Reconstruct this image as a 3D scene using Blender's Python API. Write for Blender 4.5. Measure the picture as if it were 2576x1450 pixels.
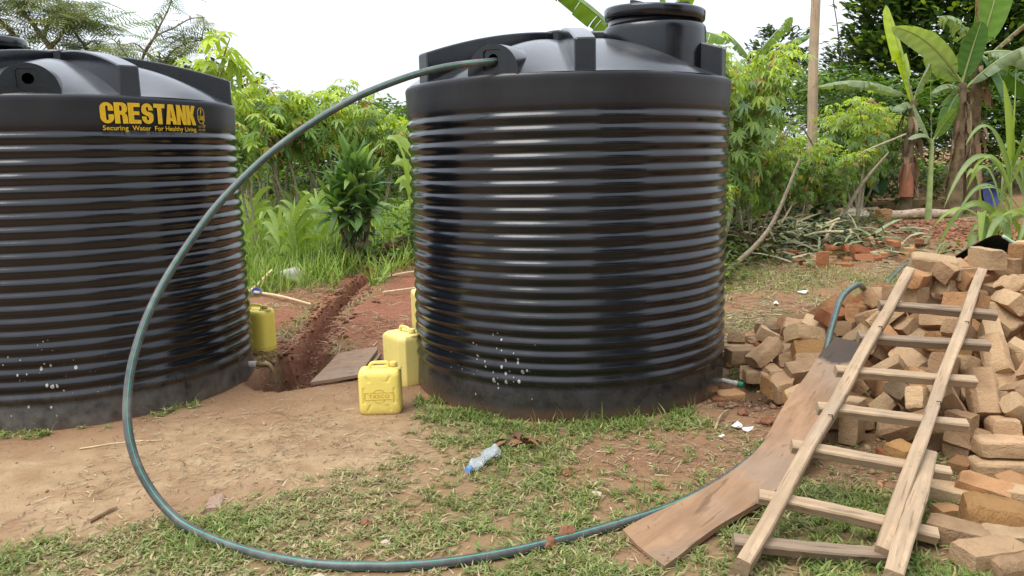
import bpy, bmesh, math, random
import numpy as np
from mathutils import Vector, Matrix

for o in list(bpy.data.objects):
    bpy.data.objects.remove(o)
sc = bpy.context.scene
C = sc.collection
R = math.radians
random.seed(11)
rng = np.random.default_rng(11)

# ---------------------------------------------------------------- camera
cd = bpy.data.cameras.new('camera')
cd.sensor_width = 36.0
cd.lens = 36.0 * 1950.0 / 2576.0
cd.clip_start = 0.05
cd.clip_end = 2000
cam = bpy.data.objects.new('camera', cd)
C.objects.link(cam)
cam.matrix_world = Matrix.Translation((0, 0, 1.5)) @ Matrix.Rotation(R(90 - 9.52), 4, 'X') @ Matrix.Rotation(R(-1.3), 4, 'Z')
sc.camera = cam

# ---------------------------------------------------------------- world: bright overcast
SUN_EL, SUN_AZ = R(64), R(236)        # azimuth measured clockwise from +Y
w = bpy.data.worlds.new('World')
sc.world = w
w.use_nodes = True
nt = w.node_tree
nt.nodes.clear()
out = nt.nodes.new('ShaderNodeOutputWorld')
bg = nt.nodes.new('ShaderNodeBackground')
sky = nt.nodes.new('ShaderNodeTexSky')
sky.sky_type = 'NISHITA'
sky.sun_disc = False
sky.sun_elevation = SUN_EL
sky.sun_rotation = SUN_AZ
sky.dust_density = 4.0
sky.air_density = 1.2
tc = nt.nodes.new('ShaderNodeTexCoord')
cn = nt.nodes.new('ShaderNodeTexNoise')
cn.inputs['Scale'].default_value = 2.2
cn.inputs['Detail'].default_value = 5
cr = nt.nodes.new('ShaderNodeMapRange')
cr.inputs['From Min'].default_value = 0.25
cr.inputs['From Max'].default_value = 0.8
cr.inputs['To Min'].default_value = 8.4
cr.inputs['To Max'].default_value = 10.0
# an overcast sky is about three times brighter overhead than at the horizon
sep = nt.nodes.new('ShaderNodeSeparateXYZ')
zen = nt.nodes.new('ShaderNodeMapRange')
zen.inputs['To Min'].default_value = 1.0
zen.inputs['To Max'].default_value = 2.0
cmul = nt.nodes.new('ShaderNodeMath')
cmul.operation = 'MULTIPLY'
comb = nt.nodes.new('ShaderNodeVectorMath')
comb.operation = 'SCALE'
comb.inputs[0].default_value = (0.925, 0.985, 1.08)
mixs = nt.nodes.new('ShaderNodeMix')
mixs.data_type = 'RGBA'
mixs.inputs[0].default_value = 0.78     # cloud cover
bg.inputs['Strength'].default_value = 0.12
L = nt.links.new
L(tc.outputs['Generated'], cn.inputs['Vector'])
L(cn.outputs['Fac'], cr.inputs['Value'])
L(tc.outputs['Generated'], sep.inputs['Vector'])
L(sep.outputs['Z'], zen.inputs['Value'])
L(cr.outputs['Result'], cmul.inputs[0])
L(zen.outputs['Result'], cmul.inputs[1])
L(cmul.outputs['Value'], comb.inputs['Scale'])
L(sky.outputs['Color'], mixs.inputs[6])
L(comb.outputs['Vector'], mixs.inputs[7])
L(mixs.outputs[2], bg.inputs['Color'])
L(bg.outputs['Background'], out.inputs['Surface'])

sd = bpy.data.lights.new('sun', 'SUN')
sd.energy = 2.1
sd.angle = R(34)
sd.color = (1.0, 0.945, 0.85)
sun = bpy.data.objects.new('sun', sd)
C.objects.link(sun)
sdir = Vector((math.sin(SUN_AZ) * math.cos(SUN_EL), math.cos(SUN_AZ) * math.cos(SUN_EL), math.sin(SUN_EL)))
sun.rotation_euler = sdir.to_track_quat('Z', 'Y').to_euler()
sun.location = sdir * 30

vs_ = sc.view_settings
vs_.view_transform = 'Standard'
vs_.look = 'None'
vs_.exposure = 0.22
vs_.gamma = 1.0
vs_.use_curve_mapping = False
sc.render.engine = 'CYCLES'
sc.cycles.max_bounces = 8
sc.cycles.transparent_max_bounces = 12
sc.cycles.use_denoising = True

# ---------------------------------------------------------------- helpers
def tag(o, label=None, cat=None, group=None, kind=None):
    if label: o['label'] = label
    if cat: o['category'] = cat
    if group: o['group'] = group
    if kind: o['kind'] = kind
    return o

def empty(name, loc=(0, 0, 0), rz=0.0):
    e = bpy.data.objects.new(name, None)
    e.empty_display_size = 0.1
    e.location = loc
    e.rotation_euler = (0, 0, rz)
    C.objects.link(e)
    return e

def link(name, me, parent=None, loc=None, rot=None):
    o = bpy.data.objects.new(name, me)
    C.objects.link(o)
    if parent: o.parent = parent
    if loc is not None: o.location = loc
    if rot is not None: o.rotation_euler = rot
    return o

def copy_tree(o, parent=None):
    c = o.copy()
    C.objects.link(c)
    c.parent = parent
    for ch in [k for k in o.children]:
        copy_tree(ch, c)
    return c

class MB:
    """collects geometry for one mesh"""
    def __init__(s):
        s.v = []; s.f = []; s.m = []
    def add(s, v, f, m=0):
        b = len(s.v)
        s.v.extend([tuple(p) for p in v])
        for q in f:
            s.f.append(tuple(b + i for i in q)); s.m.append(m)
        return s
    def box(s, a, b, m=0):
        x0, y0, z0 = a; x1, y1, z1 = b
        v = [(x0,y0,z0),(x1,y0,z0),(x1,y1,z0),(x0,y1,z0),(x0,y0,z1),(x1,y0,z1),(x1,y1,z1),(x0,y1,z1)]
        return s.add(v, [(3,2,1,0),(4,5,6,7),(0,1,5,4),(1,2,6,5),(2,3,7,6),(3,0,4,7)], m)
    def tube(s, pts, rad, n=8, m=0, cap=True, ref=None, angs=None, mats=None):
        pts = [Vector(p) for p in pts]
        if not hasattr(rad, '__len__'): rad = [rad] * len(pts)
        if angs is None: angs = [2 * math.pi * i / n for i in range(n)]
        n = len(angs)
        t0 = (pts[1] - pts[0]).normalized()
        u = Vector(ref) if ref else (Vector((0, 0, 1)) if abs(t0.z) < .9 else Vector((1, 0, 0)))
        u = (u - t0 * u.dot(t0)).normalized()
        vv = []
        for i, p in enumerate(pts):
            t = (pts[min(i + 1, len(pts) - 1)] - pts[max(i - 1, 0)]).normalized()
            u = (u - t * u.dot(t)).normalized()
            w_ = t.cross(u)
            for a in angs:
                vv.append(p + (u * math.cos(a) + w_ * math.sin(a)) * rad[i])
        b = len(s.v)
        s.v.extend([tuple(p) for p in vv])
        for i in range(len(pts) - 1):
            for j in range(n):
                k = (j + 1) % n
                s.f.append((b + i*n + j, b + i*n + k, b + (i+1)*n + k, b + (i+1)*n + j))
                s.m.append(mats[j] if mats else m)
        if cap:
            s.f.append(tuple(b + j for j in reversed(range(n)))); s.m.append(m)
            e = b + (len(pts) - 1) * n
            s.f.append(tuple(e + j for j in range(n))); s.m.append(m)
        return s
    def lathe(s, prof, n=32, c=(0, 0), m=0, capt=False, capb=False, wob=None):
        b = len(s.v)
        for (r, z) in prof:
            for j in range(n):
                a = 2 * math.pi * j / n
                rr = r + (wob(a, z) if wob else 0)
                s.v.append((c[0] + rr * math.cos(a), c[1] + rr * math.sin(a), z))
        for i in range(len(prof) - 1):
            for j in range(n):
                k = (j + 1) % n
                s.f.append((b + i*n + j, b + i*n + k, b + (i+1)*n + k, b + (i+1)*n + j)); s.m.append(m)
        if capb:
            s.f.append(tuple(b + j for j in reversed(range(n)))); s.m.append(m)
        if capt:
            e = b + (len(prof) - 1) * n
            s.f.append(tuple(e + j for j in range(n))); s.m.append(m)
        return s
    def mesh(s, name, mats, smooth=False, angle=None):
        me = bpy.data.meshes.new(name)
        me.from_pydata(s.v, [], s.f)
        if not isinstance(mats, (list, tuple)): mats = [mats]
        for m in mats: me.materials.append(m)
        if len(mats) > 1: me.polygons.foreach_set('material_index', s.m)
        if smooth: me.polygons.foreach_set('use_smooth', [True] * len(s.f))
        if angle is not None: me.set_sharp_from_angle(angle=R(angle))
        me.update()
        return me
    def build(s, name, mats, parent=None, smooth=False, angle=None, **k):
        return link(name, s.mesh(name, mats, smooth, angle), parent, **k)

def bevel(o, width, seg=2, angle=40):
    """bevel the mesh of o for real"""
    bm = bmesh.new(); bm.from_mesh(o.data)
    es = [e for e in bm.edges if len(e.link_faces) == 2 and e.calc_face_angle(0) > R(angle)]
    bmesh.ops.bevel(bm, geom=es, offset=width, segments=seg, profile=.6, affect='EDGES', clamp_overlap=True)
    for f in bm.faces: f.smooth = True
    bm.to_mesh(o.data); bm.free()
    o.data.set_sharp_from_angle(angle=R(50))
    return o

def fill2d(loops, depth=0.0):
    """filled planar outline with holes -> verts (x, y, z), faces"""
    cu = bpy.data.curves.new('t', 'CURVE')
    cu.dimensions = '2D'; cu.fill_mode = 'BOTH'; cu.extrude = depth / 2
    for lp in loops:
        sp = cu.splines.new('POLY')
        sp.points.add(len(lp) - 1)
        for i, (x, y) in enumerate(lp): sp.points[i].co = (x, y, 0, 1)
        sp.use_cyclic_u = True
    return _curve_geo(cu)

def _curve_geo(cu):
    o = bpy.data.objects.new('t', cu); C.objects.link(o)
    dg = bpy.context.evaluated_depsgraph_get()
    me = bpy.data.meshes.new_from_object(o.evaluated_get(dg))
    v = [tuple(p.co) for p in me.vertices]; f = [tuple(p.vertices) for p in me.polygons]
    bpy.data.objects.remove(o); bpy.data.curves.remove(cu); bpy.data.meshes.remove(me)
    return v, f

def text2d(s, size, offset=0.0, space=1.0, depth=0.0):
    cu = bpy.data.curves.new('t', 'FONT')
    cu.body = s; cu.size = size; cu.offset = offset; cu.space_character = space
    cu.resolution_u = 3; cu.extrude = depth / 2
    return _curve_geo(cu)

# numpy mesh for masses of small faces with a colour per point
def trimesh(name, V, T, col, mat, smooth=False):
    me = bpy.data.meshes.new(name)
    V = np.asarray(V, np.float32).reshape(-1, 3); T = np.asarray(T, np.int32).reshape(-1, 3)
    me.vertices.add(len(V)); me.vertices.foreach_set('co', V.ravel())
    me.loops.add(len(T) * 3); me.loops.foreach_set('vertex_index', T.ravel())
    me.polygons.add(len(T))
    me.polygons.foreach_set('loop_start', np.arange(0, len(T) * 3, 3, dtype=np.int32))
    try: me.polygons.foreach_set('loop_total', np.full(len(T), 3, np.int32))
    except Exception: pass
    me.update(calc_edges=True)
    if smooth: me.polygons.foreach_set('use_smooth', np.ones(len(T), bool))
    if col is not None:
        a = me.color_attributes.new('col', 'FLOAT_COLOR', 'POINT')
        c4 = np.ones((len(V), 4), np.float32); c4[:, :3] = col
        a.data.foreach_set('color', c4.ravel())
    if mat: me.materials.append(mat)
    return me

def norm(a): return a / np.maximum(np.linalg.norm(a, axis=-1, keepdims=True), 1e-9)

def frames(fwd, up):
    """columns: right, forward, normal"""
    f = norm(fwd); r = norm(np.cross(f, up)); n = np.cross(r, f)
    return np.stack([r, f, n], axis=-1)

class Leaves:
    def __init__(s): s.V = []; s.T = []; s.c = []; s.n = 0
    def put(s, tv, tt, pos, Rm, sc_, col, tipcol=None):
        tv = np.asarray(tv, float); tt = np.asarray(tt, int)
        N, k = len(pos), len(tv)
        sc_ = np.asarray(sc_, float).reshape(N, -1)
        loc = tv[None] * (sc_[:, None, :] if sc_.shape[1] == 3 else sc_[:, :, None])
        V = np.einsum('nij,nkj->nki', Rm, loc) + pos[:, None, :]
        s.V.append(V.reshape(-1, 3))
        s.T.append((tt[None] + (np.arange(N) * k)[:, None, None] + s.n).reshape(-1, 3))
        s.c.append(np.repeat(col, k, axis=0)); s.n += N * k
    def raw(s, V, T, col):
        V = np.asarray(V, float)
        s.V.append(V); s.T.append(np.asarray(T, int) + s.n)
        col = np.asarray(col, float)
        s.c.append(col if col.ndim == 2 else np.repeat(col[None], len(V), 0)); s.n += len(V)
    def mesh(s, name, mat, smooth=False):
        return trimesh(name, np.concatenate(s.V), np.concatenate(s.T), np.concatenate(s.c), mat, smooth)

def h2(ix, iy, seed):
    n = (ix.astype(np.int64) * 374761393 + iy.astype(np.int64) * 668265263 + seed * 982451653) & 0x7fffffff
    n = (n ^ (n >> 13)) * 1274126177 & 0x7fffffff
    return ((n ^ (n >> 16)) & 0xffff) / 65535.0

def vn(x, y, seed=0):
    x = np.asarray(x, float); y = np.asarray(y, float)
    ix, iy = np.floor(x), np.floor(y); fx, fy = x - ix, y - iy
    fx = fx * fx * (3 - 2 * fx); fy = fy * fy * (3 - 2 * fy)
    ix = ix.astype(np.int64); iy = iy.astype(np.int64)
    a, b = h2(ix, iy, seed), h2(ix + 1, iy, seed); c, d = h2(ix, iy + 1, seed), h2(ix + 1, iy + 1, seed)
    return (a * (1 - fx) + b * fx) * (1 - fy) + (c * (1 - fx) + d * fx) * fy

def fbm(x, y, sc_, seed=0, o=4):
    t = 0; a = 1; n = 0
    for i in range(o):
        t = t + a * vn(x * sc_ * 2 ** i, y * sc_ * 2 ** i, seed + i); n += a; a *= .5
    return t / n

def seg_dist(x, y, pts):
    """distance to a polyline and the parameter along it"""
    best = np.full(np.shape(x), 1e9); par = np.zeros(np.shape(x))
    for i in range(len(pts) - 1):
        ax, ay = pts[i][:2]; bx, by = pts[i + 1][:2]
        dx, dy = bx - ax, by - ay
        t = np.clip(((x - ax) * dx + (y - ay) * dy) / (dx * dx + dy * dy), 0, 1)
        d = np.hypot(x - ax - t * dx, y - ay - t * dy)
        par = np.where(d < best, i + t, par); best = np.minimum(best, d)
    return best, par

def sstep(a, b, x):
    t = np.clip((x - a) / (b - a), 0, 1); return t * t * (3 - 2 * t)

def inpoly(x, y, P):
    r = np.zeros(np.shape(x), bool); j = len(P) - 1
    for i in range(len(P)):
        xi, yi = P[i]; xj, yj = P[j]
        r ^= ((yi > y) != (yj > y)) & (x < (xj - xi) * (y - yi) / (yj - yi + 1e-12) + xi)
        j = i
    return r

def polymask(x, y, P, soft):
    d, _ = seg_dist(x, y, list(P) + [P[0]])
    s = np.where(inpoly(x, y, P), d, -d)
    return sstep(-soft, soft, s)

def spline(pts, n):
    """Catmull-Rom through pts"""
    P = np.array(pts, float); P = np.vstack([2 * P[0] - P[1], P, 2 * P[-1] - P[-2]])
    o = []
    for i in range(1, len(P) - 2):
        for k in range(n):
            t = k / n; a, b, c, d = P[i-1], P[i], P[i+1], P[i+2]
            o.append(.5 * (2*b + (c-a)*t + (2*a-5*b+4*c-d)*t*t + (3*b-a-3*c+d)*t**3))
    o.append(P[-2]); return np.array(o)

# ---------------------------------------------------------------- materials
def newmat(name):
    m = bpy.data.materials.new(name); m.use_nodes = True
    return m, m.node_tree, m.node_tree.nodes['Principled BSDF']

def nd(nt, typ, ins=None, **at):
    n = nt.nodes.new(typ)
    for k, v in at.items(): setattr(n, k, v)
    for k, v in (ins or {}).items():
        if isinstance(v, bpy.types.NodeSocket): nt.links.new(v, n.inputs[k])
        else: n.inputs[k].default_value = v
    return n

def noise(nt, vec, scale, detail=4, rough=.55, dist=0.0):
    return nd(nt, 'ShaderNodeTexNoise', {'Vector': vec, 'Scale': scale, 'Detail': detail, 'Roughness': rough, 'Distortion': dist}).outputs['Fac']

def mixc(nt, fac, a, b):
    n = nt.nodes.new('ShaderNodeMix'); n.data_type = 'RGBA'
    for i, v in ((0, fac), (6, a), (7, b)):
        if isinstance(v, bpy.types.NodeSocket): nt.links.new(v, n.inputs[i])
        else: n.inputs[i].default_value = v if i == 0 else (*v[:3], 1)
    return n.outputs[2]

def mrange(nt, v, a, b, c=0.0, d=1.0):
    return nd(nt, 'ShaderNodeMapRange', {'Value': v, 'From Min': a, 'From Max': b, 'To Min': c, 'To Max': d}).outputs['Result']

def math_(nt, op, a, b=0.0):
    n = nt.nodes.new('ShaderNodeMath'); n.operation = op
    for i, v in ((0, a), (1, b)):
        if isinstance(v, bpy.types.NodeSocket): nt.links.new(v, n.inputs[i])
        else: n.inputs[i].default_value = v
    return n.outputs[0]

def coords(nt, kind='Object', scale=None):
    v = nt.nodes.new('ShaderNodeTexCoord').outputs[kind]
    if scale: v = nd(nt, 'ShaderNodeMapping', {'Vector': v, 'Scale': scale}).outputs['Vector']
    return v

def bump(nt, h, strength, dist):
    return nd(nt, 'ShaderNodeBump', {'Height': h, 'Strength': strength, 'Distance': dist}).outputs['Normal']

def simple(name, col, rough=.6, var=.25, scale=20, bmp=0.0, bdist=.004, spec=.4, dirt=None, dirt_amt=.0, dscale=6):
    m, nt, b = newmat(name)
    v = coords(nt)
    n1 = noise(nt, v, scale, 5)
    lo = tuple(c * (1 - var) for c in col); hi = tuple(min(1, c * (1 + var)) for c in col)
    c = mixc(nt, mrange(nt, n1, .3, .7), lo, hi)
    if dirt:
        c = mixc(nt, mrange(nt, noise(nt, v, dscale, 6, .65), .5, .75, 0, dirt_amt), c, dirt)
    nt.links.new(c, b.inputs['Base Color'])
    b.inputs['Roughness'].default_value = rough
    b.inputs['Specular IOR Level'].default_value = spec
    if bmp: nt.links.new(bump(nt, noise(nt, v, scale * 3, 5), bmp, bdist), b.inputs['Normal'])
    return m

def leafmat(name, trans=.36, rough=.42, spec=.4, tint=(1.35, 1.35, .5)):
    m, nt, b = newmat(name)
    a = nd(nt, 'ShaderNodeAttribute', attribute_name='col').outputs['Color']
    v = coords(nt)
    n1 = noise(nt, v, 9, 2)
    c = mixc(nt, mrange(nt, n1, .3, .7, 0, .22), a, (.05, .09, .015))
    nt.links.new(c, b.inputs['Base Color'])
    b.inputs['Roughness'].default_value = rough
    b.inputs['Specular IOR Level'].default_value = spec
    tl = nt.nodes.new('ShaderNodeBsdfTranslucent')
    mul = nd(nt, 'ShaderNodeVectorMath', {0: a, 1: tint}, operation='MULTIPLY').outputs['Vector']
    nt.links.new(mul, tl.inputs['Color'])
    mx = nt.nodes.new('ShaderNodeMixShader'); mx.inputs[0].default_value = trans
    nt.links.new(b.outputs[0], mx.inputs[1]); nt.links.new(tl.outputs[0], mx.inputs[2])
    nt.links.new(mx.outputs[0], nt.nodes['Material Output'].inputs['Surface'])
    return m

def attrmat(name, rough=.8, spec=.2):
    m, nt, b = newmat(name)
    a = nd(nt, 'ShaderNodeAttribute', attribute_name='col').outputs['Color']
    c = mixc(nt, mrange(nt, noise(nt, coords(nt), 30, 3), .3, .7, 0, .35), a, (.08, .05, .03))
    nt.links.new(c, b.inputs['Base Color'])
    b.inputs['Roughness'].default_value = rough; b.inputs['Specular IOR Level'].default_value = spec
    return m

def soil_material():
    m, nt, b = newmat('soil')
    a = nd(nt, 'ShaderNodeAttribute', attribute_name='soil')
    sp = nd(nt, 'ShaderNodeSeparateColor', {'Color': a.outputs['Color']})
    v = coords(nt)
    n0 = noise(nt, v, 1.3, 4); n1 = noise(nt, v, 6, 5, .6); n2 = noise(nt, v, 28, 6, .7); n3 = noise(nt, v, 130, 5, .65)
    vor = nd(nt, 'ShaderNodeTexVoronoi', {'Vector': v, 'Scale': 46.0}).outputs['Distance']
    br = mixc(nt, mrange(nt, n2, .3, .7), (.185, .100, .054), (.32, .187, .104))
    br = mixc(nt, mrange(nt, n0, .4, .62, 0, .55), br, (.31, .185, .100))
    pale = mixc(nt, mrange(nt, n1, .35, .68), (.32, .205, .115), (.47, .335, .198))
    pale = mixc(nt, mrange(nt, n2, .55, .75, 0, .6), pale, (.27, .17, .10))
    red = mixc(nt, mrange(nt, n2, .3, .72), (.16, .062, .036), (.34, .155, .088))
    gr = mixc(nt, n2, (.15, .112, .055), (.30, .225, .115))
    c = mixc(nt, sp.outputs['Blue'], br, pale)
    c = mixc(nt, sp.outputs['Green'], c, red)
    c = mixc(nt, sp.outputs['Red'], c, gr)
    # trodden crumbs and pebbles
    c = mixc(nt, mrange(nt, n3, .56, .72, 0, .45), c, (.13, .08, .048))
    c = mixc(nt, mrange(nt, vor, .0, .12, .35, 0), c, (.40, .29, .19))
    c = mixc(nt, math_(nt, 'MULTIPLY', math_(nt, 'SUBTRACT', 1.0, a.outputs['Alpha']), .72), c, (.055, .030, .020))   # darker soil: pit, trench floor and the wet hollow
    nt.links.new(c, b.inputs['Base Color'])
    b.inputs['Roughness'].default_value = .92
    b.inputs['Specular IOR Level'].default_value = .12
    h = math_(nt, 'ADD', math_(nt, 'MULTIPLY', n2, .8), math_(nt, 'MULTIPLY', n3, .45))
    nt.links.new(bump(nt, h, .75, .016), b.inputs['Normal'])
    return m

def tank_material(name, splash_c, splash_h, splash_w, mud=.5, dust=.62):
    """black moulded plastic, dust and painted sky sheen on top, lime splashes, mud at the foot"""
    m, nt, b = newmat(name)
    v = coords(nt)
    xyz = nd(nt, 'ShaderNodeSeparateXYZ', {'Vector': v})
    geo = nt.nodes.new('ShaderNodeNewGeometry')
    nz = nd(nt, 'ShaderNodeSeparateXYZ', {'Vector': geo.outputs['Normal']}).outputs['Z']
    n1 = noise(nt, v, 2.3, 5, .6); n2 = noise(nt, v, 11, 6, .65); n3 = noise(nt, v, 60, 4)
    streak = noise(nt, coords(nt, 'Object', (9, 9, .55)), 2.0, 6, .65)
    c = mixc(nt, n2, (.0036, .0050, .0080), (.0070, .0086, .0118))
    # dust on upward faces, boosted as painted sky sheen on the roof, and brown run-off below the shoulder
    up = mrange(nt, nz, .82, 1.0)
    dust_sheen = math_(nt, 'MULTIPLY', up, mrange(nt, n1, .30, .70, .30, 1.0))
    c = mixc(nt, math_(nt, 'MULTIPLY', dust_sheen, dust), c, (.225, .225, .235))
    band = math_(nt, 'MULTIPLY', mrange(nt, xyz.outputs['Z'], 1.35, 1.95, 0, 1), mrange(nt, streak, .42, .72))
    c = mixc(nt, math_(nt, 'MULTIPLY', band, .16), c, (.045, .038, .034))
    haze_ = math_(nt, 'MULTIPLY', mrange(nt, xyz.outputs['Z'], 1.745, 1.79, 0, .55), mrange(nt, xyz.outputs['Z'], 1.955, 1.93, .12, 1))
    c = mixc(nt, math_(nt, 'MULTIPLY', haze_, mrange(nt, n1, .3, .7, .3, 1)), c, (.019, .020, .024))
    # scuffs
    c = mixc(nt, mrange(nt, noise(nt, coords(nt, 'Object', (1, 1, 7)), 7, 8, .72), .70, .80, 0, .25), c, (.07, .068, .066))
    # dried mud and cement round the foot
    fz = mrange(nt, xyz.outputs['Z'], .30, .10, 0, 1)
    mf = math_(nt, 'MULTIPLY', fz, mrange(nt, math_(nt, 'ADD', math_(nt, 'MULTIPLY', streak, .25), math_(nt, 'MULTIPLY', n2, .75)), .30, .66))
    mf = math_(nt, 'MULTIPLY', mf, mud)
    c = mixc(nt, mf, c, (.15, .135, .115))
    low = math_(nt, 'MULTIPLY', mrange(nt, math_(nt, 'ADD', xyz.outputs['Z'], math_(nt, 'MULTIPLY', n2, .10)), .14, .06), .75 if mud > 0 else 0.0)
    c = mixc(nt, low, c, (.17, .095, .06))
    # lime splashes: blobs inside a patch
    sub = nd(nt, 'ShaderNodeVectorMath', {0: v, 1: splash_c}, operation='SUBTRACT').outputs['Vector']
    sub = nd(nt, 'ShaderNodeVectorMath', {0: sub, 1: (1 / splash_w, 1 / splash_w, 1 / splash_h)}, operation='MULTIPLY').outputs['Vector']
    ln = nd(nt, 'ShaderNodeVectorMath', {0: sub}, operation='LENGTH').outputs['Value']
    patch = mrange(nt, math_(nt, 'ADD', ln, math_(nt, 'MULTIPLY', n2, .8)), .6, 1.5, 1, 0)
    vv = coords(nt, 'Object', (1, 1, .6))
    vr = nd(nt, 'ShaderNodeTexVoronoi', {'Vector': vv, 'Scale': 42.0, 'Randomness': 1.0})
    rad = math_(nt, 'MULTIPLY', math_(nt, 'POWER', nd(nt, 'ShaderNodeSeparateColor', {'Color': vr.outputs['Color']}).outputs['Red'], 4.0), .55)
    rad = math_(nt, 'MULTIPLY', rad, patch)
    blob = mrange(nt, math_(nt, 'SUBTRACT', rad, vr.outputs['Distance']), 0, .05)
    c = mixc(nt, math_(nt, 'MULTIPLY', blob, .8), c, (.55, .53, .48))
    nt.links.new(c, b.inputs['Base Color'])
    rg = math_(nt, 'ADD', mrange(nt, n1, .3, .7, .12, .20), math_(nt, 'MULTIPLY', mrange(nt, n2, .4, .8), .06))
    rg = math_(nt, 'ADD', rg, math_(nt, 'MULTIPLY', haze_, .55))
    rg = math_(nt, 'ADD', rg, math_(nt, 'MULTIPLY', mf, .6))
    rg = math_(nt, 'ADD', rg, math_(nt, 'MULTIPLY', blob, .4))
    nt.links.new(rg, b.inputs['Roughness'])
    b.inputs['Specular IOR Level'].default_value = .52
    nt.links.new(bump(nt, math_(nt, 'ADD', n2, math_(nt, 'MULTIPLY', n3, .3)), .12, .006), b.inputs['Normal'])
    return m

def wood_material(name, col, dark, grain=(2, 40, 40), rough=.8, char=None, knots=.75):
    m, nt, b = newmat(name)
    v = coords(nt)
    g = noise(nt, coords(nt, 'Object', grain), 1.0, 6, .65, .4)
    n = noise(nt, v, 5, 5)
    c = mixc(nt, mrange(nt, g, .3, .7), dark, col)
    c = mixc(nt, mrange(nt, n, .45, .7, 0, .65), c, tuple(x * .58 for x in col))
    c = mixc(nt, mrange(nt, noise(nt, v, 1.7, 3), .5, .7, 0, .5), c, (.24, .20, .16))
    kn = nd(nt, 'ShaderNodeTexVoronoi', {'Vector': coords(nt, 'Object', (5, 14, 14)), 'Scale': 1.0}).outputs['Distance']
    c = mixc(nt, mrange(nt, kn, .06, .17, knots, 0), c, tuple(x * .4 for x in dark))
    crack = noise(nt, coords(nt, 'Object', tuple(x * 2.2 for x in grain)), 1.0, 3)
    c = mixc(nt, mrange(nt, crack, .62, .70, 0, .5), c, tuple(x * .35 for x in dark))
    c = mixc(nt, mrange(nt, noise(nt, v, 38, 4), .6, .72, 0, .35), c, (.19, .12, .075))
    if char is not None:
        x = nd(nt, 'ShaderNodeSeparateXYZ', {'Vector': v}).outputs['X']
        f = mrange(nt, math_(nt, 'ADD', x, math_(nt, 'MULTIPLY', noise(nt, v, 7, 5), .5)), char + .17, char + .27)
        c = mixc(nt, math_(nt, 'MULTIPLY', f, .86), c, (.035, .03, .028))
    nt.links.new(c, b.inputs['Base Color'])
    b.inputs['Roughness'].default_value = rough; b.inputs['Specular IOR Level'].default_value = .25
    h = math_(nt, 'SUBTRACT', math_(nt, 'ADD', g, math_(nt, 'MULTIPLY', n, .4)), math_(nt, 'MULTIPLY', mrange(nt, crack, .6, .7), .5))
    nt.links.new(bump(nt, h, .55, .006), b.inputs['Normal'])
    return m

def brick_material(name, a, bcol, dirt):
    m, nt, b = newmat(name)
    oi = nt.nodes.new('ShaderNodeObjectInfo').outputs['Random']
    off = nd(nt, 'ShaderNodeVectorMath', {0: coords(nt), 1: oi}, operation='ADD').outputs['Vector']
    n1 = noise(nt, off, 9, 5, .6); n2 = noise(nt, off, 45, 6, .7); n3 = noise(nt, off, 140, 4)
    c = mixc(nt, math_(nt, 'ADD', math_(nt, 'MULTIPLY', n1, .5), math_(nt, 'MULTIPLY', oi, .5)), a, bcol)
    c = mixc(nt, mrange(nt, n1, .55, .75, 0, .6), c, dirt)
    c = mixc(nt, mrange(nt, n2, .60, .76, 0, .38), c, tuple(x * .5 for x in a))
    c = mixc(nt, mrange(nt, n2, .26, .40, .35, 0), c, tuple(min(1, x * 1.3) for x in bcol))
    r2 = math_(nt, 'FRACT', math_(nt, 'MULTIPLY', oi, 7.13))
    c = nd(nt, 'ShaderNodeVectorMath', {0: c, 'Scale': mrange(nt, r2, 0, 1, .80, 1.25)}, operation='SCALE').outputs['Vector']
    pit = nd(nt, 'ShaderNodeTexVoronoi', {'Vector': off, 'Scale': 70.0}).outputs['Distance']
    c = mixc(nt, mrange(nt, pit, .03, .16, .22, 0), c, tuple(x * .45 for x in a))
    big = noise(nt, off, 3.2, 3)
    c = mixc(nt, mrange(nt, big, .50, .66, 0, .55), c, tuple(x * .62 for x in dirt))
    nt.links.new(c, b.inputs['Base Color'])
    b.inputs['Roughness'].default_value = .95; b.inputs['Specular IOR Level'].default_value = .08
    h = math_(nt, 'ADD', math_(nt, 'MULTIPLY', n2, .8), math_(nt, 'MULTIPLY', n3, .4))
    h = math_(nt, 'ADD', h, n1)
    h = math_(nt, 'ADD', h, math_(nt, 'MULTIPLY', mrange(nt, pit, .0, .25), .18))
    nt.links.new(bump(nt, h, 1.0, .017), b.inputs['Normal'])
    return m

SOIL = soil_material()
LEAF = leafmat('leaf')
GRASS = leafmat('grass_blade', .25, .55, .25)
STRAW = attrmat('straw')
BARK = simple('bark', (.24, .19, .14), .9, .4, 14, .6, .01, .1)
STEM = simple('cassava_stem', (.34, .29, .20), .85, .35, 30, .5, .006, .1, (.14, .11, .08), .6)

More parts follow.
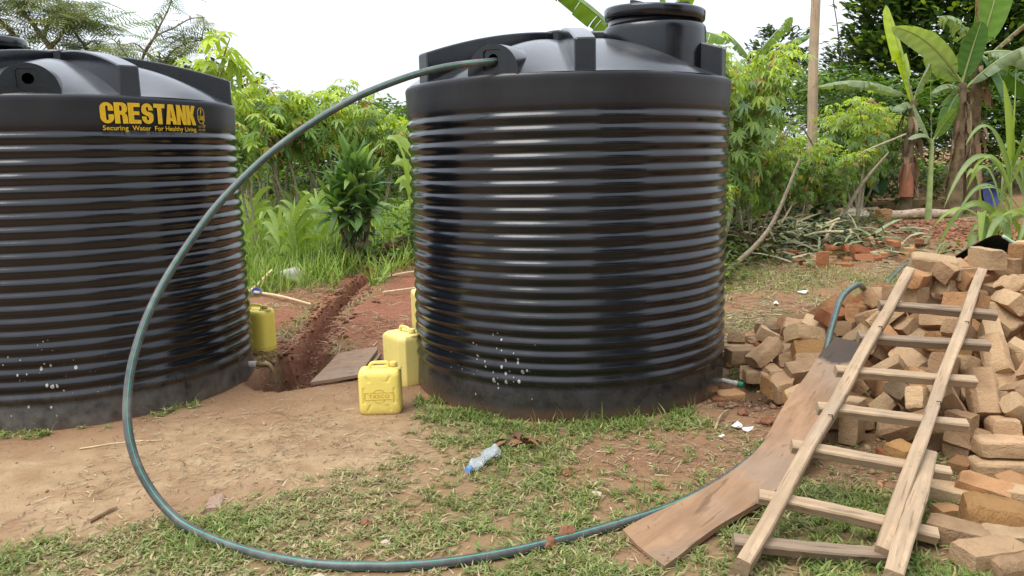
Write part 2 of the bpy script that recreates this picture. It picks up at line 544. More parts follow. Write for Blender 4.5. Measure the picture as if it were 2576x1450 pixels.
# ================================================================ GROUND
TRENCH = [(-1.62, 5.75), (-1.70, 6.25), (-1.79, 7.2), (-1.80, 8.2), (-1.75, 9.1), (-1.45, 10.2)]
PIT = [(-1.87, 5.22), (-1.72, 5.04), (-1.55, 4.99), (-1.36, 5.10), (-1.12, 5.24), (-1.10, 5.60), (-1.36, 5.72), (-1.50, 6.02), (-1.84, 5.90)]
GRASS_POLY = [(-5, 1.0), (-4, 2.55), (-2.36, 2.85), (-2.07, 2.89), (-1.75, 3.04), (-1.45, 3.12), (-1.29, 3.2), (-1.09, 3.33), (-.9, 3.52), (-.61, 3.78),
              (-.52, 4.1), (-.66, 4.42), (-.3, 4.5), (0, 4.3), (.4, 4.28), (1.0, 4.42), (1.2, 4.1), (1.35, 3.9), (1.9, 3.7), (2.6, 3.3), (4.5, 3.2), (4.5, 1)]
BARE1 = [(.32, 4.0), (.8, 4.1), (1.42, 4.0), (1.15, 3.62), (.95, 3.28), (.42, 3.3), (.28, 3.6)]
BARE2 = [(1.38, 3.8), (1.95, 3.78), (1.66, 3.25), (1.36, 3.3)]

def base_z(x, y):
    t = np.maximum(np.minimum(y, 24) - 7, 0)
    z = .035 * t + .0012 * t * t
    return z + np.clip(y - 24, 0, 40) * .01

def gz(x, y):
    x = np.asarray(x, float); y = np.asarray(y, float)
    near = sstep(5, 9, y)
    z = base_z(x, y) + (fbm(x, y, .5, 3) - .5) * (.03 + .16 * near) + (fbm(x, y, 3.5, 9) - .5) * (.018 + .03 * near)
    # settled dip where the right tank drains
    z = z - .07 * np.exp(-(((x - 1.52) / .22) ** 2 + ((y - 4.8) / .28) ** 2))
    # trench and its banks
    d, p = seg_dist(x, y, TRENCH)
    wob = (fbm(x, y, 3.2, 21) - .5) * .09
    z = z + .07 * np.exp(-((d - .33) / .16) ** 2) * sstep(6, 6.8, y) * (x > -1.75 + .0 * y)
    z = z - .30 * (1 - sstep(.06, .125, d + wob))
    pm = polymask(x + wob * .4, y + wob * .4, PIT, .018)
    z = np.where(pm > 0, z * (1 - pm) + pm * (-.33 + (fbm(x, y, 7, 5) - .5) * .12), z)
    z = z + .09 * np.exp(-(((x + 1.05) / .45) ** 2 + ((y - 7.0) / .5) ** 2))
    # spoil heaps and the red mound at the right
    z = z + (.20 * np.exp(-(((x + 1.35) / .5) ** 2 + ((y - 10.5) / .28) ** 2)) + .10 * np.exp(-(((x + 2.35) / .4) ** 2 + ((y - 9.9) / .3) ** 2))) * (.5 + fbm(x, y, 4, 31))
    z = z + .12 * np.exp(-(((x - 7.4) / 1.5) ** 2 + ((y - 12.0) / 1.0) ** 2)) * (.6 + .8 * fbm(x, y, 2, 33))
    # bank of cut weeds behind the right tank
    z = z + .20 * np.exp(-(((x - 3.9) / 1.3) ** 2 + ((y - 11.6) / .8) ** 2))
    return z

def grass_dens(x, y):
    n = fbm(x, y, 2.2, 41); n2 = fbm(x, y, 7, 47)
    e = (n2 - .5) * .35
    g = polymask(x + e, y + e * .7, GRASS_POLY, .10) * (.16 + .84 * sstep(.30, .58, .6 * n + .4 * n2))
    g = g * (1 - .82 * polymask(x + e, y - e, BARE1, .12)) * (1 - .85 * polymask(x - e, y + e, BARE2, .10))
    # foot of the tanks
    dR = np.hypot(x - .385, y - 5.28) - 1.055
    g = np.maximum(g, (1 - sstep(.05, .27, dR)) * (y < 5.0) * (x > -.62) * (x < 1.05) * sstep(.36, .56, n2))
    dL = np.hypot(x + 2.94, y - 5.32) - 1.055
    g = np.maximum(g, (1 - sstep(.03, .16, dL)) * sstep(.42, .6, n2 + .35 * (x < -2.65)) * (y < 4.9))
    # trench banks
    d, _ = seg_dist(x, y, TRENCH)
    g = np.maximum(g, .75 * sstep(.14, .2, d) * (1 - sstep(.25, .5, d)) * sstep(.42, .6, n) * (y > 5.6))
    # right of the tank
    g = np.maximum(g, .85 * (x > 1.1) * (y > 5.1) * (y < 11) * sstep(.30, .58, n) * (dR > .08))
    g = np.maximum(g, .9 * (1 - sstep(.05, .3, np.hypot((x - 1.65), (y - 5.15)))))
    # field behind
    g = np.maximum(g, sstep(7.6, 9.2, y + (n - .5) * 2.5) * (x < -1.95 + (n2 - .5) * .6) * (d > .25))
    g = np.maximum(g, sstep(10.6, 11.6, y + (n - .5) * 1.5) * (x < 1.5))
    g = np.maximum(g, .6 * (y > 13.5) * (x >= 1.5) * sstep(.35, .6, n))
    dS, _ = seg_dist(x, y, [(.45, 2.70), (1.03, 3.21), (1.56, 3.87), (1.95, 4.35)])
    g = g * sstep(.07, .12, dS)
    inside = (dR < .0) | (dL < .0)
    return np.where(inside, 0, np.clip(g, 0, 1))

def lush(x, y):
    n = fbm(x, y, 1.4, 77)
    dR = np.hypot(x - .385, y - 5.28) - 1.055
    v = sstep(.4, .65, n) * .55
    v = np.maximum(v, (1 - sstep(.1, .38, dR)) * .9)
    v = np.maximum(v, polymask(x, y, [(.75, 2.3), (1.35, 3.2), (1.95, 3.3), (2.6, 2.3)], .15) * .85)
    v = np.maximum(v, sstep(8.2, 9.2, y) * (x < 0) * .85)
    v = np.maximum(v, .8 * (1 - sstep(.05, .4, np.hypot(x + 1.25, y - 2.95))))
    return v

def axis(lo, hi, step, far, grow=1.16):
    a = list(np.arange(lo, hi + step, step)); s = step
    while a[-1] < far[1]:
        s *= grow; a.append(a[-1] + s)
    s = step
    while a[0] > far[0]:
        s *= grow; a.insert(0, a[0] - s)
    return np.array(a)

ax = axis(-4.0, 4.2, .033, (-160, 160)); ay = axis(2.1, 10.8, .036, (-40, 320), 1.13)
GX, GY = np.meshgrid(ax, ay)
GZ = gz(GX, GY)
nx, ny = len(ax), len(ay)
idx = np.arange(nx * ny).reshape(ny, nx)
q = np.stack([idx[:-1, :-1], idx[:-1, 1:], idx[1:, 1:], idx[1:, :-1]], -1).reshape(-1, 4)
me = bpy.data.meshes.new('ground')
me.vertices.add(nx * ny)
me.vertices.foreach_set('co', np.stack([GX, GY, GZ], -1).astype(np.float32).ravel())
me.loops.add(len(q) * 4); me.loops.foreach_set('vertex_index', q.astype(np.int32).ravel())
me.polygons.add(len(q)); me.polygons.foreach_set('loop_start', np.arange(0, len(q) * 4, 4, dtype=np.int32))
me.update(calc_edges=True)
me.polygons.foreach_set('use_smooth', np.ones(len(q), bool))
gm = grass_dens(GX, GY)
d_tr, _ = seg_dist(GX, GY, TRENCH)
nn = fbm(GX, GY, 1.6, 91); nn2 = fbm(GX, GY, 5, 93)
redm = np.clip(sstep(1.0, .1, d_tr + (nn - .5) * .9) * sstep(5.3, 6.2, GY + (nn2 - .5)) + polymask(GX, GY, PIT, .06)
               + .9 * np.exp(-(((GX + 1.05) / .8) ** 2 + ((GY - 7.2) / .9) ** 2)) * .8
               + 1.2 * np.exp(-(((GX + 1.4) / .7) ** 2 + ((GY - 10.4) / .5) ** 2))
               + 1.2 * np.exp(-(((GX - 7.3) / 1.9) ** 2 + ((GY - 11.8) / 1.4) ** 2))
               + .45 * sstep(5.5, 7, GY) * (.35 + .65 * (GX < 1.0)) + .28 * polymask(GX, GY, BARE1, .3), 0, 1)
pth, _ = seg_dist(GX, GY, [(-4.5, 3.3), (-2.4, 3.35), (-1.5, 3.75), (-.9, 4.0)])
pale = np.clip(sstep(1.15, .15, pth + (nn - .5) * .9) * (.55 + .8 * (nn2 - .1)) + .35 * polymask(GX, GY, GRASS_POLY, .3) * nn, 0, 1) * (1 - .8 * redm)
ca = me.color_attributes.new('soil', 'FLOAT_COLOR', 'POINT')
dark_soil = np.clip(polymask(GX, GY, PIT, .05) * (.55 + .6 * nn) + .9 * (1 - sstep(.10, .42, np.hypot(GX - 1.45, GY - 4.62) + (nn2 - .5) * .3)) + .5 * (1 - sstep(.04, .12, d_tr)) * (GY > 5.9), 0, 1)
ca.data.foreach_set('color', np.stack([gm * .8, redm, pale, 1 - dark_soil], -1).astype(np.float32).ravel())
me.materials.append(SOIL)
ground = link('ground', me)
tag(ground, kind='structure')

# ================================================================ WATER TANKS
def pol(r, th, z=0.0):
    a = R(th); return (r * math.sin(a), -r * math.cos(a), z)

def roof_z(r, th, tb):
    k = min(r / 1.045, 1.0)
    z = 1.948 + .285 * (1 - k ** 1.85)
    return z + (.052 * math.cos(R(3 * (th - tb - 30))) ** 2 - .012) * math.sin(math.pi * k ** 1.9) ** .6

def tank(loc, th_in, th_man, mat, label):
    t = empty('water_tank', loc)
    tag(t, label, 'water tank', 'ribbed black water tanks')
    rr = random.Random(int(th_in * 10))
    ph = [rr.uniform(0, 6.28) for _ in range(6)]
    def wob(a, z):
        return .0038 * math.sin(3 * a + ph[0] + 1.7 * z) + .0026 * math.sin(7 * a + ph[1] - 3 * z) + .0015 * math.sin(13 * a + ph[2] + 7 * z) + .0008 * math.sin(29 * a + ph[5] - 17 * z)
    # wall: foot band, 21 hoops, plain band, rolled shoulder
    prof = [(1.030, -.02), (1.046, .012), (1.049, .05), (1.046, .12), (1.043, .185)]
    z0, dz, n = .2, .0738, 21
    for i in range(n):
        for k in range(8):
            u = k / 8
            s = .5 - .5 * math.cos(2 * math.pi * u)
            prof.append((1.0370 + .0175 * s ** .75, z0 + dz * (i + u)))
    zt = z0 + dz * n
    prof += [(1.0385, zt), (1.043, zt + .012), (1.0465, zt + .03), (1.049, zt + .09), (1.052, zt + .16), (1.0535, zt + .178), (1.0515, zt + .189), (1.046, zt + .198), (1.03, zt + .205)]
    MB().lathe(prof, 160, wob=wob).build('body', mat, t, True)
    tb = th_in + 28.2
    # roof
    m = MB(); nr, na = 26, 144
    for i in range(nr + 1):
        r = 1.045 * (1 - i / nr) + .001
        for j in range(na):
            th = 360 * j / na
            m.v.append(pol(r, th, roof_z(r, th, tb)))
    for i in range(nr):
        for j in range(na):
            k = (j + 1) % na
            m.f.append((i*na + j, i*na + k, (i+1)*na + k, (i+1)*na + j)); m.m.append(0)
    m.build('roof', mat, t, True)
    # six radial stiffeners
    def top(r): return 2.118 + .175 * (1 - (r / 1.04) ** 2)
    for b in range(6):
        th = tb + 60 * b
        m = MB(); a = R(th)
        dr = (math.sin(a), -math.cos(a)); la = (math.cos(a), math.sin(a))
        rs = [1.037, 1.030] + [1.030 - .93 * i / 16 for i in range(1, 17)]
        w_, c_ = .0575, .010
        for i, r in enumerate(rs):
            ins = .007 if i == 0 else 0
            zt_ = top(r) - ins; zb = 1.93
            for (u, z) in ((-w_ + ins, zb), (-w_ + ins, zt_ - c_), (-w_ + c_ * .3 + ins, zt_ - c_ * .3), (-w_ + c_ + ins, zt_), (w_ - c_ - ins, zt_), (w_ - c_ * .3 - ins, zt_ - c_ * .3), (w_ - ins, zt_ - c_), (w_ - ins, zb)):
                m.v.append((dr[0]*r + la[0]*u, dr[1]*r + la[1]*u, z))
        K = 8
        for i in range(len(rs) - 1):
            for j in range(K - 1):
                m.f.append((i*K + j, i*K + j + 1, (i+1)*K + j + 1, (i+1)*K + j)); m.m.append(0)
        m.f.append(tuple(reversed(range(K)))); m.m.append(0)
        m.build('roof_rib', mat, t, True, 22)
    MB().lathe([(.150, 2.2), (.150, 2.290), (.142, 2.299), (.03, 2.304)], 40, capt=True).build('roof_hub', mat, t, True, 40)
    # half-round inlet boss with a sunk square and the pipe hole
    a = R(th_in); dr = Vector((math.sin(a), -math.cos(a), 0)); la = Vector((math.cos(a), math.sin(a), 0)); up = Vector((0, 0, 1))
    zc = 1.957; rb = .155
    def put(m, v, f, rad_off):
        m.add([dr * (rad_off + p[2]) + la * p[0] + up * (zc + p[1]) for p in v], f)
    half = [(rb * math.cos(math.pi * i / 28), rb * math.sin(math.pi * i / 28)) for i in range(29)]
    half = [(rb, -.02)] + half + [(-rb, -.02)]
    s = .056; cx, cy = 0, .068
    sq = [(cx + s - .012, cy - s), (cx + s, cy - s + .012), (cx + s, cy + s - .012), (cx + s - .012, cy + s), (cx - s + .012, cy + s), (cx - s, cy + s - .012), (cx - s, cy - s + .012), (cx - s + .012, cy - s)]
    hole = [(cx + .030 * math.cos(2*math.pi*i/24), cy + .004 + .030 * math.sin(2*math.pi*i/24)) for i in range(24)]
    ins_ = [(x * .985, y * .985) for x, y in half]
    m = MB()
    n0 = len(half)
    for i, (rad, k) in enumerate(((1.032, 1.0), (.93, .99), (.80, .95), (.66, .86), (.52, .70))):
        for (x, y) in half: m.v.append(tuple(dr * rad + la * x * k + up * (zc + y * k + (1.032 - rad) * .06)))
    for i in range(4):
        for j in range(n0 - 1): m.f.append((i*n0 + j, (i+1)*n0 + j, (i+1)*n0 + j + 1, i*n0 + j + 1)); m.m.append(0)
    boss = m.build('inlet_boss', mat, t, True, 40)
    m = MB(); v, f = fill2d([ins_, hole], .006); put(m, v, f, 1.028)
    m.build('inlet_plate', mat, boss)
    m = MB(); v, f = fill2d([half, sq], .007); put(m, v, f, 1.036)
    m.build('inlet_rim', mat, boss)
    v, f = text2d('INLET', .034, .0006, 1.0, .003)
    xs = [p[0] for p in v]; mid = (min(xs) + max(xs)) / 2
    m = MB().add([pol(1.0535 + p[2], th_in + math.degrees((p[0] - mid) / 1.053), 1.885 + p[1]) for p in v], f)
    m.build('inlet_word', mat, t)
    # manhole
    cx, cy, _ = pol(.60 if th_man > 0 else .50, th_man)
    def wob2(a, z): return .003 * math.sin(2 * a + ph[3]) + .0015 * math.sin(5 * a + ph[4])
    prof = [(.317, 1.95), (.317, 2.10), (.315, 2.235), (.311, 2.262), (.300, 2.277), (.287, 2.282), (.283, 2.29), (.280, 2.335), (.268, 2.34)]
    MB().lathe(prof, 64, (cx, cy), wob=wob2).build('manhole_neck', mat, t, True, 45)
    prof = [(.27, .0), (.303, -.004), (.309, .004), (.309, .050), (.304, .060), (.292, .065), (.20, .076), (.0005, .082)]
    lid = MB().lathe(prof, 64).build('manhole_lid', LIDMAT, t, True, 45, loc=(cx, cy, 2.318), rot=(R(2.2), R(2.6), 0))
    for k in range(4):
        g_ = MB(); a = R(45 + 90 * k)
        g_.box((-.07, -.012, -.004), (.07, .012, .014)).build('lid_grip', LIDMAT, lid, loc=(.17 * math.cos(a), .17 * math.sin(a), .078), rot=(0, 0, a))
    return t

LIDMAT = tank_material('lid_plastic', (0, 0, -50), .1, .1, 0.0, .35)
TANKMAT_R = tank_material('tank_plastic', (-.48, -.93, .30), .34, .50, .34)
TANKMAT_L = tank_material('tank_plastic_worn', (.24, -1.02, .34), .30, .42, 1.0)
tR = tank((.385, 5.28, 0), -26.5, 62.2, TANKMAT_R, 'black ribbed plastic water tank with hose in its inlet, between jerrycans and bricks')
tL = tank((-2.94, 5.32, -.045), 19.2, -66.0, TANKMAT_L, 'black ribbed plastic water tank with yellow lettering at the left edge')

# ---- lettering on the left tank
YEL = simple('lettering_yellow', (.72, .44, .008), .55, .10, 40, dirt=(.45, .30, .03), dirt_amt=.35, dscale=50)
YEL2 = simple('lettering_worn', (.50, .34, .02), .6, .2, 60, dirt=(.05, .045, .03), dirt_amt=.7, dscale=70)

def arc(cx, cy, rx, ry, a0, a1, n=8):
    return [(cx + rx * math.cos(R(a0 + (a1 - a0) * i / n)), cy + ry * math.sin(R(a0 + (a1 - a0) * i / n))) for i in range(n + 1)]

# heavy condensed capitals in a box 0.60 wide and 1 high
def glyph(ch):
    if ch == 'C':
        return [arc(.3, .70, .3, .30, 0, 180) + arc(.3, .30, .3, .30, 180, 360) + [(.60, .43), (.36, .43), (.36, .24)] + arc(.305, .23, .055, .08, 0, -180)
                + [(.25, .77)] + arc(.305, .77, .055, .08, 180, 0) + [(.36, .60), (.60, .60)]]
    if ch == 'R':
        return [[(0, 0), (.24, 0), (.24, .42), (.30, .42), (.345, .37), (.355, 0), (.60, 0), (.585, .34), (.54, .45), (.47, .50), (.56, .56), (.595, .68), (.595, .78), (.55, .92), (.42, 1), (0, 1)],
                [(.24, .60), (.24, .85), (.31, .85), (.352, .79), (.352, .66), (.31, .60)]]
    if ch == 'E':
        return [[(0, 0), (.59, 0), (.59, .19), (.26, .19), (.26, .42), (.53, .42), (.53, .60), (.26, .60), (.26, .81), (.58, .81), (.58, 1), (0, 1)]]
    if ch == 'S':
        return [arc(.3, .72, .29, .28, 0, 180) + [(.01, .66)] + arc(.25, .60, .24, .17, 180, 235, 4) + [(.33, .36)] + arc(.30, .25, .055, .08, 40, -180, 8)
                + [(.245, .36), (.01, .36), (.01, .28)] + arc(.3, .28, .29, .28, 180, 360) + [(.59, .34)] + arc(.36, .42, .23, .17, 0, 55, 4) + [(.27, .62)] + arc(.30, .75, .055, .08, 220, 0, 8) + [(.355, .66), (.59, .66)]]
    if ch == 'T':
        return [[(.18, 0), (.42, 0), (.42, .80), (.60, .80), (.60, 1), (0, 1), (0, .80), (.18, .80)]]
    if ch == 'A':
        return [[(-.02, 0), (.225, 0), (.24, .17), (.36, .17), (.375, 0), (.62, 0), (.46, 1), (.14, 1)], [(.258, .34), (.342, .34), (.30, .74)]]
    if ch == 'N':
        return [[(0, 0), (.215, 0), (.215, .46), (.37, 0), (.60, 0), (.60, 1), (.385, 1), (.385, .56), (.23, 1), (0, 1)]]
    if ch == 'K':
        return [[(0, 0), (.235, 0), (.235, .42), (.37, 0), (.62, 0), (.44, .53), (.60, 1), (.355, 1), (.235, .62), (.235, 1), (0, 1)]]

let = empty('lettering', (0, 0, 0)); let.parent = tL
RT = 1.0575
def wrap(v, th0, z0, sx, sy, off=0.0):
    return [pol(RT + off, th0 + math.degrees(p[0] * sx / RT), z0 + p[1] * sy) for p in v]
def rwall(z):   # follow the wall: the tagline runs onto the first hoop
    return RT
x = 0; adv = (69.6 - 37.2) / 8.0
for i, ch in enumerate('CRESTANK'):
    v, f = fill2d(glyph(ch))
    # subdivide across so that wide letters follow the wall
    MB().add(wrap(v, 37.3 + adv * i, 1.790, .1205 * .99 * adv * R(1) * RT / (.1205 * .622), .118), f).build('letter', YEL, let)
v, f = text2d('Securing  Water  For Healthy Living.', 1.0, .012, 1.02)
wx = max(p[0] for p in v)
MB().add(wrap(v, 37.6, 1.752, R(69.6 - 37.6) * RT / wx, .038, .003), f).build('tagline', YEL, let)['kind'] = 'stuff'
em = MB()
o_ = arc(.5, .95, .5, .45, 0, 180, 10) + arc(.5, .45, .5, .45, 180, 360, 10); i_ = [(.5 + (x - .5) * .88, .7 + (y - .7) * .93) for x, y in o_]
v, f = fill2d([o_, i_]); em.add(wrap(v, 70.6, 1.800, .062, .072), f)
v, f = fill2d([[(.62, .18), (.70, .18), (.78, -.05), (1.0, -.12), (1.0, -.18), (.74, -.12)]]); em.add(wrap(v, 70.6, 1.800, .062, .072, .001), f)
v, f = text2d('UNBS', 1, .015, .95); wx = max(p[0] for p in v); em.add(wrap(v, 71.05, 1.823, .049 / wx, .040), f)
v, f = fill2d([[(.42, .72), (.47, .72), (.50, .95), (.60, 1.02), (.56, 1.2), (.46, 1.26), (.40, 1.16), (.46, 1.12), (.48, 1.02), (.36, .98), (.44, .93)]]); em.add(wrap(v, 70.6, 1.800, .062, .072), f)
em.build('emblem', YEL, let)
em = MB()
for s_, z_ in (('US:1560', 1.776), ('ISO 9001', 1.755)):
    v, f = text2d(s_, 1, .0); wx = max(p[0] for p in v); em.add(wrap(v, 70.4, z_, .062 / wx, .021, .002), f)
em.build('standard_mark', YEL2, let)

# ---- brass tap of the left tank
BRASS = simple('old_brass', (.30, .21, .10), .45, .35, 30, spec=.5, dirt=(.12, .09, .06), dirt_amt=.7)
BRASS.node_tree.nodes['Principled BSDF'].inputs['Metallic'].default_value = .7
PIPEG = simple('galvanised_pipe', (.50, .47, .42), .55, .25, 25, dirt=(.22, .15, .1), dirt_amt=.7, dscale=20)
tap = empty('tap', (-1.905, 5.40, .085)); tap.scale = (1.25,) * 3; tag(tap, 'small brass tap low on the lettered tank above the pit', 'tap')
MB().tube([(-.03, 0, 0), (.055, -.01, 0)], [.019, .019], 12).build('pipe_stub', PIPEG, tap, True, 40)
m = MB(); m.tube([(.05, -.009, 0), (.066, -.011, 0), (.07, -.011, 0), (.105, -.015, .002), (.128, -.018, -.005), (.142, -.02, -.022), (.146, -.02, -.045)], [.015, .015, .020, .019, .014, .011, .012], 12)
m.tube([(.092, -.014, .012), (.092, -.014, .045)], [.012, .009], 10); m.build('tap_body', BRASS, tap, True, 40)
m = MB(); m.tube([(.092, -.014, .045), (.093, -.014, .072)], .004, 8); m.tube([(.07, -.012, .074), (.092, -.014, .078), (.114, -.016, .074)], [.005, .006, .005], 8); m.build('tap_handle', BRASS, tap, True, 40)

# ---- outlet pipe of the right tank
PIPEW = simple('pale_plastic_pipe', (.58, .55, .50), .5, .2, 30, dirt=(.25, .18, .12), dirt_amt=.7, dscale=25)
PIPEN = simple('green_pipe_plug', (.03, .22, .11), .5, .2, 30)
op = empty('outlet_pipe', (1.38, 4.93, .015)); tag(op, 'short pale outlet pipe with green plug at the foot of the tank', 'pipe')
m = MB(); m.tube([(-.06, .05, .012), (.085, -.06, 0)], .0155, 14); m.build('pipe', PIPEW, op, True, 40)
m = MB(); m.tube([(.08, -.056, 0), (.108, -.078, -.002)], [.020, .019], 14); m.build('plug', PIPEN, op, True, 40)
m = MB(); m.tube([(.058, -.039, .002), (.074, -.052, .001)], [.0185, .0185], 14); m.build('coupling', PIPEW, op, True, 40)

# ================================================================ HOSE
HOSE_PTS = [(-0.029, 4.5, 2.042), (-0.086, 4.336, 2.017), (-0.267, 4.3, 1.998), (-0.414, 4.26, 1.968), (-0.577, 4.2, 1.915), (-0.775, 4.12, 1.83), (-0.966, 4.03, 1.717), (-1.148, 3.93, 1.581), (-1.287, 3.84, 1.448), (-1.419, 3.74, 1.293), (-1.523, 3.63, 1.125), (-1.602, 3.52, 0.965), (-1.649, 3.41, 0.812), (-1.67, 3.31, 0.665), (-1.67, 3.24, 0.55), (-1.656, 3.18, 0.445), (-1.626, 3.13, 0.339), (-1.576, 3.09, 0.23), (-1.493, 3.05, 0.122), (-1.373, 2.983, 0.05), (-1.205, 2.879, 0.03), (-1.049, 2.791, 0.026), (-0.908, 2.727, 0.026), (-0.745, 2.676, 0.026), (-0.519, 2.652, 0.026), (-0.3, 2.663, 0.026), (-0.08, 2.72, 0.026), (0.151, 2.811, 0.026), (0.4, 2.938, 0.026), (0.638, 3.078, 0.026), (0.875, 3.278, 0.026), (1.088, 3.517, 0.026), (1.25, 3.72, 0.03), (1.45, 3.98, 0.08), (1.73, 4.25, 0.232), (1.818, 4.38, 0.36), (1.932, 4.55, 0.523), (2.047, 4.72, 0.611), (2.247, 4.95, 0.639), (2.6, 5.6, 0.45), (3.1, 6.6, 0.08), (4.3, 8.6, 0.1), (5.298, 10.007, 0.146), (5.804, 10.962, 0.188), (6.217, 11.899, 0.231), (6.284, 12.938, 0.285), (6.193, 13.628, 0.327), (5.769, 13.786, 0.339), (5.262, 13.391, 0.311)]
m = MB()
pts = spline(HOSE_PTS, 8)
for i in range(len(pts)):                      # never below the soil
    if pts[i][1] < 3.6 or pts[i][1] > 7:
        if pts[i][2] < .3: pts[i][2] = max(pts[i][2], float(gz(pts[i][0], pts[i][1])) + .019)
angs, mats = [], []
for k in range(4):
    for dlt, mm in ((-6, 1), (6, 0), (25, 0), (45, 0), (64, 0)):
        angs.append(R(90 * k + dlt)); mats.append(mm)
m.tube(pts, .0185, ref=(0, -.75, -.65), angs=angs, mats=mats)
HOSEM = simple('hose_black', (.075, .080, .080), .36, .3, 30, .15, .002, .5, (.24, .21, .17), .55, 9)
STRIPE = simple('hose_stripe', (.05, .30, .20), .5, .1, 30, dirt=(.12, .12, .1), dirt_amt=.35, dscale=12)
hose = m.build('water_hose', [HOSEM, STRIPE], None, True, 50)
tag(hose, 'long black hose with green stripes looping from tank inlet to the bricks', 'hose')

# ================================================================ BRICKS
from mathutils import noise as mno
BM = [brick_material('brick_buff', (.38, .232, .130), (.59, .405, .238), (.31, .175, .095)),
      brick_material('brick_tan', (.36, .180, .085), (.52, .305, .150), (.25, .120, .058)),
      brick_material('brick_red', (.30, .10, .045), (.42, .19, .095), (.20, .075, .04)),
      brick_material('brick_smoked', (.16, .115, .085), (.40, .28, .16), (.06, .045, .04)),
      brick_material('brick_pale', (.46, .300, .165), (.64, .465, .280), (.37, .225, .120)),
      brick_material('brick_ochre', (.36, .19, .075), (.47, .28, .12), (.26, .13, .055))]

def brick_mesh(seed, broken, cuts=5):
    rd = random.Random(seed)
    bm = bmesh.new(); bmesh.ops.create_cube(bm, size=2)
    bmesh.ops.subdivide_edges(bm, edges=bm.edges[:], cuts=cuts, use_grid_fill=True)
    dims = Vector((.1175, .06, .0475))
    off = Vector((rd.uniform(-50, 50), rd.uniform(-50, 50), rd.uniform(-50, 50)))
    planes = []                                    # knocked-off corners and edges: flat breaks
    for _ in range(rd.choice((4, 5, 7, 8))):
        c = Vector([rd.choice((-1, 1)) for _ in range(3)])
        if rd.random() < .5: c[rd.randrange(3)] = 0
        nrm = Vector((c.x * rd.uniform(.5, 1.3), c.y * rd.uniform(.5, 1.3), c.z * rd.uniform(.5, 1.3))).normalized()
        planes.append((nrm, Vector([c[i] * dims[i] for i in range(3)]).dot(nrm) - rd.uniform(.004, .017)))
    if broken:
        nrm = Vector((1, rd.uniform(-.5, .5), rd.uniform(-.4, .4))).normalized(); planes.append((nrm, rd.uniform(.045, .075)))
    for v in bm.verts:
        p = v.co
        k = (abs(p.x)**70 + abs(p.y)**70 + abs(p.z)**70) ** (1/70)
        p = Vector((p.x/k * dims.x, p.y/k * dims.y, p.z/k * dims.z))
        rough_ = 1.0
        for nrm, d in planes:
            e = p.dot(nrm) - d
            if e > 0: p = p - nrm * e; rough_ = 1.9
        p = p + mno.noise_vector(p * 13 + off) * .0050 + mno.noise_vector(p * 55 + off) * .0026 * rough_
        v.co = p
    for f in bm.faces: f.smooth = True
    me = bpy.data.meshes.new('brick'); bm.to_mesh(me); bm.free()
    me.set_sharp_from_angle(angle=R(22))
    return me
BRV = [[brick_mesh(100 + i, False) for i in range(7)], [brick_mesh(300 + i, True) for i in range(5)]]
BCACHE = {}
def brick(p, rot, size, ci, label, group, rd):
    kind = 1 if size[0] / max(size[1], .01) < 1.55 else 0
    k = rd.randrange(len(BRV[kind])); key = (kind, k, ci)
    if key not in BCACHE:
        me = BRV[kind][k].copy(); me.materials.clear(); me.materials.append(BM[ci]); BCACHE[key] = me
    o = link('brick', BCACHE[key], None, p, rot)
    o.scale = (size[0] / (.235 if kind == 0 else .20), size[1] / .12, size[2] / .095)
    return tag(o, label, 'brick', group)
